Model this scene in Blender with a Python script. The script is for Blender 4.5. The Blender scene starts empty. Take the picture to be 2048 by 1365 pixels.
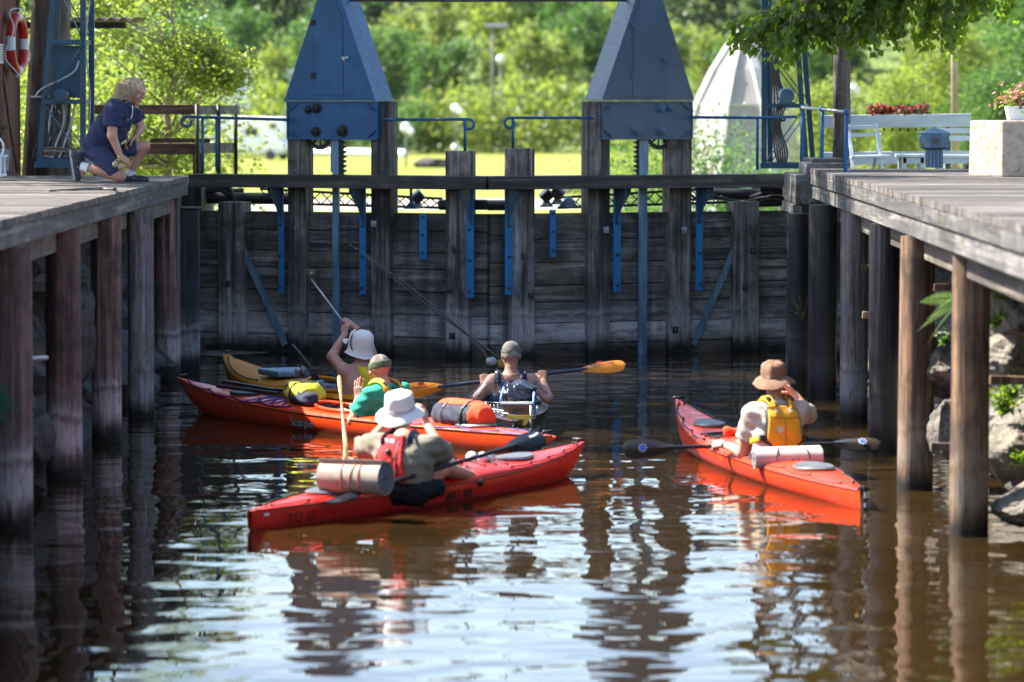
import bpy, math, random
import numpy as np
from mathutils import Vector, Matrix
R = math.radians
rnd = random.Random(11)
rng = np.random.default_rng(7)
scene = bpy.context.scene
COL = scene.collection

# ---------------------------------------------------------------- camera
F_PX = 7500.0; ZC = 2.85; PITCH = math.atan((682.5 - 210.0) / F_PX)
cam_d = bpy.data.cameras.new("camera"); cam = bpy.data.objects.new("camera", cam_d); COL.objects.link(cam)
cam.location = (0, 0, ZC); cam.rotation_euler = (R(90) - PITCH, 0, 0)
cam_d.sensor_width = 36; cam_d.lens = F_PX / 2048 * 36
cam_d.clip_start = .5; cam_d.clip_end = 4000
cam_d.dof.use_dof = True; cam_d.dof.focus_distance = 36.5; cam_d.dof.aperture_fstop = 2.2
scene.camera = cam

# ---------------------------------------------------------------- sky, sun, exposure
SUN_EL = R(50); SUN_DIR = Vector((-.955 * math.cos(SUN_EL), .296 * math.cos(SUN_EL), math.sin(SUN_EL))).normalized()
world = bpy.data.worlds.new("World"); scene.world = world; world.use_nodes = True
wn = world.node_tree; sky = wn.nodes.new("ShaderNodeTexSky"); sky.sky_type = 'NISHITA'; sky.sun_disc = False
sky.sun_elevation = SUN_EL; sky.sun_rotation = math.atan2(SUN_DIR.x, SUN_DIR.y)
sky.dust_density = 1.0; sky.air_density = 1.0
bg = wn.nodes["Background"]; bg.inputs[1].default_value = 0.10
wn.links.new(sky.outputs[0], bg.inputs[0])
sun_d = bpy.data.lights.new("sun", 'SUN'); sun_d.energy = 5.0; sun_d.angle = R(.5); sun_d.color = (1, .95, .86)
sun = bpy.data.objects.new("sun", sun_d); COL.objects.link(sun)
sun.rotation_euler = SUN_DIR.to_track_quat('Z', 'Y').to_euler()
scene.view_settings.view_transform = 'Standard'; scene.view_settings.look = 'None'
scene.view_settings.exposure = 2.1; scene.view_settings.gamma = 1.0
scene.cycles.use_denoising = True
scene.cycles.max_bounces = 8; scene.cycles.transparent_max_bounces = 6

# ---------------------------------------------------------------- pixel -> world
_cp, _sp = math.cos(PITCH), math.sin(PITCH)
def ray(px, py):
    a, b = (px - 1024) / F_PX, (682.5 - py) / F_PX
    return Vector((a, _cp + b * _sp, -_sp + b * _cp))
def at(px, py, Y):
    d = ray(px, py); return Vector((0, 0, ZC)) + d * (Y / d.y)
def onz(px, py, z=0.0):
    d = ray(px, py); return Vector((0, 0, ZC)) + d * ((z - ZC) / d.z)
def V(*a): return Vector(a)

# ---------------------------------------------------------------- mesh collecting
class MB:
    def __init__(s): s.v = []; s.f = []
    def add(s, vs, fs):
        n = len(s.v); s.v += [tuple(p) for p in vs]; s.f += [tuple(i + n for i in q) for q in fs]; return s
    def hexa(s, c):
        return s.add(c, [(0, 3, 2, 1), (4, 5, 6, 7), (0, 1, 5, 4), (1, 2, 6, 5), (2, 3, 7, 6), (3, 0, 4, 7)])
    def box(s, c, d, ax=None):
        c = Vector(c); x, y, z = ax if ax else (V(1, 0, 0), V(0, 1, 0), V(0, 0, 1))
        x = x * (d[0] / 2); y = y * (d[1] / 2); z = z * (d[2] / 2)
        return s.hexa([c - x - y - z, c + x - y - z, c + x + y - z, c - x + y - z,
                       c - x - y + z, c + x - y + z, c + x + y + z, c - x + y + z])
    def bbox(s, lo, hi):
        return s.box([(a + b) / 2 for a, b in zip(lo, hi)], [abs(b - a) for a, b in zip(lo, hi)])
    def beam(s, a, b, w, h, up=(0, 0, 1)):
        a, b = Vector(a), Vector(b); t = (b - a); L = t.length; t.normalize(); up = Vector(up)
        x = t.cross(up)
        if x.length < 1e-4: x = t.cross(V(0, 1, 0))
        x.normalize(); z = x.cross(t)
        return s.box((a + b) / 2, (w, L, h), (x, t, z))
    def tube(s, pts, r, n=8, cap=True):
        pts = [Vector(p) for p in pts]; m = len(pts)
        rs = r if isinstance(r, (list, tuple)) else [r] * m
        vs = []; fs = []; x = None
        for i, p in enumerate(pts):
            t = (pts[min(i + 1, m - 1)] - pts[max(i - 1, 0)])
            if t.length < 1e-9: t = V(0, 0, 1)
            t.normalize()
            if x is None: x = t.orthogonal().normalized()
            else:
                x = x - t * x.dot(t)
                x = x.normalized() if x.length > 1e-6 else t.orthogonal().normalized()
            y = t.cross(x)
            for k in range(n):
                an = 2 * math.pi * k / n; vs.append(p + (x * math.cos(an) + y * math.sin(an)) * rs[i])
        for i in range(m - 1):
            for k in range(n):
                a = i * n + k; b = i * n + (k + 1) % n; fs.append((a, b, b + n, a + n))
        if cap: fs.append(tuple(range(n))[::-1]); fs.append(tuple(range((m - 1) * n, m * n)))
        return s.add(vs, fs)
    def lathe(s, c, prof, ax=(0, 0, 1), n=20, ref=None):
        ax = Vector(ax).normalized(); x = ref.normalized() if ref else ax.orthogonal().normalized(); y = ax.cross(x); c = Vector(c)
        vs = []; fs = []
        for r, z in prof:
            for k in range(n):
                an = 2 * math.pi * k / n; vs.append(c + ax * z + (x * math.cos(an) + y * math.sin(an)) * r)
        for i in range(len(prof) - 1):
            for k in range(n):
                a = i * n + k; b = i * n + (k + 1) % n; fs.append((a, b, b + n, a + n))
        fs.append(tuple(range(n))[::-1]); fs.append(tuple(range((len(prof) - 1) * n, len(prof) * n)))
        return s.add(vs, fs)
    def ball(s, c, r, n=12):
        rr = r if isinstance(r, (tuple, list)) else (r, r, r); c = Vector(c); vs = []; fs = []; m = n // 2
        for i in range(1, m):
            th = math.pi * i / m
            for k in range(n):
                an = 2 * math.pi * k / n
                vs.append(c + V(rr[0] * math.sin(th) * math.cos(an), rr[1] * math.sin(th) * math.sin(an), rr[2] * math.cos(th)))
        for i in range(m - 2):
            for k in range(n):
                a = i * n + k; b = i * n + (k + 1) % n; fs.append((a, a + n, b + n, b))
        t = len(vs); vs += [c + V(0, 0, rr[2]), c - V(0, 0, rr[2])]
        for k in range(n):
            fs.append((t, k, (k + 1) % n)); o = (m - 2) * n; fs.append((t + 1, o + (k + 1) % n, o + k))
        return s.add(vs, fs)
    def prism(s, poly, ext):
        n = len(poly); ext = Vector(ext); vs = [Vector(p) for p in poly] + [Vector(p) + ext for p in poly]
        fs = [tuple(range(n))[::-1], tuple(range(n, 2 * n))] + [(i, (i + 1) % n, (i + 1) % n + n, i + n) for i in range(n)]
        return s.add(vs, fs)
    def build(s, name, mat, parent=None, smooth=False, bevel=0, angle=None, base=None):
        return mesh_obj(name, np.array(s.v, dtype=np.float64), s.f, mat, parent, smooth, bevel, angle, base)

def root_loc(o):
    while o.parent: o = o.parent
    return Vector(o.location)
def mesh_obj(name, v, f, mat, parent=None, smooth=False, bevel=0, angle=None, base=None):
    v = np.asarray(v, dtype=np.float64)
    if parent is not None: off = root_loc(parent)
    elif base is not None: off = Vector(base)
    else: off = Vector(((v[:, 0].min() + v[:, 0].max()) / 2, (v[:, 1].min() + v[:, 1].max()) / 2, v[:, 2].min()))
    v = v - np.array(off)
    me = bpy.data.meshes.new(name)
    if isinstance(f, np.ndarray):
        k = f.shape[1]; me.vertices.add(len(v)); me.vertices.foreach_set("co", v.ravel())
        me.loops.add(f.size); me.loops.foreach_set("vertex_index", f.ravel().astype(np.int32))
        me.polygons.add(len(f)); me.polygons.foreach_set("loop_start", np.arange(0, f.size, k, dtype=np.int32))
        me.update(calc_edges=True); me.validate()
    else:
        me.from_pydata(v.tolist(), [], f)
    if smooth: me.polygons.foreach_set("use_smooth", [True] * len(me.polygons))
    if angle: me.set_sharp_from_angle(angle=R(angle))
    me.materials.append(mat)
    o = bpy.data.objects.new(name, me); COL.objects.link(o)
    if parent is not None: o.parent = parent
    else: o.location = off
    if bevel:
        b = o.modifiers.new("bevel", 'BEVEL'); b.width = bevel; b.segments = 2; b.limit_method = 'ANGLE'; b.angle_limit = R(40)
    return o
def tag(o, label=None, cat=None, group=None, kind=None):
    if label: o["label"] = label
    if cat: o["category"] = cat
    if group: o["group"] = group
    if kind: o["kind"] = kind
    return o
def thing(name, label, cat, loc, group=None):
    o = bpy.data.objects.new(name, None); COL.objects.link(o); o.location = Vector(loc); o.empty_display_size = .2
    return tag(o, label, cat, group)
def dup(root, loc, group=None, rz=None, sc=None, label=None):
    r = root.copy(); COL.objects.link(r); r.location = loc
    if rz is not None: r.rotation_euler.z = rz
    if sc is not None: r.scale = sc if isinstance(sc, (tuple, list)) else (sc, sc, sc)
    if group: r["group"] = group
    if label: r["label"] = label
    for ch in root.children:
        c = ch.copy(); COL.objects.link(c); c.parent = r
        for g in ch.children:
            d = g.copy(); COL.objects.link(d); d.parent = c
    return r
def structure(o): o["kind"] = "structure"; return o

# ---------------------------------------------------------------- materials
class NT:
    def __init__(s, name):
        s.m = bpy.data.materials.new(name); s.m.use_nodes = True; s.t = s.m.node_tree; s.b = s.t.nodes["Principled BSDF"]
    def n(s, typ, **kw):
        x = s.t.nodes.new("ShaderNode" + typ)
        for k, v in kw.items(): setattr(x, k, v)
        return x
    def l(s, a, b): s.t.links.new(a, b)
    def set(s, node, key, v):
        if hasattr(v, "is_output"): s.l(v, node.inputs[key])
        elif v is not None: node.inputs[key].default_value = v
    def noise(s, co, scale, detail=5, rough=.55, dist=0, stretch=None):
        if stretch:
            mp = s.n("Mapping"); s.l(co, mp.inputs[0]); mp.inputs[3].default_value = stretch; co = mp.outputs[0]
        x = s.n("TexNoise"); s.l(co, x.inputs["Vector"]); x.inputs["Scale"].default_value = scale
        x.inputs["Detail"].default_value = detail; x.inputs["Roughness"].default_value = rough; x.inputs["Distortion"].default_value = dist
        return x.outputs["Fac"]
    def ramp(s, fac, stops):
        x = s.n("ValToRGB"); s.l(fac, x.inputs[0]); e = x.color_ramp.elements
        while len(e) < len(stops): e.new(.5)
        for el, (p, c) in zip(e, stops):
            el.position = p; el.color = (c, c, c, 1) if isinstance(c, (int, float)) else tuple(c) + (1,)
        return x.outputs[0]
    def mix(s, fac, a, b, mode='MIX'):
        x = s.n("Mix", data_type='RGBA', blend_type=mode)
        s.set(x, 0, fac)
        for k, c in ((6, a), (7, b)):
            if isinstance(c, (tuple, list)): x.inputs[k].default_value = tuple(c)[:3] + (1,)
            else: s.l(c, x.inputs[k])
        return x.outputs[2]
    def math(s, op, a, b=None):
        x = s.n("Math", operation=op); s.set(x, 0, a); s.set(x, 1, b); return x.outputs[0]
    def pos(s): return s.n("NewGeometry").outputs["Position"]
    def sep(s, co):
        x = s.n("SeparateXYZ"); s.l(co, x.inputs[0]); return x.outputs
    def bump(s, h, strength=.5, dist=.01):
        x = s.n("Bump"); x.inputs["Strength"].default_value = strength; x.inputs["Distance"].default_value = dist
        s.l(h, x.inputs["Height"]); s.l(x.outputs[0], s.b.inputs["Normal"])
    def fin(s, col=None, rough=.6, metal=0, spec=.5, coat=0):
        if col is not None:
            if isinstance(col, (tuple, list)): s.b.inputs["Base Color"].default_value = tuple(col)[:3] + (1,)
            else: s.l(col, s.b.inputs["Base Color"])
        s.set(s.b, "Roughness", rough); s.b.inputs["Metallic"].default_value = metal
        s.b.inputs["Specular IOR Level"].default_value = spec; s.b.inputs["Coat Weight"].default_value = coat
        return s.m
    def objrand(s, col, lo=.8, hi=1.2):
        oi = s.n("ObjectInfo"); mr = s.n("MapRange"); s.l(oi.outputs["Random"], mr.inputs[0])
        mr.inputs[3].default_value = lo; mr.inputs[4].default_value = hi
        h = s.n("HueSaturation"); s.l(mr.outputs[0], h.inputs["Value"]); s.l(col, h.inputs["Color"]); return h.outputs[0]

def mat(name, c1, c2=None, scale=8, rough=.6, metal=0, bump=0, stretch=None, spec=.5, coat=0, detail=5, lo=.35, hi=.65, rnd_=False, bd=.01, local=False):
    t = NT(name); co = t.n("TexCoord").outputs["Object"] if local else t.pos()
    f = t.noise(co, scale, detail, stretch=stretch)
    c2 = c2 or tuple(x * .75 for x in c1)
    col = t.mix(t.ramp(f, [(lo, 0.), (hi, 1.)]), c1, c2)
    if rnd_: col = t.objrand(col)
    if bump: t.bump(f, bump, bd)
    return t.fin(col, rough, metal, spec, coat)

def wood(name, c1, c2, ax='z', rough=.75, gr=30, wet=False, band=None, dark=None, moss=0, bump=.5, rnd_=True, tone=(.75, 1.25)):
    t = NT(name); p = t.pos(); st = {'x': (.05, 1, 1), 'y': (1, .05, 1), 'z': (1, 1, .05), 'h': (.08, .08, 1)}[ax]
    g = t.noise(p, gr, 6, .65, .3, st); big = t.noise(p, 2.2, 4, .6, .5)
    col = t.mix(t.ramp(g, [(.3, 0.), (.7, 1.)]), c1, c2)
    col = t.mix(t.ramp(big, [(.42, 0.), (.62, .75)]), col, dark or tuple(x * .35 for x in c1))
    stk = t.noise(p, gr * .34, 6, .6, .6, tuple(.03 if q < .2 else 1 for q in st)); col = t.mix(t.ramp(stk, [(.5, 0.), (.6, .8)]), col, dark or tuple(x * .3 for x in c1))
    stk2 = t.noise(p, gr * .5, 5, .6, .3, tuple(.04 if q < .2 else 1.3 for q in st)); col = t.mix(t.ramp(stk2, [(.56, 0.), (.68, .55)]), col, tuple(min(.6, x * 1.7) for x in c2))
    if moss: col = t.mix(t.math('MULTIPLY', t.ramp(t.noise(p, 3.3, 5), [(.5, 0.), (.65, 1.)]), moss), col, (.07, .07, .02))
    rg = rough
    if wet:
        z = t.sep(p)[2]; zz = t.math('ADD', z, t.math('MULTIPLY', t.math('SUBTRACT', t.noise(p, 5, 5, .6, 0, (1, 1, .5)), .5), .22))
        mr = t.n("MapRange"); t.l(zz, mr.inputs[0]); mr.inputs[1].default_value = 0; mr.inputs[2].default_value = 1
        bnd = t.ramp(mr.outputs[0], [(0, 0.), (.14, .1), (.25, .95), (.4, .85), (.45, .25), (.49, .8), (.55, .25), (.75, 0.)])
        bnd = t.math('MULTIPLY', bnd, t.ramp(g, [(.2, .5), (.6, 1.)]))
        col = t.mix(bnd, col, band or (.42, .39, .38))
        wetf = t.ramp(mr.outputs[0], [(.05, 1.), (.17, 0.)])
        col = t.mix(wetf, col, (.008, .007, .006))
    crk = t.noise(p, gr * .7, 4, .5, .8, tuple(.018 if q < .2 else 1 for q in st)); col = t.mix(t.ramp(crk, [(.485, 0.), (.5, .85), (.515, 0.)]), col, (.008, .007, .007))
    if ax == 'h' and wet:
        hu1 = t.noise(p, 1.1, 5, .6, .6, (1, 1, 1.6)); col = t.mix(t.ramp(hu1, [(.48, 0.), (.66, .5)]), col, (.115, .095, .045)); hu2 = t.noise(p, 1.7, 5, .6, .6, (.6, .6, 2.2)); col = t.mix(t.ramp(hu2, [(.5, 0.), (.66, .55)]), col, (.095, .062, .058))
        lk = t.noise(p, 2.6, 6, .65, .4, (1, 1, .06)); col = t.mix(t.ramp(lk, [(.52, 0.), (.66, .75)]), col, (.016, .015, .018))
        lk2 = t.noise(p, 4.4, 6, .6, .2, (1, 1, .05)); col = t.mix(t.ramp(lk2, [(.6, 0.), (.72, .6)]), col, (.20, .18, .165))
    mot = t.noise(p, 14, 8, .7, .4, tuple(.3 if q < .2 else 1 for q in st)); col = t.mix(t.ramp(mot, [(.36, .55), (.5, 0.)]), col, tuple(x * .3 for x in c1))
    col = t.objrand(col, *tone); gi = t.n("NewGeometry"); mi = t.n("MapRange"); t.l(gi.outputs["Random Per Island"], mi.inputs[0]); mi.inputs[3].default_value = .72; mi.inputs[4].default_value = 1.3
    hi_ = t.n("HueSaturation"); t.l(mi.outputs[0], hi_.inputs["Value"]); t.l(col, hi_.inputs["Color"]); col = hi_.outputs[0]
    t.bump(g, bump, .012)
    return t.fin(col, rg, 0, .35)

def leafmat(name, c, c2, tr, rough=.45, trw=.5):
    t = NT(name); g = t.n("NewGeometry"); rp = g.outputs["Random Per Island"]
    col = t.mix(rp, c, c2)
    trc = t.mix(rp, tr, tuple(x * .6 for x in tr))
    col = t.objrand(col, .75, 1.25)
    t.fin(col, rough, 0, .4)
    tn = t.n("BsdfTranslucent"); t.l(trc, tn.inputs[0])
    ms = t.n("MixShader"); ms.inputs[0].default_value = trw
    out = t.t.nodes["Material Output"]
    t.l(t.b.outputs[0], ms.inputs[1]); t.l(tn.outputs[0], ms.inputs[2]); t.l(ms.outputs[0], out.inputs[0])
    return t.m

MT = {}
def paint(name, c1, c2, rough=.42, rust=.5):
    t = NT(name); p = t.pos(); f = t.noise(p, 4, 8, .6); col = t.mix(t.ramp(f, [(.35, 0.), (.65, 1.)]), c1, c2)
    run = t.noise(p, 7, 6, .6, .3, (1, 1, .07)); col = t.mix(t.ramp(run, [(.55, 0.), (.72, .4)]), col, tuple(x * .45 for x in c1))
    sc = t.noise(p, 22, 7, .75, .5); col = t.mix(t.ramp(sc, [(.67, 0.), (.7, .55)]), col, tuple(min(.5, x * 1.6 + .09) for x in c1))
    ru = t.math('MULTIPLY', t.ramp(t.noise(p, 11, 8, .7, .4, (1, 1, .35)), [(.66, 0.), (.72, 1.)]), rust); col = t.mix(ru, col, (.10, .042, .018))
    t.bump(f, .12, .01); return t.fin(col, t.ramp(sc, [(.4, rough - .08), (.7, rough + .2)]), 0, .35)
MT['blue'] = paint("blue_paint", (.008, .085, .215), (.006, .06, .155)); MT['blue_dark_shade'] = paint("shade_dark_blue_paint", (.010, .055, .105), (.008, .04, .075))  # darker blue copy puts the tree shade into the masts' colour
MT['blue_bright'] = paint('bright_blue_paint', (.018, .16, .36), (.014, .12, .27))
MT['blue_worn'] = mat("worn_blue_paint", (.035, .10, .18), (.05, .09, .13), 9, .5, 0, .15)
MT['steelblue'] = mat("steel_blue", (.16, .25, .34), (.08, .13, .19), 12, .45, .2, .1, stretch=(1, 1, .2))
MT['dark_iron'] = mat("dark_iron", (.012, .013, .016), (.03, .025, .022), 20, .5, .6, .2)
MT['iron'] = mat("iron", (.09, .10, .11), (.05, .045, .04), 25, .5, .7, .2)
MT['rust'] = mat("rusty_steel", (.22, .17, .14), (.3, .12, .05), 18, .5, .6, .2)
MT['galv'] = mat("galvanised", (.4, .42, .45), (.28, .29, .3), 15, .45, .6, .1)
MT['gate'] = wood("gate_boards", (.095, .082, .082), (.33, .285, .265), 'h', .8, 26, wet=True, moss=.5, dark=(.014, .013, .017), tone=(.75, 1.3))
MT['gpost'] = wood("gate_posts", (.115, .096, .09), (.35, .30, .275), 'z', .8, 26, wet=True, moss=.2, band=(.36, .33, .32), dark=(.016, .014, .016))
MT['walk'] = wood("walkway_timber", (.045, .035, .034), (.10, .078, .068), 'h', .6, 22, moss=0)
MT['pile'] = wood("pile_wood", (.085, .038, .03), (.24, .135, .112), 'z', .8, 26, wet=True, moss=.1, band=(.46, .36, .35), dark=(.018, .011, .012))
MT['pile_grey'] = wood("grey_pile_wood", (.10, .085, .085), (.2, .17, .16), 'z', .8, 26, wet=True, band=(.26, .24, .23), dark=(.05, .04, .045))
MT['pile_tar'] = wood("tarred_pile_wood", (.013, .012, .017), (.03, .027, .034), 'z', .32, 40, wet=True, band=(.05, .045, .05), bump=1)
MT['pile_warm'] = wood("warm_pile_wood", (.085, .046, .028), (.33, .20, .11), 'z', .7, 26, wet=True, band=(.26, .2, .15), dark=(.035, .02, .016))
MT['deck'] = wood("deck_planks", (.105, .088, .078), (.205, .172, .145), 'x', .8, 22, dark=(.06, .053, .05), rnd_=False)
MT['fascia'] = wood("deck_edge_beam", (.12, .115, .115), (.21, .19, .17), 'y', .8, 22, moss=.4, dark=(.06, .056, .058))
MT['stringer'] = wood("stringer_board", (.15, .125, .105), (.24, .2, .16), 'y', .8, 24, moss=.5, dark=(.08, .065, .055))
MT['rail_wood'] = wood("red_brown_planks", (.10, .045, .032), (.16, .08, .06), 'x', .7, 20)
MT['grey_wood'] = wood("grey_planks", (.11, .10, .095), (.18, .16, .15), 'x', .8, 20)
MT['bark'] = mat("bark", (.20, .15, .12), (.06, .045, .036), 9, .95, 0, 1, stretch=(1, 1, .22), detail=8, bd=.06)
MT['birch'] = mat("pale_bark", (.4, .33, .26), (.2, .15, .11), 5, .9, 0, .3, stretch=(1, 1, .4))
MT['pole'] = wood("pole_wood", (.08, .066, .058), (.13, .105, .09), 'z', .85, 26)
MT['white'] = mat("white_paint", (.72, .74, .76), (.55, .58, .62), 6, .5, bump=.05)
MT['white_wood'] = mat("white_painted_boards", (.5, .56, .6), (.38, .44, .5), 9, .55, bump=.1, stretch=(.2, 1, 1))
MT['cream'] = mat("concrete", (.34, .28, .22), (.19, .155, .12), 14, .9, 0, .5, detail=9, lo=.45, hi=.72)
MT['rock'] = None
MT['black'] = mat("black_rubber", (.012, .012, .014), (.02, .02, .022), 20, .5)
MT['black_gloss'] = mat("black_gloss", (.01, .011, .014), (.016, .017, .02), 20, .22)
MT['navy'] = mat("navy_cloth", (.013, .02, .055), (.009, .013, .036), 40, .85, bump=.2)
def skin_mat(name, c1, c2):
    t = NT(name); p = t.pos(); col = t.mix(t.ramp(t.noise(p, 9, 6, .6), [(.38, 0.), (.64, 1.)]), c1, c2); col = t.mix(t.ramp(t.noise(p, 90, 4, .7), [(.58, 0.), (.72, .35)]), col, tuple(x * .6 for x in c2)); b = t.noise(p, 160, 3); t.bump(b, .12, .003); t.fin(col, .48, 0, .4); t.b.inputs['Subsurface Weight'].default_value = .12; t.b.inputs['Subsurface Radius'].default_value = (.012, .005, .003); t.b.inputs['Subsurface Scale'].default_value = 1.0; return t.m
MT['skin'] = skin_mat('skin', (.56, .30, .20), (.48, .22, .15))
MT['skin_tan'] = skin_mat('tanned_skin', (.42, .22, .15), (.33, .15, .10))
MT['skin_red'] = skin_mat('sunburnt_skin', (.55, .24, .17), (.46, .16, .12))
MT['glass_dark'] = mat("dark_glass", (.02, .025, .03), (.02, .025, .03), 3, .08)
def cloth(name, c, k=.8, rough=.9): return mat(name, c, tuple(x * k for x in c), 60, rough, bump=.25, bd=.004)
def plastic(name, c, rough=.28, k=.82):
    t = NT(name); p = t.pos(); f = t.noise(p, 3, 8, .6); col = t.mix(t.ramp(f, [(.35, 0.), (.65, 1.)]), c, tuple(x * k for x in c))
    s1 = t.noise(p, 55, 5, .7, .6, (.25, .12, 1)); col = t.mix(t.ramp(s1, [(.62, 0.), (.7, .3)]), col, tuple(min(.8, x * .8 + .14) for x in c))
    s2 = t.noise(p, 9, 8, .7, 1.0); col = t.mix(t.ramp(s2, [(.58, 0.), (.75, .45)]), col, tuple(x * .5 for x in c))
    z = t.sep(p)[2]; zz = t.math('ADD', z, t.math('MULTIPLY', t.noise(p, 12, 5), .05)); col = t.mix(t.ramp(zz, [(.03, .6), (.062, 0.)]), col, tuple(x * .4 for x in c))
    t.bump(f, .05, .01); return t.fin(col, t.ramp(s2, [(.35, rough - .05), (.7, rough + .2)]), 0, .35)
# ---------------------------------------------------------------- smooth bodies: distance fields meshed with surface nets
def A_(v): return np.array(v, dtype=np.float64)
def d_cone(P, a, b, ra, rb):
    a, b = A_(a), A_(b); ab = b - a; L2 = max(float(ab @ ab), 1e-9)
    t = np.clip(((P - a) @ ab) / L2, 0, 1)
    return np.linalg.norm(P - a - t[:, None] * ab, axis=1) - (ra + (rb - ra) * t)
def d_ell(P, c, r, M=None):
    q = P - A_(c)
    if M is not None: q = q @ M
    r = A_(r); k0 = np.linalg.norm(q / r, axis=1); k1 = np.linalg.norm(q / r ** 2, axis=1) + 1e-9
    return k0 * (k0 - 1) / k1
def smin(a, b, k):
    if k <= 0: return np.minimum(a, b)
    h = np.clip(.5 + .5 * (b - a) / k, 0, 1); return b + (a - b) * h - k * h * (1 - h)
class Field:
    def __init__(s): s.p = []; s.cuts = []; s.subs = []; s.wr = 0; s.off = 0; s.ws = 30
    def c(s, a, b, ra, rb=None, k=.03): s.p.append(('c', Vector(a), Vector(b), ra, ra if rb is None else rb, k)); return s
    def e(s, c, r, ax=None, k=.03):
        M = None if ax is None else np.array([list(x) for x in ax]).T
        s.p.append(('e', Vector(c), r, M, k)); return s
    def cut(s, p, n): s.cuts.append((A_(p), A_(Vector(n).normalized()))); return s     # keeps the side the normal points away from
    def sub(s, a, b, ra, rb=None): s.subs.append((a, b, ra, ra if rb is None else rb)); return s
    def bounds(s, m):
        lo = np.full(3, 1e9); hi = -lo
        for q in s.p:
            if q[0] == 'c':
                r = max(q[3], q[4])
                for x in (q[1], q[2]): lo = np.minimum(lo, A_(x) - r); hi = np.maximum(hi, A_(x) + r)
            else:
                r = max(q[2]); lo = np.minimum(lo, A_(q[1]) - r); hi = np.maximum(hi, A_(q[1]) + r)
        m += s.off
        return lo - m, hi + m
    def __call__(s, P):
        d = None
        for q in s.p:
            x = d_cone(P, *q[1:5]) if q[0] == 'c' else d_ell(P, q[1], q[2], q[3])
            d = x if d is None else smin(d, x, q[-1])
        d = d - s.off
        if s.wr:
            w = s.ws; d = d + s.wr * (np.sin(P @ A_((w, w * .6, w * .9)) + 2.2 * np.sin(P @ A_((9, -7, 12)))) * np.sin(P @ A_((-w * .4, w * .7, w * .3)) + 1) + .45 * np.sin(P @ A_((w * 1.1, -w * .9, w * 2.3)) + 2.5 * np.sin(P @ A_((-13, 8, 10)))))
        for a, b, ra, rb in s.subs: d = np.maximum(d, -d_cone(P, a, b, ra, rb))
        for p, n in s.cuts: d = np.maximum(d, (P - p) @ n)
        return d
def nets(field, h, lo=None, hi=None):
    if lo is None: lo, hi = field.bounds(2.5 * h)
    n = np.ceil((hi - lo) / h).astype(int) + 1
    ax = [lo[i] + h * np.arange(n[i]) for i in range(3)]
    G = np.stack(np.meshgrid(*ax, indexing='ij'), -1).reshape(-1, 3)
    D = field(G).reshape(n); ins = D < 0
    ce = np.stack([D[i:n[0] - 1 + i, j:n[1] - 1 + j, k:n[2] - 1 + k] for i in (0, 1) for j in (0, 1) for k in (0, 1)], -1)
    si = ce < 0; m = si.any(-1) & ~si.all(-1)
    idx = -np.ones(m.shape, dtype=np.int64); ii = np.argwhere(m); idx[m] = np.arange(len(ii)); cv = ce[m]
    corner = np.array([(i, j, k) for i in (0, 1) for j in (0, 1) for k in (0, 1)], dtype=float)
    acc = np.zeros((len(ii), 3)); cnt = np.zeros(len(ii))
    for a in range(8):
        for b in range(a + 1, 8):
            if abs(corner[a] - corner[b]).sum() != 1: continue
            da, db = cv[:, a], cv[:, b]; x = (da < 0) != (db < 0)
            t = np.where(x, da / np.where(x, da - db, 1), 0)
            acc += np.where(x[:, None], corner[a] + t[:, None] * (corner[b] - corner[a]), 0); cnt += x
    Vt = lo + h * (ii + acc / cnt[:, None])
    F = []
    for d in range(3):
        u, w = (d + 1) % 3, (d + 2) % 3
        s0 = [slice(None)] * 3; s1 = [slice(None)] * 3; s0[d] = slice(0, -1); s1[d] = slice(1, None)
        e = np.argwhere(ins[tuple(s0)] != ins[tuple(s1)])
        e = e[(e[:, u] > 0) & (e[:, w] > 0) & (e[:, u] < n[u] - 1) & (e[:, w] < n[w] - 1)]
        if not len(e): continue
        fl = ins[tuple(e.T)]; du = np.zeros(3, int); dw = np.zeros(3, int); du[u] = 1; dw[w] = 1
        q = np.stack([idx[tuple((e - du - dw).T)], idx[tuple((e - dw).T)], idx[tuple(e.T)], idx[tuple((e - du).T)]], 1)
        q[~fl] = q[~fl][:, ::-1]; F.append(q)
    F = np.concatenate(F) if F else np.zeros((0, 4), int)
    return Vt, F[(F >= 0).all(1)]
def field_obj(name, fields, m, parent=None, h=.011):
    vs = []; fs = []; o = 0
    for fl in fields if isinstance(fields, list) else [fields]:
        hh = h
        if isinstance(fl, tuple): fl, hh = fl
        v, f = nets(fl, hh); vs.append(v); fs.append(f + o); o += len(v)
    return mesh_obj(name, np.concatenate(vs), np.concatenate(fs), m, parent, smooth=True)

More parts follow.
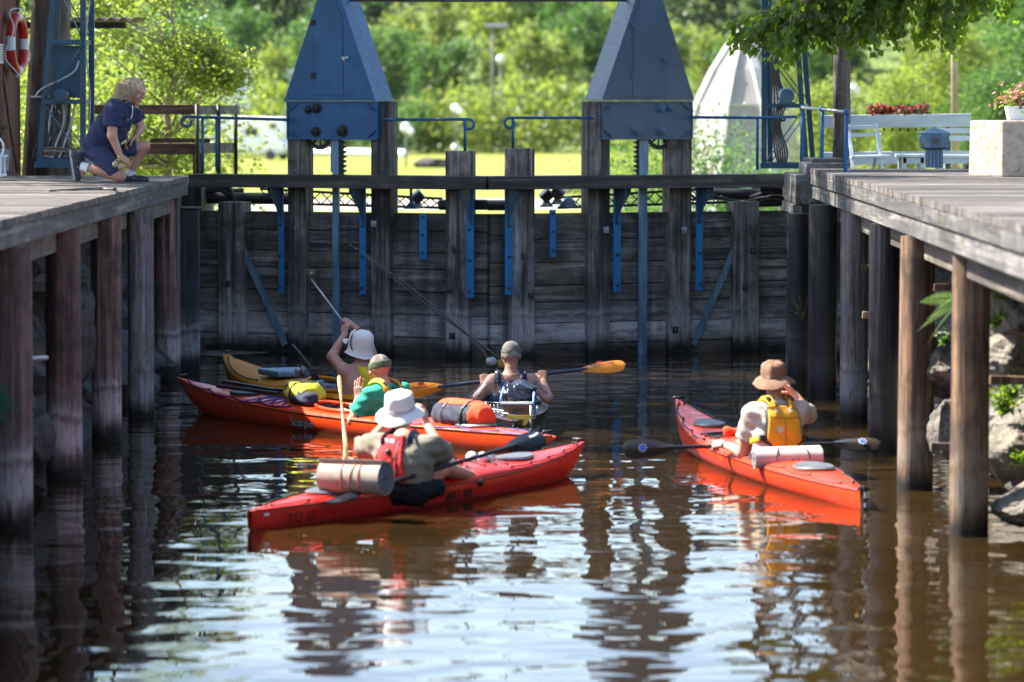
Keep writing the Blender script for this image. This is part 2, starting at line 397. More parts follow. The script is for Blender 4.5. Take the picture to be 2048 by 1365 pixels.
def hand_field(W, D, N, T, curl=(50, 60, 40), spread=.0, s=1.0, thumb=30, fore=None):
    """W wrist, D wrist->knuckles, N the way the palm faces, T the thumb's side"""
    D = Vector(D).normalized(); N = Vector(N); N = (N - D * N.dot(D)).normalized(); T0 = Vector(T); T = N.cross(D).normalized()
    if T.dot(T0) < 0: T = -T
    W = Vector(W); f = Field()
    if fore is not None: f.c(W + (Vector(fore) - W).normalized() * .06, W, .03 * s, .026 * s, .01)
    for i, (o, ln) in enumerate(((.030, .95), (.0105, 1.05), (-.0095, 1.0), (-.028, .8))):
        k = W + (D * (.088 - .006 * abs(i - 1.3)) + T * o) * s
        f.c(W + T * o * .55 * s, k, .0165 * s, .0125 * s, .012)
        d = (D + T * (o * spread * 10)).normalized(); p = k; an = 0
        cu = [c + rnd.uniform(-6, 6) for c in curl]
        for j, L in enumerate((.044, .028, .022)):
            an += R(cu[j]); dd = d * math.cos(an) + N * math.sin(an); q = p + dd * L * ln * s
            f.c(p, q, (.0098 - .0011 * j) * s, (.0088 - .0011 * j) * s, .004); p = q
    b = W + (D * .028 + T * .026) * s; d1 = (D * .75 + T * .65 + N * math.sin(R(thumb))).normalized()
    p1 = b + d1 * .038 * s; d2 = (D * .8 + T * .15 + N * math.sin(R(thumb + 25))).normalized(); p2 = p1 + d2 * .03 * s; p3 = p2 + (d2 + N * .3).normalized() * .022 * s
    f.c(W + T * .01 * s, b, .015 * s, .016 * s, .012).c(b, p1, .0155 * s, .012 * s, .008).c(p1, p2, .0115 * s, .0105 * s, .004).c(p2, p3, .0105 * s, .0085 * s, .004)
    return f

class Fig:
    """one person: joints in world space"""
    def __init__(s, name, label, base, J, skin, head_f, head_u=(0, 0, 1), sc=1.0, hands=None, belly=0, h=.011):
        s.J = J = {k: Vector(v) for k, v in J.items()}; s.sc = sc
        s.root = thing("person", label, "person", base)
        s.S = (J['shR'] - J['shL']).normalized(); s.A = (J['neck'] - J['pelvis']).normalized(); s.F = s.A.cross(s.S).normalized(); s.S = s.F.cross(s.A).normalized()
        S, A, Fw = s.S, s.A, s.F
        f = Field(); s.torso(f, belly)
        mid = (J['shL'] + J['shR']) / 2
        hf = Vector(head_f).normalized(); hu = Vector(head_u); hu = (hu - hf * hu.dot(hf)).normalized(); hr = hf.cross(hu)
        C = J['head']; s.hf, s.hu, s.hr, s.C = hf, hu, hr, C
        f.c(J['neck'] - A * .02, C - hu * .06 * sc - hf * .012 * sc, .062 * sc, .054 * sc, .035)
        for q in ('L', 'R'):
            f.c(J['sh' + q], J['el' + q], .056 * sc, .046 * sc, .045)
            f.c(J['el' + q], J['wr' + q], .046 * sc, .029 * sc, .02)
        for q, sg in (('L', -1), ('R', 1)):
            if 'knee' + q in J:
                hip = J.get('hip' + q, J['pelvis'] + S * sg * .09 * sc)
                f.c(hip, J['knee' + q], .088 * sc, .058 * sc, .04).c(J['knee' + q], J['ank' + q], .056 * sc, .037 * sc, .02)
                cm = J['knee' + q].lerp(J['ank' + q], .3)
                if 'toe' in J or 'toe' + q in J: f.c(J['ank' + q], J['toe' + q], .036 * sc, .028 * sc, .02)
        hd = Field(); ax = (hr, hf, hu)
        hd.e(C + hu * .025 * sc - hf * .01 * sc, (.076 * sc, .096 * sc, .09 * sc), ax)
        hd.e(C - hu * .05 * sc + hf * .03 * sc, (.058 * sc, .062 * sc, .068 * sc), ax, .04)
        hd.c(C + hf * .088 * sc + hu * .012 * sc, C + hf * .112 * sc - hu * .024 * sc, .008 * sc, .013 * sc, .014)      # nose
        hd.c(C + hf * .09 * sc - hr * .03 * sc + hu * .026 * sc, C + hf * .09 * sc + hr * .03 * sc + hu * .026 * sc, .011 * sc, None, .015)  # brow
        hd.c(C + hf * .085 * sc - hu * .098 * sc, C + hf * .08 * sc - hu * .1 * sc, .018 * sc, None, .02)             # chin
        hd.c(C + hf * .094 * sc - hr * .018 * sc - hu * .058 * sc, C + hf * .094 * sc + hr * .018 * sc - hu * .058 * sc, .009 * sc, None, .012)  # lips
        for sg in (-1, 1):
            hd.e(C + hr * sg * .078 * sc - hf * .008 * sc, (.012 * sc, .022 * sc, .033 * sc), ax, .006)
            hd.e(C + hr * sg * .045 * sc + hf * .06 * sc - hu * .03 * sc, (.025 * sc, .025 * sc, .025 * sc), ax, .02)
        hd.c(C - hu * .05 * sc - hf * .012 * sc, C - hu * .1 * sc - hf * .02 * sc, .05 * sc, .052 * sc, .03)
        parts = [f, (hd, .006)]
        for q, a in (hands or {}).items():
            parts.append((hand_field(J['wr' + q], s=sc, fore=J['el' + q], **a), .0045))
        s.body = field_obj("body", parts, skin, s.root, h)
        for sg in (-1, 1):
            e = MB(); e.ball(C + hr * sg * .031 * sc + hf * .086 * sc + hu * .006 * sc, .011 * sc, 10); e.build("eye", EYE, s.body, True)
        m = MB(); m.tube([C + hf * .1025 * sc + hr * x * sc - hu * (.0585 + abs(x) * .12) * sc for x in (-.022, 0, .022)], .0028 * sc, 6); m.build("mouth", MOUTH, s.body, True)
    def torso(s, f, belly=0, o=0.0, k=.06):
        J, S, A, Fw, sc = s.J, s.S, s.A, s.F, s.sc
        for sg, q in ((-1, 'L'), (1, 'R')):
            hip = J['pelvis'] + S * sg * .075 * sc; rib = J['neck'] - A * .17 * sc + S * sg * .082 * sc
            wst = J['pelvis'].lerp(J['neck'], .45) + S * sg * .068 * sc
            f.c(hip, wst, (.112 + o) * sc, (.102 + o + belly * .3) * sc, k).c(wst, rib, (.102 + o + belly * .3) * sc, (.107 + o) * sc, k)
            sh = J['sh' + q]; f.c(sh, J['neck'] - A * .05 * sc, (.055 + o) * sc, (.062 + o) * sc, .05)
            f.c(rib, sh - S * sg * .03 * sc - A * .03 * sc, (.098 + o) * sc, (.055 + o) * sc, .06)
        if belly: f.e(J['pelvis'].lerp(J['neck'], .35) + Fw * .07 * sc, ((.12 + belly) * sc, (.09 + belly) * sc, .15 * sc), (S, Fw, A), .06)
        return f
    def shirt(s, m, name="shirt", sleeve=.6, off=.013, hem=.0, belly=0, wr=.005, neckcut=.005, h=.01, sl_r=.012):
        J, A, sc = s.J, s.A, s.sc; f = Field(); s.torso(f, belly); f.off = off; f.wr = wr; f.ws = 26
        fs = [f]; f.cut(J['neck'] + A * neckcut, A); f.cut(J['pelvis'] + A * hem, -A)
        if sleeve:
            for q in ('L', 'R'):
                e = J['sh' + q].lerp(J['el' + q], sleeve); d = (e - J['sh' + q]).normalized()
                f.c(J['sh' + q], e + d * .03, (.052 + sl_r * .5) * sc, (.05 + sl_r) * sc, .035); f.cuts.append
            # sleeve ends: cut away what lies beyond the hem of each sleeve
            ends = [(J['sh' + q].lerp(J['el' + q], sleeve), (J['el' + q] - J['sh' + q]).normalized()) for q in ('L', 'R')]
            base = f.__call__
            class G(Field):
                def bounds(g, mm): return f.bounds(mm)
                def __call__(g, P):
                    d = f(P)
                    for (e, dr), q in zip(ends, ('L', 'R')):
                        near = d_cone(P, e, e + dr * .09, .1 * sc, .1 * sc)
                        d = np.maximum(d, np.minimum((P - A_(e)) @ A_(dr), -near))
                    return d
            fs = [G()]
        return field_obj(name, fs, m, s.root, h)
    def vest(s, m, name="life_vest", off=.036, lo=.12, hi=-.06, hole=.1, belly=0, inner=.055, h=.009, wr=.003):
        J, A, S, sc = s.J, s.A, s.S, s.sc; f = Field(); s.torso(f, belly); f.off = off; f.wr = wr; f.ws = 22
        f.cut(J['neck'] + A * hi, A); f.cut(J['pelvis'] + A * lo, -A)
        for sg, q in ((-1, 'L'), (1, 'R')):
            p = J['sh' + q] - S * sg * (inner - .05) ; f.sub(p + A * .1 + S * sg * .03, p - A * .12 + S * sg * .05, hole * sc, hole * .9 * sc)
            f.sub(J['sh' + q], J['el' + q], .085 * sc, .075 * sc)
        return field_obj(name, f, m, s.root, h)
    def shorts(s, m, frac=.8, top=.1, off=.016, name="shorts"):
        J, A, S, sc = s.J, s.A, s.S, s.sc; f = Field(); f.off = off; f.wr = .004; f.ws = 24
        for sg, q in ((-1, 'L'), (1, 'R')):
            hip = J.get('hip' + q, J['pelvis'] + S * sg * .09 * sc)
            f.c(J['pelvis'] + S * sg * .075 * sc, J['pelvis'] + S * sg * .075 * sc + A * top, .112 * sc, .105 * sc, .05)
            f.c(hip, hip.lerp(J['knee' + q], frac), .09 * sc, .074 * sc, .04)
        return field_obj(name, f, m, s.root)

def hat(parent, name, m, C, up, fwd, prof, sq=1.12, wav=0.0, n=36, seed=0, dent=0.0, part_mat=None):
    """profile (radius, height) from under the brim over the top; an ellipse stretched fore-aft"""
    up = Vector(up).normalized(); fwd = Vector(fwd); fwd = (fwd - up * fwd.dot(up)).normalized(); r_ = fwd.cross(up)
    vs = []; fs = []; rr = random.Random(seed); ph = [rr.uniform(0, 6) for _ in range(4)]
    rmax = max(p[0] for p in prof)
    for r, z in prof:
        for k in range(n):
            a = 2 * math.pi * k / n; w = wav * (r / rmax) ** 2 * (math.sin(2 * a + ph[0]) + .6 * math.sin(3 * a + ph[1]) + .3 * math.sin(7 * a + ph[2]))
            cr = dent * (math.sin(5 * a + ph[3]) + math.sin(9 * a + ph[1] + z * 40)) * (1 - (r / rmax) ** 2)
            vs.append(Vector(C) + r_ * math.cos(a) * (r + cr) + fwd * math.sin(a) * (r + cr) * sq + up * (z + w + cr * .5))
    for i in range(len(prof) - 1):
        for k in range(n):
            a = i * n + k; b = i * n + (k + 1) % n; fs.append((a, b, b + n, a + n))
    fs.append(tuple(range(n))[::-1]); fs.append(tuple(range((len(prof) - 1) * n, len(prof) * n)))
    return mesh_obj(name, A_(vs), fs, m, parent, smooth=True, angle=50)
def bucket(brim, droop, crown, h, top):
    t = .004
    return [(crown - .006, -.02), (crown, -.006), (brim * .75 + crown * .25, -droop * .55), (brim, -droop), (brim + t, -droop + t * .6), (brim, -droop + 2 * t), (brim * .7 + crown * .3, -droop * .5 + 2 * t),
            (crown + .004, .004), (crown + .002, h * .4), (crown * .97, h * .75), (crown * .93 if top > .5 else crown * .8, h * .93), (crown * .8 if top > .5 else crown * .6, h), (crown * .4, h * 1.03), (.004, h * 1.035)]
EYE = mat("eye", (.5, .48, .45), (.06, .04, .03), 60, .2)
MOUTH = mat("lips", (.28, .09, .08), (.2, .06, .06), 60, .5)
# ================================================================ THE SETTING
# water: brown, clear surface, small ripples
t = NT("canal_water"); p = t.pos()
r1 = t.noise(p, 2.3, 1, .4, .5, (.8, 1.0, 1)); r2 = t.noise(p, 5.5, 1, .5, .4, (.7, 1.1, 1)); r3 = t.noise(p, .7, 2, .5)
amp = t.ramp(t.noise(p, .35, 2), [(.35, .45), (.65, 1.)])
hgt = t.math('ADD', t.math('MULTIPLY', r1, 1.0), t.math('ADD', t.math('MULTIPLY', r2, .15), t.math('MULTIPLY', r3, 1.2)))
hgt = t.math('MULTIPLY', hgt, amp)
t.bump(hgt, 1.0, .0148)
WATER = t.fin(t.mix(t.ramp(t.noise(p, .5, 3), [(.35, 0.), (.7, 1.)]), (.024, .0138, .0038), (.017, .010, .0034)), .012, 0, .5)
t.b.inputs["IOR"].default_value = 1.33
v = []; f = []
m = MB(); m.add([(-7, 8, 0), (7, 8, 0), (7, 45.6, 0), (-7, 45.6, 0)], [(0, 1, 2, 3)])
structure(m.build("canal_water", WATER))

# ground: one sheet, lawn level far below the gates, out to the horizon
t = NT("lawn"); p = t.pos()
g1 = t.noise(p, .09, 5); g2 = t.noise(p, .6, 4)
c = t.mix(t.ramp(g1, [(.38, 0.), (.62, 1.)]), (.15, .17, .026), (.21, .20, .05))
c = t.mix(t.ramp(g2, [(.4, 0.), (.65, .5)]), c, (.15, .20, .03))
LAWN = t.fin(c, .9, 0, .1)
m = MB(); m.add([(-450, 47, -.7), (450, 47, -.7), (450, 800, -.7), (-450, 800, -.7)], [(0, 1, 2, 3)])
structure(m.build("lawn_ground", LAWN))
PATH = mat("gravel_path", (.30, .26, .21), (.23, .2, .16), 3, .95, bump=.2)
m = MB(); m.add([(-60, 118, -.696), (60, 136, -.696), (60, 146, -.696), (-60, 138, -.696)], [(0, 1, 2, 3)])
structure(m.build("gravel_path", PATH))
# hillside
def hill_z(x, y):
    d = max(0, y - 285); return -.7 + 26 * (1 - math.exp(-(d / 120) ** 1.6)) + 1.5 * math.sin(x * .04) * min(1, d / 80)
xs = [(-420 + 20 * i) for i in range(43)]; ys = [284 + 12 * j for j in range(40)]
vs = [(x, y, hill_z(x, y)) for y in ys for x in xs]; nx = len(xs)
fs = [(j * nx + i, j * nx + i + 1, (j + 1) * nx + i + 1, (j + 1) * nx + i) for j in range(len(ys) - 1) for i in range(nx - 1)]
structure(mesh_obj("hillside_terrain", vs, fs, mat("meadow", (.10, .15, .024), (.06, .10, .016), .2, .95), smooth=True))

# scum drifting in the corner by the gate
vs = []; c = onz(452, 707)
for i in range(40): a = 2 * math.pi * i / 40; q = 1 + .25 * math.sin(3 * a + 1) + .15 * math.sin(7 * a); vs.append((c.x + .36 * q * math.cos(a), c.y + .42 * q * math.sin(a), .004))
mesh_obj("floating_scum", vs, [tuple(range(40))], mat("pale_scum", (.20, .17, .15), (.10, .085, .075), 9, .9, detail=8))["kind"] = "stuff"
vs = []; fs = []
for _ in range(70):
    c = onz(rnd.uniform(500, 1750), rnd.uniform(960, 1300)); a = rnd.uniform(0, 6.28); r = rnd.uniform(.006, .018); d = V(math.cos(a), math.sin(a), 0) * r; e = V(-d.y, d.x, 0) * .5; k = len(vs)
    vs += [c - d + V(0, 0, .004), c - e + V(0, 0, .004), c + d + V(0, 0, .006), c + e + V(0, 0, .004)]; fs.append((k, k + 1, k + 2, k + 3))
mesh_obj("floating_leaf_litter", vs, fs, mat("yellow_leaf_bits", (.4, .27, .08), (.2, .16, .05), 5, .7))["kind"] = "stuff"
# rocky banks below the decks and the ground behind them
t = NT("rock"); p = t.pos(); n1 = t.noise(p, 5, 9, .62, .6); n2 = t.noise(p, 1.3, 4)
col = t.mix(t.ramp(n1, [(.35, 0.), (.68, 1.)]), (.22, .20, .182), (.045, .042, .042))
col = t.mix(t.ramp(n2, [(.45, 0.), (.65, .7)]), col, (.24, .20, .15))
col = t.mix(t.ramp(t.noise(p, 3.1, 9, .7, 1.6), [(.5, 0.), (.53, .85), (.56, 0.)]), col, (.05, .045, .042))
col = t.mix(t.math('MULTIPLY', t.ramp(t.noise(p, 2.1, 5), [(.56, 0.), (.66, 1.)]), .7), col, (.07, .085, .03))
zr_ = t.math('ADD', t.sep(p)[2], t.math('MULTIPLY', t.noise(p, 6, 4), .15)); col = t.mix(t.ramp(zr_, [(.12, .85), (.2, 0.)]), col, (.03, .026, .022)); t.bump(n1, 1, .1); MT['rock'] = t.fin(col, .85, 0, .3)
def hash3(x, y, z): return math.sin(x * 2.1 + 1.7 * math.sin(y * 1.3)) * math.sin(y * 1.9 + 1.1 * math.sin(z * 2.7)) + .5 * math.sin(x * 5.3 + y * 3.7) * math.sin(z * 6.1 + y * 2.2) + .25 * math.sin(y * 11 + z * 9) * math.sin(x * 10 - z * 7)
def bank(side, name):
    vs = []; fs = []; N = 260; Mz = 30
    for j in range(N + 1):
        y = 5 + (44.5 - 5) * j / N
        for i in range(Mz + 1):
            q = i / Mz; z = -.6 + 2.55 * q; x = 3.46 + .85 * q ** .9
            w = .2 * hash3(side + x * 1.2, y * 1.5, z * 1.9) + .1 * abs(hash3(x * 3 + side, y * 3.1, z * 3.7))
            vs.append((side * (x + w), y + .1 * w, z + .1 * w))
    for j in range(N):
        for i in range(Mz):
            a = j * (Mz + 1) + i; q = (a, a + 1, a + Mz + 2, a + Mz + 1); fs.append(q if side > 0 else q[::-1])
    return structure(mesh_obj(name, vs, fs, MT['rock'], smooth=True, angle=38))
ROCKD = mat("shade_dark_rock", (.075, .068, .06), (.018, .017, .017), 5, .8, 0, .9, detail=9, bd=.06)  # rock copy darkened: the left bank's shade is put into its colour
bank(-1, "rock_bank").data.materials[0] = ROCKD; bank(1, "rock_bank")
BANKG = mat("bank_ground", (.16, .14, .09), (.10, .12, .04), 2.5, .95, bump=.3)
for sd, x0 in ((-1, 3.85), (1, 4.05)):
    m = MB(); xs_ = sorted((sd * x0, sd * 60))
    m.bbox((xs_[0], 39.9 if sd < 0 else 38.95, -.9), (xs_[1], 48.5, 1.93)); structure(m.build("bank_ground", BANKG))
    m = MB(); xs_ = sorted((sd * 4.7, sd * 60)); m.bbox((xs_[0], 8, -.9), (xs_[1], 39.9 if sd < 0 else 38.95, 1.7)); structure(m.build("bank_ground", BANKG))

# ---------------------------------------------------------------- timber decks
ZL, ZR = 2.10, 2.195
def deck(sd, xe0, y0, xe1, y1, z, name, label, hf):
    xo = sd * 13; base = ((xe0 + xe1) / 2 + sd * 3, (y0 + y1) / 2, z - .5)
    root = thing(name, label, "deck", base)
    m = MB(); y = y0; k = 0
    while y < y1 - .01:
        w = min(.2, y1 - y); e = lambda yy: xe0 + (xe1 - xe0) * (yy - y0) / (y1 - y0)
        dz = rnd.uniform(-.003, .003); ex = -sd * rnd.uniform(0, .006)
        a, b = e(y) + ex, e(y + w - .008) + ex; lo = z - .05
        c = [(a, y, lo), (xo, y, lo), (xo, y + w - .008, lo), (b, y + w - .008, lo)]
        if sd < 0: c = c[::-1]
        m.hexa([(p[0], p[1], lo) for p in c] + [(p[0], p[1], z + dz) for p in c]); y += w
    m.build("decking", MT['deck'], root)
    d = V(xe1 - xe0, y1 - y0, 0); L = d.length; d.normalize(); n = V(sd * d.y, -sd * d.x, 0) if True else None
    if n.x * sd < 0: n = -n
    def run(name, off, zt, h, w, m_, seg):
        mb = MB(); ends = []; s = 0
        while s < L - .01:
            l = min(seg, L - s); a = V(xe0, y0, 0) + d * (s + .004) + n * (off + w / 2); b = V(xe0, y0, 0) + d * (s + l - .004) + n * (off + w / 2)
            mb.beam((a.x, a.y, zt - h / 2), (b.x, b.y, zt - h / 2), w, h); s += l
        mb.build(name, m_, root, bevel=.008)
    if hf < .25:
        run("edge_beam", .012, z - .053, hf - .053, .16, MT['fascia'], 4.4)
    else:
        run("edge_beam", .0, z - .053, .11, .16, MT['fascia'], 5.2)
        run("edge_beam", .022, z - .17, hf - .17, .16, MT['fascia'], 4.1)
    run("stringer", .13, z - hf - .004, .17, .07, MT['stringer'], 3.6)
    return root
deck(-1, -3.20, 4, -3.41, 39.6, ZL, "wooden_deck", "weathered grey timber deck under the kneeling woman, along the shaded bank", .2)
deck(1, 2.54, 4, 3.08, 38.75, ZR, "wooden_deck", "sunlit timber deck with double edge beam below the concrete block", .31)
m = MB(); m.bbox((2.93, 38.78, 1.82), (3.6, 40.4, 2.13)); m.bbox((2.9, 38.8, 1.72), (3.0, 40.3, 1.82)); m.bbox((3.04, 38.8, 2.13), (3.5, 39.8, 2.25))
tag(m.build("timber_step", MT['fascia'], bevel=.01), "short grey timber landing stepped down beside the far end of the sunlit deck", "timber landing")

def pile(px0, px1, wl, ztop, m_, label, lean=0, r=None, back=0):
    c = onz((px0 + px1) / 2, wl); Y = c.y; r = r or (px1 - px0) / 2 / F_PX * Y
    mb = MB(); n = 20; prof = []; N = 26
    vs = []; fs = []; sd = rnd.random() * 9
    for j in range(N + 1):
        z = -.5 + (ztop + .5) * j / N
        for k in range(n):
            a = 2 * math.pi * k / n; rr = r * (1 + .025 * math.sin(3 * a + sd) + .02 * math.sin(2 * a + z * 1.7 + sd) + .012 * math.sin(7 * a + sd * 2))
            vs.append((c.x + rr * math.cos(a) + lean * (z), Y + r + rr * math.sin(a), z))
    for j in range(N):
        for k in range(n):
            a = j * n + k; b = j * n + (k + 1) % n; fs.append((a, b, b + n, a + n))
    fs.append(tuple(range(N * n, (N + 1) * n)))
    o = mesh_obj("timber_pile", vs, fs, m_, smooth=True, angle=60); return tag(o, label, "pile", "piles under the decks")
zl = ZL - .204
pile(-24, 62, 1060, zl, MT['pile'], "dark red brown pile under the shaded deck, nearest the camera beside a fern", r=.145)
pile(88, 160, 956, zl, MT['pile'], "thick reddish pile with pale band under the shaded deck, second nearest")
pile(181, 242, 885, zl, MT['pile'], "dark brown pile in the middle of the row below the bent iron hook")
pile(254, 306, 836, zl, MT['pile_grey'], "greyish pile under the shaded deck, fourth from the camera")
pile(308, 360, 760, zl, MT['pile'], "brown pile at the far corner of the shaded deck")
m = MB(); c = onz(378, 748); m.bbox((c.x - .105, c.y, -.5), (c.x + .105, c.y + .2, 1.74)); m.bbox((c.x - .12, c.y - .015, 1.74), (c.x + .12, c.y + .21, 1.77))
tag(m.build("timber_post", wood("blackened_post", (.02, .022, .03), (.05, .05, .058), 'z', .7, 26, wet=True), bevel=.012), "square blackened post in the corner between the shaded deck and the gate", "post")
zr = ZR - .315
pile(1573, 1619, 768, 1.74, MT['pile_tar'], "shiny tarred pile nearest the gate, its flat top below the landing")
pile(1619, 1676, 799, zr, MT['pile_tar'], "thick tarred pile under the far corner of the sunlit deck")
pile(1682, 1737, 845, zr, MT['pile_grey'], "weathered grey pile between two tarred black piles")
pile(1740, 1800, 909, zr, MT['pile_tar'], "wet black pile behind the paddle blade of the man in brown hat")
pile(1797, 1868, 982, zr, MT['pile_warm'], "orange brown sunlit pile leaning a little, beside the fern", lean=.006)
pile(1902, 1980, 1075, zr, MT['pile_warm'], "big brown pile nearest the camera in front of the sunlit boulders", lean=.004)
# cross rails behind the right-hand piles
for (x0, y0_, x1, y1_, Y) in ((1868, 575, 1908, 577, 27.2), (1980, 760, 2060, 762, 25.0), (1862, 893, 1905, 895, 26.2), (1725, 630, 1745, 632, 31)):
    m = MB(); m.beam(at(x0, y0_, Y), at(x1, y1_, Y), .05, .055); tag(m.build("cross_rail", MT['pile_warm']), None, "rail", "rails between the piles")
    o = bpy.context.scene.objects[-1] if False else None
rails = [o for o in scene.objects if o.name.startswith("cross_rail")]
for o, l in zip(rails, ("short brown rail high between the two nearest sunlit piles", "brown rail in front of the big sunlit boulder", "thin rail just above the water between two sunlit piles", "short dark rail stub between the black pile and orange pile")): o["label"] = l
m = MB(); m.tube([at(62, 718, 27.2), at(92, 716, 27.6)], .02); tag(m.build("pipe", MT['galv'], smooth=True), "thin grey pipe between the two nearest piles of the shaded deck", "pipe")

# boulders
def boulder(c, r, label, seed, group="boulders by the sunlit piles"):
    rr = random.Random(seed); pl = []
    for _ in range(16):
        d = V(rr.gauss(0, 1), rr.gauss(0, 1), rr.gauss(0, 1)).normalized(); pl.append((d, rr.uniform(.72, .98)))
    vs = []; fs = []; n = 60; mm = 36
    for i in range(mm + 1):
        th = math.pi * i / mm
        for k in range(n):
            a = 2 * math.pi * k / n; d = V(math.sin(th) * math.cos(a), math.sin(th) * math.sin(a), math.cos(th))
            q = min([1.15] + [h / max(.05, d.dot(u)) for u, h in pl if d.dot(u) > .05])
            q += .05 * hash3(d.x * 3 + seed, d.y * 3, d.z * 3) + .03 * abs(hash3(d.x * 8 + seed, d.y * 8, d.z * 8)) + .012 * hash3(d.x * 19, d.y * 21 + seed, d.z * 20)
            vs.append((c[0] + d.x * q * r[0], c[1] + d.y * q * r[1], c[2] + d.z * q * r[2]))
    for i in range(mm):
        for k in range(n): a = i * n + k; b = i * n + (k + 1) % n; fs.append((a, a + n, b + n, b))
    o = mesh_obj("boulder", vs, fs, MT['rock'], smooth=True, angle=30); tag(o, label, "boulder", group); return o
for px, py, Y, r, l, s in ((2020, 725, 25.8, (.22, .4, .17), "pale grey boulder high on the bank beside the big brown pile", 1),
                           (2022, 905, 25.4, (.25, .45, .22), "large sunlit boulder low beside the big brown pile", 4),
                           (2045, 1015, 24.7, (.19, .3, .13), "rounded boulder at the water's edge nearest the camera", 6),
                           (1895, 850, 27.6, (.15, .35, .24), "shaded grey boulder between the two sunlit piles", 9),
                           (1888, 735, 27.9, (.2, .4, .22), "dark boulder below the fern", 12),
                           (1990, 1022, 24.9, (.09, .1, .02), "flat wet stone just above the water", 14),
                           (2045, 610, 26.4, (.3, .5, .3), "mossy boulder under the deck edge beside hanging fern", 17)):
    boulder(at(px, py, Y), r, l, s)
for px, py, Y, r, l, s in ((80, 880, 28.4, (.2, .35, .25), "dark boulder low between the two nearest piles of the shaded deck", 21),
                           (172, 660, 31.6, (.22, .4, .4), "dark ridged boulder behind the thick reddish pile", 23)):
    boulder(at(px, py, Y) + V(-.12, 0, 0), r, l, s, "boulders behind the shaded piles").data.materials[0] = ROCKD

# ================================================================ THE LOCK GATE
class Leaf:
    def __init__(s, A, B, label):
        s.A, s.B = V(*A, 0), V(*B, 0); s.U = (s.B - s.A).normalized(); s.N = V(s.U.y, -s.U.x, 0)
        if s.N.y > 0: s.N = -s.N
        s.root = thing("lock_gate", label, "lock gate", ((A[0] + B[0]) / 2, (A[1] + B[1]) / 2, 0), "mitre gates of the lock")
    def uz(s, px, py, off):
        d = ray(px, py); o = V(0, 0, ZC); P = s.A + s.N * off; tt = (P - o).dot(s.N) / d.dot(s.N); q = o + d * tt
        return (q - s.A).dot(s.U), q.z
    def P(s, u, o, z): q = s.A + s.U * u + s.N * o; return V(q.x, q.y, z)
    def box(s, mb, u0, u1, o0, o1, z0, z1):
        u0, u1 = sorted((u0, u1)); o0, o1 = sorted((o0, o1))
        c = s.P((u0 + u1) / 2, (o0 + o1) / 2, (z0 + z1) / 2)
        return mb.box(c, (u1 - u0, o1 - o0, z1 - z0), (s.U, s.N, V(0, 0, 1)))
    def pbox(s, mb, px0, px1, py0, py1, o0, o1):
        a, z1 = s.uz(px0, py0, o1); b, z0 = s.uz(px1, py1, o1); return s.box(mb, a, b, o0, o1, z0, z1)
    def bolt(s, px, py, off, r=.03, par=None, sq=True, nm="bolt", m_=None):
        u, z = s.uz(px, py, off); mb = MB()
        if sq: s.box(mb, u - r * 1.6, u + r * 1.6, off, off + .012, z - r * 1.7, z + r * 1.7)
        mb.lathe(s.P(u, off + (.012 if sq else 0), z), [(r, 0), (r, .025), (r * .7, .03)], s.N, 8)
        mb.build(nm, m_ or MT['iron'], par or s.root)
LL = Leaf((-.28, 42.3), (-3.72, 43.75), "dark plank lock gate leaf on the shaded side with bright blue gear housing")
LR = Leaf((-.245, 42.3), (3.28, 43.75), "dark plank lock gate leaf on the sunlit side with greyer blue gear housing")
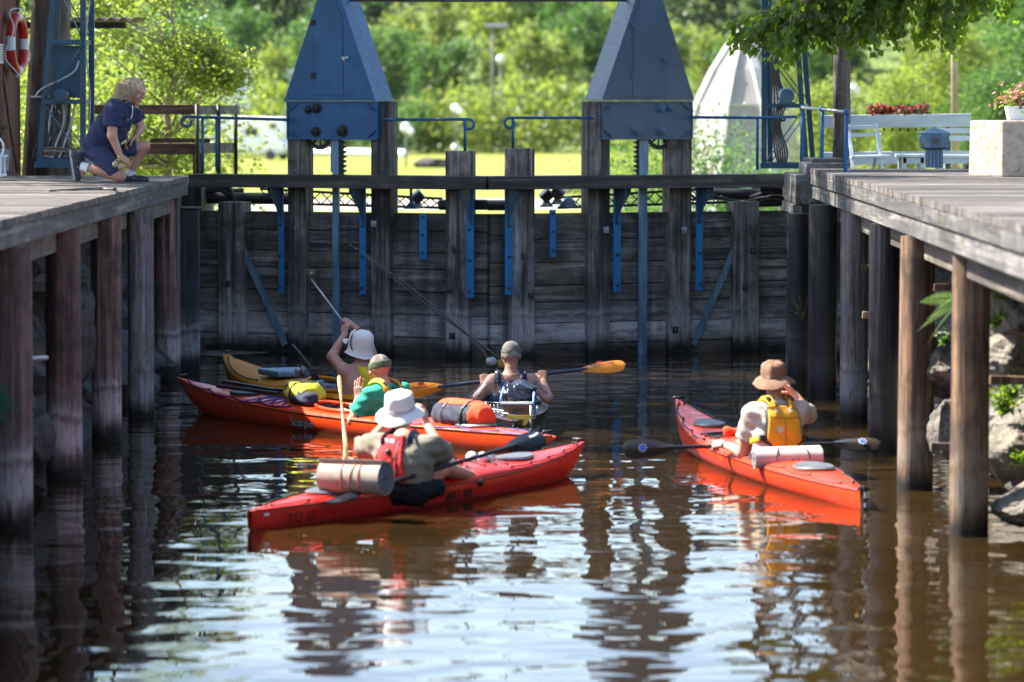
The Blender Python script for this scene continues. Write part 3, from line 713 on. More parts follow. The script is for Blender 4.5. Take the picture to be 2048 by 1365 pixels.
def leaf(G, X, side):
    root = G.root; len_ = (G.B - G.A).length
    # boards
    m = MB(); z = -.5; k = 0
    while z < 1.62:
        h = rnd.choice((.19, .23, .24, .26)); h = 1.63 - z if 1.63 - z - h < .12 else h
        o = rnd.uniform(-.008, .008); cuts = [.0, len_]
        G.box(m, .006, len_, -.14, 0 + o, z, z + h - .012); z += h
    G.box(m, .03, len_ - .02, -.16, -.142, -.5, 1.6); m.build("gate_boards", MT['gate'], root)  # thin backing sheet added to stop light leaking through the board gaps
    pm = MT['gpost']
    def post(a, b, y0, y1, d, mm=pm, chf=0):
        m = MB(); u0, zt = G.uz(a, y0, d); u1, zb = G.uz(b, y1, d); G.box(m, u0, u1, -.12, d, -.4 if y1 > 640 else zb, zt); return m.build("gate_post", mm, root, bevel=.012)
    for q in X['posts']: post(*q)
    # walkway
    zt = G.uz(X['walk'][0], 349, .52)[1]; zb = G.uz(X['walk'][0], 374.5, .52)[1]
    u0 = G.uz(X['walk'][0], 360, .52)[0]; u1 = G.uz(X['walk'][1], 360, .52)[0]
    m = MB(); G.box(m, u0, u1, .44, .52, zb, zt); G.box(m, u0, u1, .02, .10, zb + .03, zt)
    for i in range(2): G.box(m, u0, u1, .106 + .167 * i, .267 + .167 * i, zt - .05, zt + (.002 if i else -.003))
    w = m.build("walkway", MT['walk'], root, bevel=.006)
    # brackets carrying the walkway
    for (a, b, y0, y1) in X['brk']:
        m = MB(); ua, z1 = G.uz(a, y0, .15); ub, z0 = G.uz(b, y1, .15); c = (ua + ub) / 2; wd = abs(ub - ua)
        G.box(m, ua, ub, .122, .15, z0, z1); mm = m.build("bracket", MT['blue_bright'], root, bevel=.006)
        if y0 < 390:
            g = MB(); side_u = c - math.copysign(wd * .3, c) ; t_ = .012
            pts = [G.P(side_u, .151, zb - .005), G.P(side_u, .43, zb - .005), G.P(side_u, .43, zb - .05), G.P(side_u, .151, zb - .42)]
            g.prism(pts, G.U * t_); g.build("gusset", MT['blue_worn'], mm)
            g2 = MB(); ex = .17 * X['gs']; gp = [G.P(c, .135, zb - .006), G.P(c + ex, .135, zb - .006), G.P(c + ex, .135, zb - .05), G.P(c, .135, zb - .33)]
            g2.prism(gp, G.N * .012); g2.build("gusset", MT['blue_worn'], mm)
        yb = y1 - 12; step = 55
        for i in range(3):
            yy = y1 - 14 - i * min(62, (y1 - max(y0, 395)) / 2.6)
            G.bolt((a + b) / 2, yy, .151, .016, mm, False)
    for a, b, c_, d_ in X['diag']:
        u0_, z0_ = G.uz(a, b, .03); u1_, z1_ = G.uz(c_, d_, .03)
        m = MB(); m.beam(G.P(u0_, .035, z0_), G.P(u1_, .035, z1_), .02, .075, up=G.N.cross(G.P(u1_, 0, z1_) - G.P(u0_, 0, z0_))); m.build("tie_bar", MT['steelblue'], root)
    # sluice rod and rack
    a, b = X['rod']; m = MB(); G.pbox(m, a, b, 262, 722, .06, .10); G.pbox(m, a - 3, b + 3, 262, 345, .02, .058); m.build("sluice_rod", MT['steelblue'], root)
    m = MB(); ra, rb = X['rack']; G.pbox(m, min(ra, rb), max(ra, rb), 270, 376, .03, .08); ua, _ = G.uz(ra, 300, .08); ub, _ = G.uz(rb, 300, .08); sg = 1 if X['teeth'] > rb else -1
    ut, _ = G.uz(X['teeth'], 300, .08)
    for i in range(9):
        _, zz = G.uz(rb, 276 + 9.5 * i, .08); m.prism([G.P(ub, .03, zz + .022), G.P(ut, .03, zz + .012), G.P(ut, .03, zz - .002), G.P(ub, .03, zz - .022)], G.N * .05)
    m.build("gear_rack", MT['dark_iron'], root)
    # gear wheel, only its lower arc shows under the housing
    gu, gz = G.uz(X['gear'][0], X['gear'][1], -.02); m = MB(); n = 26; c = G.P(gu, -.05, gz); ring = []
    for i in range(n):
        for (q, rr) in ((0, .15), (.25, .15), (.35, .172), (.75, .172), (.85, .15)):
            an = 2 * math.pi * (i + q) / n; ring.append(c + G.U * math.cos(an) * rr + V(0, 0, 1) * math.sin(an) * rr)
    nn = len(ring); inner = [c + (p_ - c).normalized() * .12 for p_ in ring]
    vs = ring + inner + [p_ + G.N * .05 for p_ in ring] + [p_ + G.N * .05 for p_ in inner]; fs = []
    for i in range(nn):
        j = (i + 1) % nn; fs += [(i, j, nn + j, nn + i), (2 * nn + i, 3 * nn + i, 3 * nn + j, 2 * nn + j), (i, 2 * nn + i, 2 * nn + j, j), (nn + i, nn + j, 3 * nn + j, 3 * nn + i)]
    m.add(vs, fs)
    for i in range(4):
        an = math.pi * i / 4; d_ = (G.U * math.cos(an) + V(0, 0, 1) * math.sin(an)) * .125; m.beam(c - d_ + G.N * .02, c + d_ + G.N * .02, .02, .025)
    m.build("gear_wheel", MT['dark_iron'], root)
    # housing box
    bx = X['box']; o1 = .155; d0 = -.275; m = MB(); u0, z1 = G.uz(bx[0], bx[2], o1); u1, z0 = G.uz(bx[1], bx[3], o1); G.box(m, u0, u1, .10, o1, z0, z1)
    mat_h = X['mat']; hb = m.build("gear_housing", mat_h, root, bevel=.004)
    ua, ub = sorted((u0, u1)); m = MB(); e = .018
    for q in ((ua, ua + e, z0, z1), (ub - e, ub, z0, z1)): G.box(m, q[0], q[1], o1 + .001, o1 + .016, q[2], q[3])
    for q in ((z0, z0 + e), (z1 - e, z1)): G.box(m, ua + e + .001, ub - e - .001, o1 + .001, o1 + .016, q[0], q[1])
    for cu, cz, su, sz in ((ua, z0, 1, 1), (ub, z0, -1, 1), (ua, z1, 1, -1), (ub, z1, -1, -1)):
        m.beam(G.P(cu + su * .03, o1 + .009, cz + sz * .11), G.P(cu + su * .13, o1 + .009, cz + sz * .02), .012, .035, up=G.N)
        m.ball(G.P(cu + su * .075, o1 + .02, cz + sz * .07), .02, 8)
    m.build("frame", mat_h, hb)
    for (hx, hy, r) in X['hubs']:
        u, z = G.uz(hx, hy, o1); m = MB(); m.lathe(G.P(u, o1, z), [(r * 1.7, 0), (r * 1.7, .012), (r * 1.2, .016), (r * 1.1, .05), (r * .45, .055), (r * .4, .07)], G.N, 16); m.build("shaft_hub", X['hubm'], hb, True, angle=35)
    # wedge roof of the housing: a triangle front drawn back, thin steel sheet
    L, Rr, yb, ax, ay = X['cap']; u0, zb2 = G.uz(L, yb, .19); u1, _ = G.uz(Rr, yb, .19); ut, zt2 = G.uz(ax, ay, .19); wt = .05
    back = -.30; m = MB(); s_ = math.copysign(1, u1 - u0)
    F_ = [(u0, zb2), (u1, zb2), (ut + s_ * wt, zt2), (ut - s_ * wt, zt2)]
    vs = [G.P(u, .19, z) for u, z in F_] + [G.P(u, back, z) for u, z in F_]
    m.add(vs, [(0, 1, 2, 3), (7, 6, 5, 4), (1, 5, 6, 2), (4, 0, 3, 7), (3, 2, 6, 7), (0, 4, 5, 1)])
    cp = m.build("housing_roof", mat_h, root, bevel=.004)
    m = MB(); G.box(m, u0, u1, back, .19, zb2 - .012, zb2 - .003); m.build("drip_edge", mat_h, cp)
    # hatch on the front
    dx = X['door']; m = MB(); q = [G.uz(a_, b_, .19) for a_, b_ in dx]
    m.prism([G.P(u, .192, z) for u, z in q], G.N * .008); dr = m.build("hatch", mat_h, cp, bevel=.002)
    for a_, b_ in X['hinge']:
        u, z = G.uz(a_, b_, .2); m = MB(); G.box(m, u - .035, u + .035, .2005, .207, z - .03, z + .02); m.tube([G.P(u, .21, z - .03), G.P(u, .21, z + .03)], .009); m.tube([G.P(u - .04, .21, z + .03), G.P(u + .04, .21, z + .03)], .006); m.build("hinge", X['hubm'], dr)
    a_, b_ = X['latch']; u, z = G.uz(a_, b_, .2); m = MB(); G.box(m, u - .05, u + .035, .2005, .222, z - .012, z + .012); G.box(m, u - .012, u + .012, .2225, .235, z - .03, z + .005); m.build("latch", MT['galv'] if side < 0 else X['hubm'], dr)
    # handrails
    for pts, posts in X['rail']:
        mb = MB(); P3 = []
        for (x, y) in pts:
            u, z = G.uz(x, y, .3); P3.append(G.P(u, .3, z))
        mb.tube(P3, .017, 8)
        for (x, y0, y1) in posts:
            u, z1 = G.uz(x, y0, .3); _, z0 = G.uz(x, y1, .3); mb.tube([G.P(u, .3, z0), G.P(u, .3, z1)], .017, 8)
        mb.build("handrail", MT['blue'], root, True)
    for (x, y, o_) in X['bolts']: G.bolt(x, y, o_, .022)
    for x, y in X['plates']: G.bolt(x, y, .10 if False else .172, .02, m_=MT['galv'])
def curl(x, y, sg, r=10):
    return [(x + sg * r * math.sin(a) , y + r - r * math.cos(a)) for a in [i * math.pi / 5 for i in range(0, 9)]]
leaf(LL, dict(posts=[(435, 487, 404, 700, .1), (574, 612, 203, 700, .1), (741, 781, 203, 700, .1), (890, 937, 302, 712, .1)], walk=(376, 972),
    gs=1, brk=[(556, 567, 375, 588), (718, 731, 375, 590), (838, 853, 428, 520), (932, 947, 375, 597)], diag=[(487, 500, 571, 690)], rod=(664, 678), rack=(679, 684), teeth=690, gear=(640, 270),
    box=(574, 756, 204, 280), hubs=[(632, 264, .035), (685, 262, .042), (617, 220, .028), (634, 217, .035)], hubm=MT['dark_iron'], mat=MT['blue'], cap=(568, 751, 202, 658, -50),
    door=[(628, 191), (687, 191), (686, 40), (668, -8), (640, -8), (628, 40)], hinge=[(626, 46), (627, 152)], latch=(690, 116),
    rail=[(curl(373, 234, -1)[::-1] + [(405, 235), (440, 236), (575, 240)], [(405, 235, 343), (433, 236, 343)]), ([(768, 240), (930, 239)] + curl(938, 239, 1), [(930, 239, 303)])],
    bolts=[(455, 568, .10), (585, 445, .10), (908, 500, .1), (898, 580, .1), (905, 672, .1)], plates=[(748, 448)]), -1)
leaf(LR, dict(posts=[(1469, 1518, 404, 700, .1), (1340, 1383, 203, 700, .1), (1177, 1220, 203, 700, .1), (1023, 1070, 297, 712, .1)], walk=(1598, 978),
    gs=1, brk=[(1393, 1406, 375, 582), (1228, 1242, 375, 585), (1100, 1112, 420, 515), (1011, 1026, 375, 590)], diag=[(1468, 500, 1386, 690)], rod=(1279, 1294), rack=(1281, 1276), teeth=1270, gear=(1318, 270),
    box=(1204, 1385, 203, 279), hubs=[(1322, 262, .035), (1272, 262, .042), (1338, 216, .028), (1322, 217, .035)], hubm=MT['blue_worn'], mat=paint("grey_blue_paint", (.065, .098, .145), (.045, .078, .125), .42, .6), cap=(1204, 1389, 200, 1299, -58),
    door=[(1265, 195), (1327, 195), (1328, 40), (1313, -10), (1285, -10), (1267, 40)], hinge=[(1267, 50), (1267, 153)], latch=(1328, 118),
    rail=[(curl(1019, 236, -1)[::-1] + [(1026, 236), (1187, 236)], [(1026, 236, 297)]), ([(1384, 235), (1515, 236), (1592, 234)], [(1515, 236, 340)])],
    bolts=[(1490, 575, .10), (1505, 503, .10), (1048, 512, .1), (1062, 592, .1), (1350, 660, .1)], plates=[(1212, 460), (1368, 460)]), 1)
# gate recess walls behind the hinge posts
STONE = wood("recess_timber", (.03, .026, .028), (.055, .046, .046), 'z', .85, 20, wet=True)
for x0, x1, l in ((-4.7, -3.62, "dark timber recess wall behind the hinge post on the shaded side"), (3.2, 4.3, "dark timber recess wall behind the hinge post on the sunlit side")):
    m = MB(); m.bbox((x0, 43.72, -.5), (x1, 45.2, 1.9)); tag(m.build("recess_wall", STONE), l, "wall")
# ================================================================ BANKS: masts, shed, railings, furniture
def mast(Y, dep, front, back, bars, diags, base, label, extra, BL):
    c = at((front[0][0] + front[1][0]) / 2, base, Y); root = thing("lattice_mast", label, "mast", (c.x, Y, c.z), "blue lattice masts")
    H = -160
    def leg(xb, xt, yy, Yd):
        p0 = at(xb, base, Yd); p1 = at(xt, 0, Yd); d = (p1 - p0); p1 = p0 + d * 2.0; return p0, p1
    L = [leg(front[0][0], front[0][1], base, Y), leg(front[1][0], front[1][1], base, Y), leg(back[0][0], back[0][1], base, Y + dep), leg(back[1][0], back[1][1], base, Y + dep)]
    for a, b in L:
        m = MB(); d = (b - a).normalized(); m.beam(a, b, .055, .012, up=V(0, 1, 0)); m.beam(a + V(.028 if a.x > c.x else -.028, .034, 0), b + V(.028 if a.x > c.x else -.028, .034, 0), .012, .055, up=V(0, 1, 0)); m.build("leg", BL, root)
    def on(k, y):
        a, b = L[k]; z = at(0, y, Y).z; t_ = (z - a.z) / (b.z - a.z); return a.lerp(b, t_)
    for y in bars:
        for i, j in ((0, 1), (2, 3), (0, 2), (1, 3)):
            m = MB(); m.beam(on(i, y) + V(0, -.012, 0) * (i == 0 and j == 1), on(j, y) + V(0, -.012, 0) * (i == 0 and j == 1), .012, .05); m.build("cross_bar", BL, root)
    for (i, j, y0, y1) in diags:
        m = MB(); o = V(0, -.022, 0) if (i < 2 and j < 2) else V(0, .02, 0); m.beam(on(i, y0) + o, on(j, y1) + o, .012, .05, up=V(0, 1, 0)); m.build("brace", BL, root)
    m = MB(); a, b = L[0][0], L[3][0]; m.bbox((min(l[0].x for l in L) - .05, Y - .06, a.z - .03), (max(l[0].x for l in L) + .05, Y + dep + .06, a.z + .03)); m.build("base_frame", BL, root)
    extra(root)
def cable(root, pts, Y, r=.012, m=None, n="cable"):
    P_ = [at(x, y, Y + (q[0] if q else 0)) for x, y, *q in pts]; out = []
    for i in range(len(P_) - 1):
        p0, p1, p2, p3 = P_[max(i - 1, 0)], P_[i], P_[i + 1], P_[min(i + 2, len(P_) - 1)]
        for k in range(6):
            t_ = k / 6; out.append(.5 * ((2 * p1) + (p2 - p0) * t_ + (2 * p0 - 5 * p1 + 4 * p2 - p3) * t_ ** 2 + (3 * p1 - p0 - 3 * p2 + p3) * t_ ** 3))
    out.append(P_[-1]); mb = MB(); mb.tube(out, r, 6); return mb.build(n, m or MT['black'], root, True)
def left_extra(root):
    Y = 41.9
    m = MB(); p = at(105, 92, Y + .3); q = at(163, 196, Y + .3); m.bbox((p.x, Y + .2, q.z), (q.x, Y + .5, p.z)); m.build("switch_cabinet", MT['blue_dark_shade'], root, bevel=.01)
    m = MB(); c = at(124, 190, Y + .05); m.lathe(c + V(0, -.12, 0), [(.075, 0), (.08, .02), (.08, .3), (.06, .32)], (0, 1, 0), 18); m.box(c + V(0, .05, -.07), (.17, .3, .03)); m.build("motor", MT['blue_dark_shade'], root, True, angle=40)
    cable(root, [(70, 195), (78, 183), (95, 172), (125, 158), (150, 142), (158, 122)], Y - .03, .011, MT['galv'])
    for k in range(5):
        x = 62 + k * 4.2; cable(root, [(x, 195), (x, 215), (x + 1, 240 - k * 2), (x + 8, 248)], Y + .1 + .03 * k, .009)
    cable(root, [(62, 194), (80, 194), (100, 194)], Y + .1, .014, MT['galv'])
    for k in range(9):
        x0 = 150 - k * 7; cable(root, [(x0 + rnd.uniform(-3, 3), 205), (x0 - 4 + rnd.uniform(-6, 6), 245), (x0 - 18 + rnd.uniform(-9, 9), 290), (x0 - 30 + rnd.uniform(-8, 8), 318)], Y + .25 + .03 * k, .013, MT['black'] if k % 3 else MT['galv'])
    for k in range(4):
        cable(root, [(88, 298 + 5 * k), (110, 296 + 6 * k), (140, 300 + 4 * k), (160, 296 + 7 * k)], Y + .2 + .05 * k, .014, MT['galv'] if k % 2 else MT['rust'])
    cable(root, [(180, 0), (173, 60), (171, 95), (180, 190), (178, 250), (172, 300)], Y + .5, .009, MT['galv'])
mast(41.9, .62, ((78, 105), (165, 165)), ((98, 116), (182, 182)), (84, 204, 322), ((1, 0, 90, 196), (0, 1, 208, 318), (0, 1, -40, 78), (2, 3, 208, 318), (2, 3, -40, 78)), 330,
     "blue lattice mast crowded with cables behind the kneeling woman", left_extra, MT['blue_dark_shade'])
def right_extra(root):
    Y = 43.6
    m = MB(); c = at(1573, 192, Y + .1); m.lathe(c + V(0, -.1, 0), [(.08, 0), (.09, .02), (.09, .3), (.07, .32)], (0, 1, 0), 18); m.box(c + V(0, .05, -.085), (.2, .32, .03)); m.build("motor", MT['blue_worn'], root, True, angle=40)
    for k in range(6):
        x = 1541 + k * 3; cable(root, [(x, 100), (x + 3, 160), (x + 2 + k * 3, 200), (x + 4, 250), (x + 8 + k * 2, 300), (x + 16, 328)], Y + .2 + .04 * k, .011)
    for k in range(3): cable(root, [(1558 + 6 * k, 208), (1556, 228), (1562 + 3 * k, 243), (1570, 236)], Y - .03, .006)
mast(43.6, .6, ((1529, 1529), (1612, 1588)), ((1541, 1538), (1626, 1600)), (212, 330), ((0, 1, 102, 200), (1, 0, 222, 328), (2, 3, 102, 200), (3, 2, 222, 328), (0, 1, -60, 60)), 332,
     "blue lattice mast partly behind the hanging branch", right_extra, MT['blue_dark_shade'])

# red corrugated shed
RED = mat("red_corrugated_sheet", (.15, .024, .018), (.09, .015, .013), 3, .6, bump=.1, stretch=(1, 1, .2))
def shed():
    z0, z1 = 1.93, 4.6; root = thing("shed", "dark red corrugated shed hung with a lifebuoy", "shed", (-7.0, 43, z0))
    xr = at(40, 300, 44.4).x; m = MB(); Yf = 42.2
    vs = []; fs = []; n = 150; x = xr - 3.2
    for i in range(n + 1):
        u = i / n; xx = x + (xr - x) * u; dy = .018 * math.copysign(min(1, abs(1.6 * math.sin(xx * 2 * math.pi / .085))), math.sin(xx * 2 * math.pi / .085))
        vs += [(xx, Yf + dy, z0), (xx, Yf + dy, z1)]
        if i: a = 2 * i; fs.append((a - 2, a, a + 1, a - 1))
    mesh_obj("front_wall", vs, fs, RED, root)
    vs = []; fs = []; n = 90
    for i in range(n + 1):
        yy = Yf + .02 + 2.2 * i / n; dx = .03 * math.sin(yy * 2 * math.pi / .24); vs += [(xr + dx - .01, yy, z0), (xr + dx - .01, yy, z1)]
        if i: a = 2 * i; fs.append((a - 2, a, a + 1, a - 1))
    mesh_obj("side_wall", vs, fs, RED, root)
    m = MB(); m.hexa([V(x - .2, Yf - .25, z1), V(xr + .25, Yf - .25, z1), V(xr + .25, Yf + 2.4, z1 + .5), V(x - .2, Yf + 2.4, z1 + .5), V(x - .2, Yf - .25, z1 + .06), V(xr + .25, Yf - .25, z1 + .06), V(xr + .25, Yf + 2.4, z1 + .56), V(x - .2, Yf + 2.4, z1 + .56)]); m.build("roof", MT['dark_iron'], root)
    m = MB(); m.bbox((x, Yf + .05, z0), (xr - .05, Yf + 2.2, z1)); m.build("core_wall", RED, root)
    m = MB(); p = V(xr + .03, 42.62, at(1, 108, 42.6).z); m.box(p, (.008, .3, .22)); nt = m.build("notice", MT['white'], root)
    for i in range(6):
        m = MB(); m.box((p.x + .006, 42.62, p.z + .08 - .03 * i), (.004, .22, .008)); m.build("line", MT['black'], nt)
shed()
m = MB(); m.tube([at(6, 155, 42.9), at(20, 255, 42.8), at(34, 343, 42.6)], .014); tag(m.build("boat_hook", MT['pole'], smooth=True), "long thin pole leaning against the red shed wall", "pole")
# lifebuoy seen edge on
def lifebuoy():
    c = at(35, 88, 43.2); root = thing("lifebuoy", "red and white lifebuoy with grab rope on the red shed", "lifebuoy", c)
    nrm = V(.993, -.12, 0).normalized(); x = V(0, 0, 1).cross(nrm).normalized(); z = V(0, 0, 1); Rr, r = .31, .055
    RB = plastic("lifebuoy_red", (.55, .03, .03)); n = 48
    for k in range(8):
        a0, a1 = k * math.pi / 4 + .39 - (.16 if k % 2 == 0 else -.16), (k + 1) * math.pi / 4 + .39 - (.16 if k % 2 else -.16)
        mb = MB(); mb.tube([c + (x * math.sin(a0 + (a1 - a0) * i / 8) + z * math.cos(a0 + (a1 - a0) * i / 8)) * Rr for i in range(9)], r, 12)
        mb.build("ring_section" if k % 2 == 0 else "white_band", RB if k % 2 == 0 else MT['white'], root, True, angle=50)
    pts = []
    for i in range(65):
        a = 2 * math.pi * i / 64; rr = Rr + .06 + .025 * abs(math.cos(2 * a)) + .01; pts.append(c + (x * math.sin(a) + z * math.cos(a)) * rr + nrm * (.05 * math.sin(4 * a)))
    m = MB(); m.tube(pts, .009, 6); m.build("grab_rope", MT['white'], root, True)
    m = MB(); m.tube([c + z * .5, c + z * .34], .01, 6); m.build("hook", MT['dark_iron'], root)
lifebuoy()
# planter and white chair at the picture's edge
def potted(c, label):
    root = thing("potted_plant", label, "plant", c); m = MB(); m.lathe(c, [(.12, 0), (.15, .02), (.17, .24), (.175, .25), (.16, .25), (.155, .2)], n=18); m.build("pot", MT['galv'], root, True, angle=40)
    return root
# leaf makers (vectorised)
def leaf_cloud(pos, size, up=.6, aspect=.62, fold=.25, droop=0, axis=None):
    n = len(pos); d = rng.normal(size=(n, 3)); d[:, 2] = d[:, 2] * .6 - droop
    if axis is not None: d = d * .6 + axis
    d /= np.linalg.norm(d, axis=1)[:, None]
    nr = rng.normal(size=(n, 3)); nr[:, 2] += up * 2; s = np.cross(d, nr); s /= np.linalg.norm(s, axis=1)[:, None] + 1e-9; nr = np.cross(s, d)
    L = (size * rng.uniform(.65, 1.25, n))[:, None]; W = L * aspect * .5
    a = pos; b = pos + d * L; mid = pos + d * L * .42; m1 = mid + s * W + nr * L * fold * .3; m2 = mid - s * W + nr * L * fold * .3
    v = np.stack([a, m1, b, m2], 1).reshape(-1, 3); f = np.arange(4 * n).reshape(-1, 4); return v, f
def clumps(c, r, ncl, per, cr, shell=.55, flat=1.0):
    u = rng.normal(size=(ncl, 3)); u /= np.linalg.norm(u, axis=1)[:, None]; rad = rng.uniform(shell, 1, ncl)[:, None]
    cc = A_(c) + u * rad * A_(r); k = rng.integers(int(per * .5), int(per * 1.5), ncl); idx = np.repeat(np.arange(ncl), k); s = rng.uniform(.6, 1.3, ncl)[idx][:, None]
    o = rng.normal(size=(len(idx), 3)) * cr * s; o[:, 2] *= flat; return cc[idx] + o, cc
def limbs(mb, base, top, targets, r0, seed=0, n=7):
    rr = random.Random(seed); base, top = Vector(base), Vector(top); N = 9; pts = []
    for i in range(N + 1):
        t_ = i / N; w = V(rr.uniform(-1, 1), rr.uniform(-1, 1), 0) * .04 * (top - base).length * min(1, t_ * 2) * .5; pts.append(base.lerp(top, t_) + w)
    mb.tube(pts, [r0 * (1.15 if i == 0 else 1) * (1 - .8 * i / N) for i in range(N + 1)], 10)
    for q in targets:
        q = Vector(q); t_ = max(.2, min(.92, (q.z - base.z) / max(.1, (top - base).z) - .16)); i = int(t_ * N); s = pts[i]; md = s.lerp(q, .55) + V(rr.uniform(-1, 1), rr.uniform(-1, 1), rr.uniform(.1, 1)) * .08 * (q - s).length
        rl = r0 * (1 - .8 * t_) * .45; mb.tube([s, s.lerp(md, .5) + V(0, 0, .02), md, q], [rl, rl * .75, rl * .5, rl * .15], n)
LF = {}
LF['lime'] = leafmat("lime_leaves", (.075, .13, .02), (.045, .095, .014), (.42, .53, .07))
LF['mid'] = leafmat("mid_leaves", (.042, .09, .022), (.024, .06, .016), (.16, .33, .055))
LF['deep'] = leafmat("deep_leaves", (.03, .06, .022), (.02, .045, .018), (.08, .15, .04))
LF['pine'] = leafmat("pine_needles", (.022, .045, .022), (.03, .05, .02), (.05, .08, .03))
LF['lime_near'] = leafmat("linden_leaves", (.05, .10, .012), (.035, .08, .01), (.36, .56, .03), .48)
LF['dry'] = leafmat("dry_leaves", (.16, .11, .05), (.11, .10, .03), (.3, .22, .1))

pp = at(4, 345, 40.8); rt = potted(pp + V(-.08, 0, 0), "dark green feathery plant in a grey pot at the shed corner")
ps, _ = clumps(pp + V(-.08, 0, .42), (.14, .14, .17), 40, 20, .03); v_, f_ = leaf_cloud(ps, .05, aspect=.3); mesh_obj("foliage", v_, f_, LF['deep'], rt)
def white_chair():
    c = at(-4, 345, 39.2); c.z = ZL; root = thing("garden_chair", "white metal garden chair cut off by the picture's edge beside the shed", "chair", c)
    m = MB(); m.tube([c + V(.06 * math.cos(a), 0, .3 + .1 * math.sin(a)) for a in [i * 2 * math.pi / 20 for i in range(21)]], .012); m.tube([c + V(0, 0, .2), c + V(0, 0, .4)], .008); m.build("backrest", MT['white'], root, True)
    for dx in (-.2, .03):
        for dy in (0, .3):
            m = MB(); m.tube([c + V(dx, dy, 0), c + V(dx * .9, dy, .2)], .012); m.lathe(c + V(dx, dy, 0), [(.022, 0), (.02, .03)], n=8); m.build("leg", MT['white'], root)
    m = MB(); m.lathe(c + V(-.08, .15, .2), [(.16, 0), (.165, .012), (.16, .024)], n=20); m.build("seat", MT['white'], root)
white_chair()
# low shelter roof behind the mast
m = MB(); vs = []; fs = []; Yr = 47.5; a = at(50, 38, Yr); b = at(270, 37, Yr); n = 120
for i in range(n + 1):
    x = a.x + (b.x - a.x) * i / n; dz = .022 * math.sin(x * 2 * math.pi / .15)
    vs += [(x, Yr, a.z + dz), (x, Yr + 1.6, a.z + dz + .02), (x, Yr, a.z + dz - .012), (x, Yr + 1.6, a.z + dz + .008)]
    if i: q = 4 * i; fs += [(q - 4, q, q + 1, q - 3), (q - 2, q - 1, q + 3, q + 2), (q - 4, q - 2, q + 2, q)]
rt = thing("shelter_roof", "corrugated grey roof edge of a low shelter behind the cable mast", "roof", (a.x, Yr, 2))
mesh_obj("roof_sheet", vs, fs, mat("fibre_cement", (.2, .17, .15), (.12, .1, .09), 8, .9, bump=.2), rt, smooth=True)
m = MB(); m.bbox((a.x - .02, Yr + .02, a.z - .12), (b.x - .12, Yr + .1, a.z - .04)); m.build("purlin", MT['dark_iron'], rt)
for x in (a.x + .1,): m = MB(); m.bbox((x, Yr + 1.2, 1.9), (x + .09, Yr + 1.29, a.z + .1)); m.build("post", MT['rail_wood'], rt)
# brown timber barrier
rt = thing("timber_barrier", "reddish brown two-plank timber barrier with grey return behind the kneeling woman", "barrier", at(330, 340, 46.6))
def plank(x0, x1, y0, y1, Y0, Y1, mm, nm):
    p, q = at(x0, y0, Y0), at(x1, y0, Y1); h = at(x0, y0, Y0).z - at(x0, y1, Y0).z; m = MB(); m.beam(p - V(0, 0, h / 2), q - V(0, 0, h / 2), .045, h); m.build(nm, mm, rt, bevel=.005)
plank(183, 390, 210, 229, 46.6, 46.6, MT['rail_wood'], "top_plank"); plank(183, 394, 287, 309, 46.6, 46.6, MT['rail_wood'], "lower_plank")
plank(392, 476, 211, 229, 46.55, 48.2, MT['grey_wood'], "top_plank"); plank(395, 470, 286, 307, 46.55, 48.2, MT['grey_wood'], "lower_plank")
plank(300, 420, 277, 286, 48.3, 48.3, MT['rail_wood'], "back_plank")
for x, Y in ((394, 46.5), (437, 47.2), (471, 48.1)):
    m = MB(); p = at(x, 209, Y); m.tube([p, V(p.x, p.y, 1.9)], .026); m.build("post", MT['dark_iron'], rt, True)
for x, Y in ((390, 46.7), (190, 46.7), (402, 48.3)):
    m = MB(); p = at(x, 300, Y); m.bbox((p.x - .03, Y, 1.9), (p.x + .03, Y + .06, p.z)); m.build("post", MT['rail_wood'], rt)
# bent iron hook lying on the deck
rt = thing("iron_hook", "bent iron bar with upturned end lying on the deck by the kneeling woman", "iron hook", onz(165, 378, ZL))
m = MB(); m.tube([onz(x, y, ZL + .012) for x, y in ((98, 382), (130, 380), (165, 378.5), (205, 378), (222, 379))] + [onz(229, 378, ZL + .02), onz(231, 378, ZL + .05), onz(230, 378, ZL + .09), onz(227, 378, ZL + .12)], [.007, .008, .01, .012, .013, .014, .014, .013, .01], 8); m.build("bar", MT['iron'], rt, True)
m = MB(); m.box(onz(183, 378.5, ZL + .006), (.26, .06, .01)); pl = m.build("plate", MT['galv'], rt)
for x in (170, 188, 200): m = MB(); m.lathe(onz(x, 378.3, ZL + .011), [(.012, 0), (.012, .012), (.006, .014)], n=8); m.build("bolt", MT['iron'], pl)

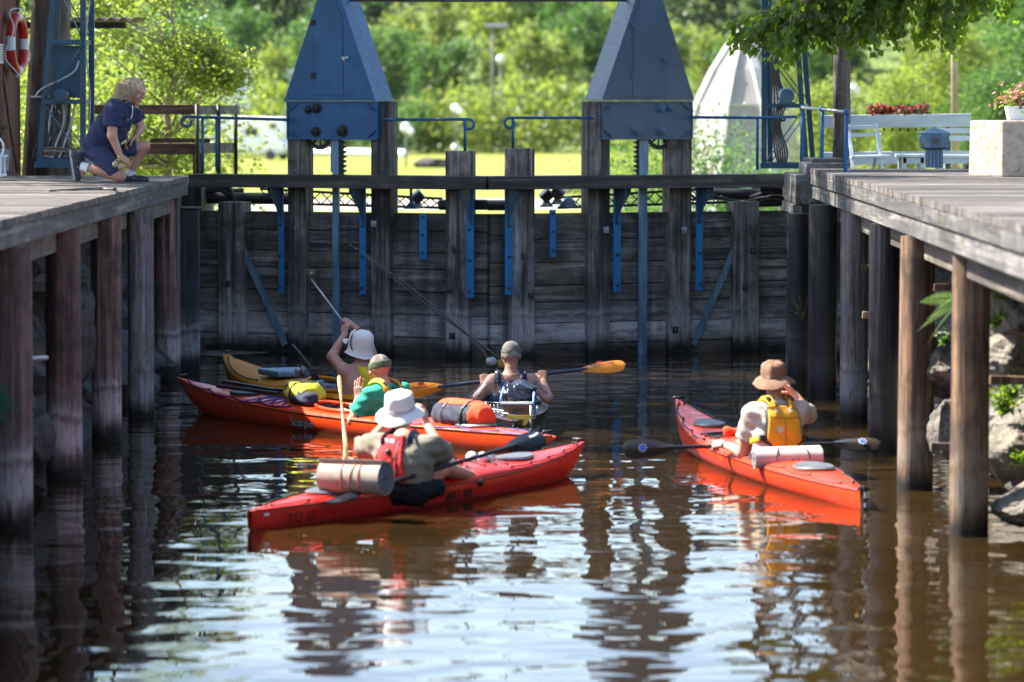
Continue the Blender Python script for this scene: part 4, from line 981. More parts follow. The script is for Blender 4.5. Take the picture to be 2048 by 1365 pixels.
# dark machinery and lattice arms behind the gates
MACH = MT['dark_iron']
def arm(xa, ya, xb, yb, ha, hb, Y, label, cells, solid):
    a, b = at(xa, ya, Y), at(xb, yb, Y); rt = thing("gate_arm", label, "gate arm", (a + b) / 2, "lattice arms behind the gates")
    ha, hb = ha / F_PX * Y, hb / F_PX * Y; m = MB(); m.beam(a, b, .03, .03); m.build("top_chord", MACH, rt)
    m = MB(); m.beam(a - V(0, 0, ha), b - V(0, 0, hb), .03, .03); m.build("bottom_chord", MACH, rt)
    m = MB()
    for i in range(cells):
        p0, p1 = a.lerp(b, i / cells), a.lerp(b, (i + 1) / cells); h0 = ha + (hb - ha) * i / cells; h1 = ha + (hb - ha) * (i + 1) / cells
        m.beam(p0, p1 - V(0, 0, h1), .014, .022, up=V(0, 1, 0)); m.beam(p0 - V(0, .016, h0), p1 - V(0, .016, 0), .014, .022, up=V(0, 1, 0))
    m.build("lattice", MACH, rt)
    s0, s1, sy0, sy1 = solid; m = MB(); m.tube([at(s0, sy0, Y - .1), at(s1, sy1, Y - .1)], .07, 14); m.tube([at(s0, sy0 - 10, Y), at((s0 + s1) / 2, sy0 - 12, Y)], .045, 10); m.build("cylinder", MACH, rt, True, angle=50)
arm(520, 378, 885, 398, 28, 18, 44.6, "black lattice gate arm under the walkway on the shaded side", 15, (385, 590, 396, 398))
arm(1480, 374, 1115, 396, 30, 20, 44.6, "black lattice gate arm under the walkway on the sunlit side", 15, (1585, 1420, 392, 388))
def clutter(pts, label, cat, name, mm, r, Y): 
    m = MB()
    for a, b, c, d in pts: m.tube([at(a, b, Y), at(c, d, Y)], r, 8)
    return tag(m.build(name, mm, smooth=True, angle=50), label, cat)
clutter([(380, 392, 440, 378), (440, 378, 470, 396), (385, 385, 455, 372), (455, 370, 470, 405)], "black steel knee bracket behind the top of the hinge post", "bracket", "knee_bracket", MACH, .035, 44.4)
clutter([(1600, 398, 1540, 384), (1540, 384, 1500, 398), (1600, 405, 1490, 410), (1590, 380, 1520, 376)], "black pipes and brackets behind the sunlit hinge post", "pipes", "pipe_bracket", MACH, .04, 44.4)
for k, (x0, x1) in enumerate(((1340, 1480), (1420, 1590), (1440, 1600), (1330, 1400))):
    o = cable(None, [(x0, 385 + 4 * k), ((x0 * 2 + x1) / 3, 400 + 5 * k), ((x0 + 2 * x1) / 3, 398 - 3 * k), (x1, 404 + k)], 44.2, .016, MT['black'], "hose"); tag(o, None, "hose", "hoses behind the gate"); o["label"] = ["black hose sagging past the gate post under the walkway", "long black hose drooping behind the sunlit hinge post", "black hose lowest of the loops near the landing", "short black hose looped at the gate post"][k]
for x0, x1, y0, l in ((880, 973, 410, "black rubber fender along the top of the shaded gate near the mitre"), (977, 1022, 411, "short black rubber fender on the sunlit gate beside the mitre")):
    m = MB(); m.tube([at(x0, y0, 42.62), at(x1, y0, 42.4)], .06, 14); tag(m.build("fender", MT['black'], smooth=True, angle=50), l, "fender")
def flood(x, y, sg, label):
    c = at(x, y, 42.75); rt = thing("floodlight", label, "floodlight", c); m = MB(); ax = V(sg * .5, -.2, .55).normalized(); s = ax.cross(V(0, 1, 0)).normalized(); t_ = s.cross(ax)
    m.box(c + V(0, 0, .06), (.14, .12, .12), (s, t_, ax)); m.build("lamp_housing", MT['cream'] if sg > 0 else MT['galv'], rt, bevel=.02)
    m = MB(); m.box(c + V(0, 0, .06) - t_ * .061, (.11, .004, .09), (s, t_, ax)); m.build("glass", MT['glass_dark'], rt)
    m = MB(); m.lathe(c - V(0, 0, .07), [(.09, 0), (.06, .03), (.02, .1)], n=12); m.build("foot", MT['galv'], rt, True)
flood(1093, 402, -1, "small grey floodlight tipped over on top of the gate"); flood(1115, 397, 1, "pale boxy floodlight beside the tipped one on the gate")
flood(835, 405, -1, "dark floodlight on the shaded gate behind the walkway strut")
m = MB(); m.lathe(at(1137, 415, 42.8), [(.12, 0), (.08, .05), (.02, .13)], n=14); tag(m.build("cone_cover", MT['steelblue'], smooth=True), "small grey cone cover on top of the sunlit gate", "cone cover")
m = MB(); m.tube([at(822, 372, 42.6), at(822, 412, 42.6)], .016); m.lathe(at(822, 418, 42.6), [(.09, 0), (.06, .03), (.015, .08)], n=12); tag(m.build("support_strut", MT['blue'], smooth=True), "thin blue strut with cone foot between walkway and shaded gate", "strut")
m = MB(); m.tube([at(692, 1.5, 43.0), at(900, 2.2, 43), at(1258, 1.5, 43.0)], .014, 6); tag(m.build("overhead_cable", MT['black']), "thin black cable strung between the two gear housings", "cable")

# ---------------------------------------------------------------- right bank
rt = thing("deck_railing", "low blue pipe railing with three posts at the deck corner", "railing", at(1645, 332, 40))
PR = [(1693, 225, 345, 36.6), (1645, 219, 333, 39.4), (1605, 216, 322, 43.0)]
pts = []
for x, y0, y1, Y in PR: pts.append(at(x, y0, Y))
m = MB(); m.tube(pts, .017); m.build("rail", MT['galv'], rt, True)
for x, y0, y1, Y in PR:
    m = MB(); a = at(x, y0, Y); b = at(x - 2, y1, Y); m.tube([a, b, b + V(.05, 0, -.015), b + V(.28, 0, -.02)], .021); m.ball(a, .034, 10); m.build("post", MT['blue'], rt, True)
m = MB(); m.bbox((3.12, 39.0, 2.13), (3.45, 40.2, 2.29)); tag(m.build("timber_block", MT['walk'], bevel=.01), "dark timber block under the blue pipe railing", "timber block")
# white board fence with planter on top and furniture
WW = MT['white_wood']
rt = thing("board_fence", "white painted two-board fence behind the folding chair", "fence", at(1790, 340, 44.5))
for y0, y1 in ((231, 257), (305, 331)):
    p, q = at(1643, y0, 44.5), at(1942, y0, 44.5); h = (y1 - y0) / F_PX * 44.5; m = MB(); m.beam(p - V(0, 0, h / 2), q - V(0, 0, h / 2 - .02), .04, h); m.build("board", WW, rt, bevel=.006)
for x in (1672, 1896): m = MB(); p = at(x, 240, 44.56); m.bbox((p.x - .03, 44.54, 1.9), (p.x + .03, 44.6, p.z)); m.build("post", MT['blue_worn'], rt)
for x in range(1768, 1870, 16): m = MB(); p = at(x, 258, 44.55); m.box((p.x, 44.54, p.z - .01), (.022, .03, .035)); m.build("batten", MT['dark_iron'], rt)
def flowerbox(x0, x1, y, Y, label):
    a, b = at(x0, y, Y), at(x1, y, Y); rt = thing("flower_box", label, "flower box", (a + b) / 2, "flower boxes on the fence"); m = MB(); m.bbox((a.x, Y - .08, a.z - .1), (b.x, Y + .08, a.z - .01)); m.build("trough", WW, rt)
    n = 260; ps = np.stack([rng.uniform(a.x, b.x, n), rng.uniform(Y - .09, Y + .09, n), rng.uniform(a.z - .02, a.z + .09, n) + .03 * np.sin(np.linspace(0, 9, n))], 1); v_, f_ = leaf_cloud(ps, .045); mesh_obj("foliage", v_, f_, LF['deep'], rt)
    n = 220; ps = np.stack([rng.uniform(a.x, b.x, n), rng.uniform(Y - .11, Y + .09, n), rng.uniform(a.z - .01, a.z + .11, n)], 1); v_, f_ = leaf_cloud(ps, .04, aspect=1); mesh_obj("flowers", v_, f_, leafmat("red_petals", (.35, .02, .03), (.2, .01, .04), (.4, .03, .05)), rt)
flowerbox(1736, 1786, 229, 44.6, "flower box of red blooms nearer the pole on the white fence"); flowerbox(1792, 1858, 229, 44.6, "flower box of red blooms above the blue bollard")
def foldchair():
    Y = 43.2; c = at(1735, 350, Y); rt = thing("folding_chair", "white wooden folding chair in front of the white fence", "chair", c)
    def bar(x0, y0, x1, y1, w, nm, d0=0, d1=0): m = MB(); m.beam(at(x0, y0, Y + d0), at(x1, y1, Y + d1), w, .03, up=V(0, 1, 0)); m.build(nm, WW, rt, bevel=.004)
    bar(1752, 247, 1768, 360, .04, "back_leg", 0, -.25); bar(1697, 250, 1708, 360, .04, "back_leg", .05, -.25); bar(1760, 268, 1743, 360, .035, "front_leg", .05, .3); bar(1704, 300, 1690, 360, .035, "front_leg", .05, .3)
    for y in (255, 270): bar(1696, y + 1, 1754, y - 1, .045, "slat")
    m = MB(); p, q = at(1703, 318, Y - .2), at(1782, 316, Y - .2); m.hexa([p, q, q + V(-.05, .35, 0), p + V(0, .35, 0), p + V(0, 0, .035), q + V(0, 0, .035), q + V(-.05, .35, .035), p + V(0, .35, .035)]); m.build("seat", WW, rt, bevel=.008)
foldchair()
def table(x0, x1, y, Y, label, nm="garden_table", cat="table"):
    a, b = at(x0, y, Y), at(x1, y, Y); rt = thing(nm, label, cat, V((a.x + b.x) / 2, Y, 1.93)); m = MB(); m.bbox((a.x, Y - .25, a.z - .035), (b.x, Y + .25, a.z)); m.build("table_top" if cat == "table" else "seat", WW, rt, bevel=.008)
    m = MB(); m.bbox((a.x + .05, Y - .22, a.z - .1), (b.x - .05, Y - .2, a.z - .036)); m.build("apron", WW, rt)
    for x in (a.x + .06, b.x - .06):
        for dy in (-.2, .2): m = MB(); m.bbox((x - .025, Y + dy - .02, 1.93), (x + .025, Y + dy + .02, a.z - .036)); m.build("leg", WW, rt)
    return rt, a, b
table(1794, 1852, 309, 43.4, "small white garden table beside the folding chair")
rt, a, b = table(1868, 1945, 310, 43.5, "white garden bench half hidden behind the concrete block", "garden_bench", "bench")
for y in (262, 277): m = MB(); p, q = at(1872, y, 43.9), at(1945, y, 43.9); m.beam(p, q, .025, .06); m.build("back_slat", WW, rt)
# mushroom bollard
rt = thing("bollard_lamp", "blue octagonal bollard lamp with pitched cap on the sunlit deck", "bollard", onz(1868, 336, ZR))
c = at(1868, 336, 38.7); S_ = 38.7 / F_PX
def oct_(prof, nm, mm): m = MB(); m.lathe(c, [(r * S_, z * S_) for r, z in prof], n=8, ref=V(math.cos(.39), math.sin(.39), 0)); return m.build(nm, mm, rt, bevel=.003)
oct_([(17, 0), (17, 36)], "stem", MT['blue_worn']); oct_([(22, 36), (25, 38.5), (30, 40), (31, 63), (30, 68)], "lamp_head", MT['blue_worn']); oct_([(32, 68.5), (31, 71), (6, 80), (2, 82)], "cap", MT['steelblue'])
for k in range(8):
    a_ = math.pi / 4 * k; m = MB(); d = V(math.sin(a_), -math.cos(a_), 0); m.box(c + d * 28.6 * S_ + V(0, 0, 54 * S_), (11 * S_, .012, 12 * S_), (V(d.y, -d.x, 0), d, V(0, 0, 1)))
    if k % 2 == 0: m.build("window", MT['glass_dark'], rt)
m = MB()
for k in range(7): a_ = math.pi * 2 * k / 14 + 3.3; m.beam(c + V(math.cos(a_) * 16.6 * S_, math.sin(a_) * 16.6 * S_, 0), c + V(math.cos(a_) * 16.6 * S_, math.sin(a_) * 16.6 * S_, 36 * S_), .012, .012)
m.build("ribs", MT['steelblue'], rt)
m = MB(); m.box(c + V(-27 * S_, -14 * S_, 46 * S_), (.02, .02, .05)); m.build("rust_stain", MT['rust'], rt)
# concrete block with flowers
B0 = 34.6; p = at(1936, 350, B0); q = at(2004, 350, B0 - .55); m = MB(); zt = at(1940, 241, B0).z
m.hexa([V(p.x, B0 + .0, ZR - .005), V(q.x, B0 - .55, ZR - .005), V(6.6, B0 - .25, ZR - .005), V(6.6, B0 + 1.4, ZR - .005), V(p.x + .01, B0, zt), V(q.x, B0 - .55, zt), V(6.6, B0 - .25, zt), V(6.6, B0 + 1.4, zt)])
tag(m.build("concrete_block", MT['cream'], bevel=.02), "pale pitted concrete block on the sunlit deck carrying a flower pot", "concrete block")
c = at(2036, 246, 34.4); c.z = zt; rt = thing("flower_pot", "white trough of pink flowers on the concrete block", "flower pot", c)
m = MB(); m.hexa([c + V(-.09, -.08, 0), c + V(.3, -.08, 0), c + V(.3, .08, 0), c + V(-.09, .08, 0), c + V(-.115, -.1, .13), c + V(.32, -.1, .13), c + V(.32, .1, .13), c + V(-.115, .1, .13)]); m.build("pot", MT['white'], rt, bevel=.006)
n = 700; u = rng.normal(size=(n, 3)) * A_((.11, .07, .05)) + A_(c + V(.05, 0, .2)); u[:, 0] = np.clip(u[:, 0], c.x - .22, c.x + .4); v_, f_ = leaf_cloud(u, .045, aspect=.5); mesh_obj("foliage", v_, f_, LF['lime'], rt)
n = 150; u = rng.normal(size=(n, 3)) * A_((.13, .08, .05)) + A_(c + V(.05, -.02, .225)); v_, f_ = leaf_cloud(u, .035, aspect=1, up=1); v2, f2 = leaf_cloud(u, .035, aspect=1, up=1)
mesh_obj("flowers", np.concatenate([v_, v2]), np.concatenate([f_, f2 + len(v_)]), leafmat("pink_petals", (.75, .22, .25), (.8, .4, .4), (.6, .2, .2)), rt)
def weed(c, n, h, sz, label, mm, name="weed"):
    rt = thing(name, label, "plant", c); m = MB(); P_ = []
    for i in range(n):
        d = V(rnd.gauss(0, .5), rnd.gauss(0, .4), 1).normalized() * h * rnd.uniform(.5, 1); m.tube([c, c + d * .5, c + d], [.004, .003, .002], 5)
        for k in range(5): P_.append(c + d * (.25 + .18 * k) + V(rnd.gauss(0, .012), rnd.gauss(0, .012), 0))
    m.build("stems", mm, rt); v_, f_ = leaf_cloud(A_(P_), sz, aspect=.5); mesh_obj("foliage", v_, f_, mm, rt)
weed(onz(1990, 346, ZR), 8, .13, .06, "small green weed at the foot of the concrete block", LF['lime']); weed(onz(1935, 338, ZR), 5, .07, .04, "tiny green tuft behind the concrete block's corner", LF['lime'])
weed(at(2010, 830, 25.4), 26, .22, .06, "bright green leafy weed on the sunlit boulder", LF['lime_near']); weed(at(1995, 655, 26), 14, .14, .05, "bright weed growing under the sunlit deck by the big pile", LF['lime_near'])
weed(at(1606, 640, 37), 6, .35, .03, "thin seedy grass stalk between the tarred piles", LF['dry'], "grass_stalk"); weed(at(1730, 545, 33.4), 4, .1, .03, "dry grass tuft on the weathered grey pile", LF['dry'], "grass_stalk")
weed(at(2030, 800, 25.2), 16, .16, .055, "leafy weed cluster above the biggest sunlit boulder", LF['lime_near']); weed(at(1893, 690, 27.5), 14, .13, .05, "green weed between the two sunlit piles below the fern", LF['mid']); weed(at(2040, 930, 24.9), 10, .1, .045, "small weed low on the sunlit bank near the water", LF['lime_near']); weed(at(2000, 600, 25.9), 18, .16, .05, "weed tuft in the shade right under the sunlit deck", LF['mid'])
# ferns
def frond(m, base, d, L, w, side, droop=.5, n=20):
    base, d = Vector(base), Vector(d).normalized(); side = Vector(side).normalized(); pts = []
    for i in range(n + 1):
        t_ = i / n; pts.append(base + d * L * t_ + V(0, 0, -droop * L * t_ * t_))
    m.tube(pts, [.004 * (1 - .8 * i / n) for i in range(n + 1)], 5)
    for i in range(1, n):
        t_ = i / n; ww = w * math.sin(math.pi * min(1, .18 + t_ * .85)) ; tt = (pts[i + 1] - pts[i - 1]).normalized(); nn = tt.cross(side).normalized(); b_ = L / n * .27
        for sg in (-1, 1):
            e = pts[i] + side * sg * ww + tt * ww * .45 + nn * .12 * ww * (-1); mid = pts[i].lerp(e, .5)
            m.add([pts[i] - tt * b_, mid - tt * b_ * 1.05 , e, mid + tt * b_ * 1.05, pts[i] + tt * b_], [(0, 1, 2, 3, 4)])
def fern(base, fr, label, mm):
    rt = thing("fern", label, "fern", base)
    for d, L, w, s, dr in fr: m = MB(); frond(m, base, d, L, w, s, dr); m.build("frond", mm, rt)
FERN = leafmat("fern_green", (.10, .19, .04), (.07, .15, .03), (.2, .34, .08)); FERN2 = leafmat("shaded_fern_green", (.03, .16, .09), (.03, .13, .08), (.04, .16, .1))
fern(at(1925, 600, 26.3), [((-1, -.1, .22), .33, .06, (.15, -.3, .9), .28), ((-.9, -.2, -.1), .26, .05, (.1, -.3, .9), .4), ((-.7, .1, -.5), .3, .05, (.4, -.3, .8), .5), ((.1, .1, .5), .2, .04, (.9, -.3, 0), .5), ((-.9, 0, -.35), .34, .05, (.2, -.3, .9), .3)], "sunlit light green fern sprouting between the two sunlit piles", FERN)
fern(at(1995, 560, 25.8), [((.15, 0, -1), .26, .05, (1, -.2, 0), 0), ((.5, 0, -.8), .2, .05, (.8, -.2, .4), .2)], "fern hanging below the deck edge behind the big brown pile", LF['mid'])
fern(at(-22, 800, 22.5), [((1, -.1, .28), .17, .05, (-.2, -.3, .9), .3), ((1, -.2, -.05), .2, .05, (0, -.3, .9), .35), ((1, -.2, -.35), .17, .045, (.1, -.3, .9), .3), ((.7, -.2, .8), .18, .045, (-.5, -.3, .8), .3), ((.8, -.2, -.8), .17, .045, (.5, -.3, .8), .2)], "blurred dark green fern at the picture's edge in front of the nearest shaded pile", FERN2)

# ================================================================ TREES
def big_tree(name, label, base, top, r0, bark, crowns, lm, lsize, cat="tree", aspect=.6, droop=.2, up=.5, fl=.8, seed=1, flat=.7):
    rt = thing(name, label, cat, base); P_ = []; T_ = []
    for c, r, ncl, per, cr in crowns:
        ps, cc = clumps(c, r, ncl, per, cr, .35, flat); P_.append(ps); T_ += [Vector(x) for x in cc[:max(3, ncl // 5)]]
    m = MB(); limbs(m, base, top, T_, r0, seed); m.build("trunk", bark, rt, True)
    v_, f_ = leaf_cloud(np.concatenate(P_), lsize, up, aspect, droop=droop); mesh_obj("crown", v_, f_, lm, rt)
    return rt
# pine whose trunk stands behind the cable mast
b = at(95, 345, 44.6); b.z = 1.9
big_tree("pine_tree", "thick grey-brown pine trunk behind the cable mast", b, (b.x + .3, b.y, 13.5), .27, MT['bark'], [((b.x + dx, b.y + dy, z), (2.0, 2.0, .8), 55, 40, .35) for dx, dy, z in ((-1, 0, 7.2), (1.6, -.8, 8.2), (-1.8, .8, 9.4), (1.2, .6, 10.6), (-.2, -.5, 12.0), (3.4, -1.6, 8.9), (.8, -2.2, 7.0), (4.4, -3.2, 10.4), (2.4, -2.8, 11.4))], LF['pine'], .22, aspect=.35, seed=3)
# leafy shrub tree behind the barrier
b = V(-4.75, 51.5, 1.6)
big_tree("leafy_tree", "sprawling bright green shrub tree behind the timber barrier", b, (-4.6, 51.5, 5.2), .07, MT['birch'], [((-5.6, 51, 4.1), (1.1, 1.2, .9), 60, 60, .16), ((-4.5, 51.2, 3.4), (1.0, 1.0, .55), 50, 60, .14), ((-3.95, 51.3, 3.35), (.55, .8, .35), 26, 55, .11), ((-5.6, 51, 2.3), (1.4, .9, .55), 60, 50, .15), ((-5.0, 51.6, 5.6), (1.2, 1.2, 1.0), 50, 50, .17), ((-4.9, 51.6, 2.2), (.8, .7, .45), 30, 50, .13), ((-6.3, 51.8, 3.0), (.7, .8, .8), 24, 50, .15)], LF['lime'], .075, seed=5, droop=.4, aspect=.7)
# linden on the other bank: only a hanging branch shows
b = V(8.2, 43.0, 1.9); br = []
def nodes(x0, x1, y0, y1, n, sy, Y=40.6, dY=.6):
    out = []
    for _ in range(n):
        x = rnd.uniform(x0, x1); out.append((at(x, rnd.uniform(y0, y1), Y + rnd.uniform(-dY, dY))))
    return out
rt = thing("linden_tree", "linden tree whose dark green leafy branch hangs in from above", "tree", b)
m = MB(); limbs(m, b, (8.0, 43, 9.5), [], .28, 4)
tips = []; PP = []; AX = []
spine = [(2150, -190, 41.5), (1900, -70, 41), (1700, -30, 40.6), (1560, 20, 40.4), (1490, 92, 40.4)]
m.tube([V(8.05, 43, 4.6)] + [at(*q) for q in spine], [.09, .07, .05, .035, .02, .006], 8)
def sub(x, y, Y, ex, ey):
    a_, e_ = at(x, y, Y), at(ex, ey, Y + rnd.uniform(-.5, .5)); md = a_.lerp(e_, .5) + V(0, 0, .06); m.tube([a_, md, e_], [.012, .008, .003], 5)
    L_ = (e_ - a_).length; k = max(6, int(L_ / .022))
    for i in range(k):
        t_ = (i + rnd.random()) / k; p_ = (a_ * (1 - t_) ** 2 + md * 2 * t_ * (1 - t_) + e_ * t_ * t_)
        for _ in range(2): PP.append(p_ + V(rnd.gauss(0, .035), rnd.gauss(0, .05), rnd.gauss(-.01, .035))); AX.append((e_ - a_).normalized() * .7 + V(0, 0, -.75))
lower = [(1485, 96), (1510, 100), (1540, 112), (1565, 125), (1590, 125), (1610, 95), (1640, 92), (1665, 100), (1700, 108), (1725, 92), (1750, 102), (1770, 80), (1795, 92), (1830, 82), (1850, 96), (1880, 90), (1905, 108), (1935, 40), (1965, 30), (1998, 36)]
for ex, ey in lower:
    for q in range(6):
        f_ = (1, .84, .68, .52, .36, .92)[q]; sx = ex + rnd.uniform(-20, 70); sy = -70 + rnd.uniform(-20, 10)
        if ex < 1560: sx = ex + 60 + rnd.uniform(0, 60); sy = ey - 80
        sub(sx, sy, 40.6 + rnd.uniform(-.4, .5), ex + (0 if q == 0 else rnd.uniform(-28, 28)), sy + (ey - sy) * f_)
m.build("trunk", MT['bark'], rt, True)
v_, f_ = leaf_cloud(A_(PP), .088, .5, .8, fold=.35, axis=A_(AX)); mesh_obj("crown", v_, f_, LF['lime_near'], rt)
ps, _ = clumps((7.4, 41.2, 6.6), (2.6, 1.5, 1.3), 110, 60, .3); v_, f_ = leaf_cloud(ps, .12, .5, .75, droop=.5); mesh_obj("upper_crown", v_, f_, LF['lime_near'], rt)
# tall tree on the shaded bank beyond the picture, added with crown lobes shaped to shade boats and opposite deck
b = V(-7.6, 38.0, 1.7)
big_tree("broadleaf_tree", "tall unseen broadleaf tree added on the shaded bank to shade boats and deck", b, (-7.2, 38, 12), .3, MT['bark'], [((-6.9, 36.6, 9.0), (2.3, 1.5, 2.2), 150, 60, .34), ((-5.8, 39.6, 10.0), (2.0, 1.5, 2.0), 110, 60, .34), ((-5.0, 36.5, 11.0), (1.6, 1.1, 1.2), 60, 60, .3), ((-5.6, 33.4, 9.7), (1.3, .9, .9), 50, 60, .3), ((-2.8, 39.0, 10.4), (1.9, .7, .9), 46, 55, .28)], LF['mid'], .16, seed=8)
b = V(-11.2, 43.8, 1.7)  # unseen tree added to shade the cable mast, deck and woman
big_tree("broadleaf_tree", "second unseen broadleaf tree added behind the red shed to shade the mast", b, (-10.8, 43.8, 11), .28, MT['bark'], [((-9.6, 43.6, 8.2), (2.6, 2.2, 2.2), 170, 60, .34), ((-8.6, 40.5, 7.4), (1.8, 1.8, 1.4), 70, 55, .32), ((-11.4, 46, 8.6), (2.4, 1.8, 2), 110, 60, .34)], LF['mid'], .16, seed=18)
# wooden pole and thin pole on the far right bank
m = MB(); a = at(1684, 100, 43.6); m.tube([V(a.x + .0, 43.6, 1.8), V(a.x, 43.6, a.z + 3.5)], [.105, .085], 14); tag(m.build("wooden_pole", MT['pole'], smooth=True, angle=50), "stout round wooden pole rising behind the white fence", "pole")
m = MB(); a = at(1908, 60, 60); m.tube([at(1912, 380, 60), a, a + V(.02, 0, 1.5)], [.07, .055, .05], 10); tag(m.build("slim_trunk", MT['birch'], smooth=True), "slim pale reddish trunk standing among the trees above the bench", "trunk")
# ================================================================ BEYOND THE LOCK
def proto_tree(name, cat, h, w, lm, bark, ncl, per, lsz, kind):
    rt = thing(name, None, cat, (0, 0, 0)); m = MB()
    if kind == 'spruce':
        P_ = []
        for i in range(26):
            z = h * (.1 + .88 * i / 26); r = w * (1 - i / 26) ** .9 + .15
            for k in range(9): a = rnd.uniform(0, 6.28); q = rnd.uniform(.35, 1); P_.append((math.cos(a) * r * q, math.sin(a) * r * q, z - .25 * q * r))
        cc = A_(P_); ps = np.repeat(cc, per, 0) + rng.normal(size=(len(cc) * per, 3)) * A_((.32, .32, .16)); limbs(m, (0, 0, 0), (0, 0, h), [], h * .014, 1)
    elif kind == 'bush':
        ps, cc = clumps((0, 0, h * .5), (w, w, h * .5), ncl, per, w * .17, .5); limbs(m, (0, 0, 0), (0, 0, h * .7), [Vector(x) for x in cc[:5]], .06, 2)
        ps = ps[ps[:, 2] > 0]
    else:
        ps = []; T_ = []
        for i in range(6):
            z = h * (.38 + .1 * i); r = w * (.65 + .45 * math.sin(math.pi * (i + .6) / 6.4)); a, cc = clumps((rnd.uniform(-.2, .2) * w, rnd.uniform(-.2, .2) * w, z), (r * .85, r * .85, h * .11), ncl // 6, per, w * .14, .35); ps.append(a); T_ += [Vector(x) for x in cc[:4]]
        ps = np.concatenate(ps); limbs(m, (0, 0, 0), (0, 0, h * .9), T_, h * .016, 3)
    m.build("trunk", bark, rt, True); v_, f_ = leaf_cloud(ps, lsz, .4, .75, droop=.15); mesh_obj("crown", v_, f_, lm, rt); return rt
PT = {'birch': proto_tree("birch_tree", "tree", 10, 2.6, LF['lime'], MT['birch'], 130, 26, .34, 'tree'),
      'broad': proto_tree("broadleaf_tree", "tree", 11, 3.4, LF['mid'], MT['bark'], 150, 26, .36, 'tree'),
      'spruce': proto_tree("spruce_tree", "tree", 14, 2.6, LF['deep'], MT['bark'], 0, 14, .38, 'spruce'),
      'bush': proto_tree("round_bush", "bush", 4, 2.6, LF['lime'], MT['bark'], 90, 30, .26, 'bush'),
      'shrub': proto_tree("leafy_bush", "bush", 3.6, 2.2, LF['mid'], MT['bark'], 80, 30, .26, 'bush')}
for k_, (n_, c_, h_, w_, l_, b_, nc, pr, ls, kd) in {'birch_n': ("birch_tree", "tree", 10, 2.6, LF['lime'], MT['birch'], 260, 60, .15, 'tree'), 'broad_n': ("broadleaf_tree", "tree", 11, 3.4, LF['mid'], MT['bark'], 280, 60, .17, 'tree'), 'bush_n': ("round_bush", "bush", 4, 2.6, LF['lime'], MT['bark'], 200, 60, .10, 'bush'), 'shrub_n': ("leafy_bush", "bush", 3.6, 2.2, LF['mid'], MT['bark'], 190, 60, .09, 'bush')}.items(): PT[k_] = proto_tree(n_, c_, h_, w_, l_, b_, nc, pr, ls, kd)
LAB = {'birch': ("pale lime green birch in the wood beyond the lawn", "birches beyond the lawn"), 'broad': ("mid green broadleaf tree in the wood beyond the lawn", "broadleaf trees beyond the lawn"),
       'spruce': ("dark spruce standing in the far wood", "spruces in the far wood"), 'bush': ("round lime green bush at the far edge of the lawn", "lime bushes at the lawn edge"), 'shrub': ("darker green bush at the far edge of the lawn", "dark bushes at the lawn edge")}
for k_ in ('birch', 'broad', 'bush', 'shrub'): LAB[k_ + '_n'] = (None, 'nearer trees and bushes beyond the lock')
used = set()
def plant(k, px, Y, sc, label=None, z=None, sz=1):
    x = (px - 1024) / F_PX * Y; loc = (x, Y, hill_z(x, Y) - .1 if z is None else z); s = (sc, sc, sc * sz)
    if k in used: o = dup(PT[k], loc, LAB[k][1], rnd.uniform(0, 6.28), s)
    else: o = PT[k]; used.add(k); o.location = loc; o.rotation_euler.z = rnd.uniform(0, 6.28); o.scale = s; o["group"] = LAB[k][1]
    o["label"] = label or LAB[k][0]; return o
r2 = random.Random(5)
def gap(px): return 1120 < px < 1190 or 1700 < px < 1800
x = -160
while x < 2250:                                    # bushes along the lawn edge
    if not gap(x): plant(r2.choice(('bush', 'bush', 'shrub')), x, r2.uniform(268, 284), r2.uniform(.9, 1.45))
    x += r2.uniform(45, 80)
x = -180
while x < 2260:                                    # first row of trees
    if not gap(x): plant(r2.choice(('birch', 'birch', 'broad', 'broad')), x, r2.uniform(292, 305), r2.uniform(.7, 1.0))
    x += r2.uniform(55, 85)
x = -180
while x < 2260:
    plant(r2.choice(('birch', 'broad', 'spruce', 'spruce')), x, r2.uniform(318, 345), r2.uniform(.8, 1.15)); x += r2.uniform(45, 75)
x = -200
while x < 2300:
    plant(r2.choice(('broad', 'spruce', 'spruce', 'birch')), x, r2.uniform(365, 395), r2.uniform(.9, 1.3)); x += r2.uniform(45, 75)
# the wood that covers the hill behind, one mass
ps = []
for _ in range(900):
    y = r2.uniform(400, 560); x = r2.uniform(-110, 110) * y / 400; h = r2.uniform(7, 13); w = r2.uniform(2, 3.4); k = 42
    a = rng.normal(size=(k, 3)) * A_((w * .42, w * .42, h * .24)) + A_((x, y, hill_z(x, y) + h * .55)); ps.append(a)
ps = np.concatenate(ps); v_, f_ = leaf_cloud(ps, 1.5, .4, .8); structure(mesh_obj("hill_forest", v_, f_, LF['deep']))["kind"] = "stuff"
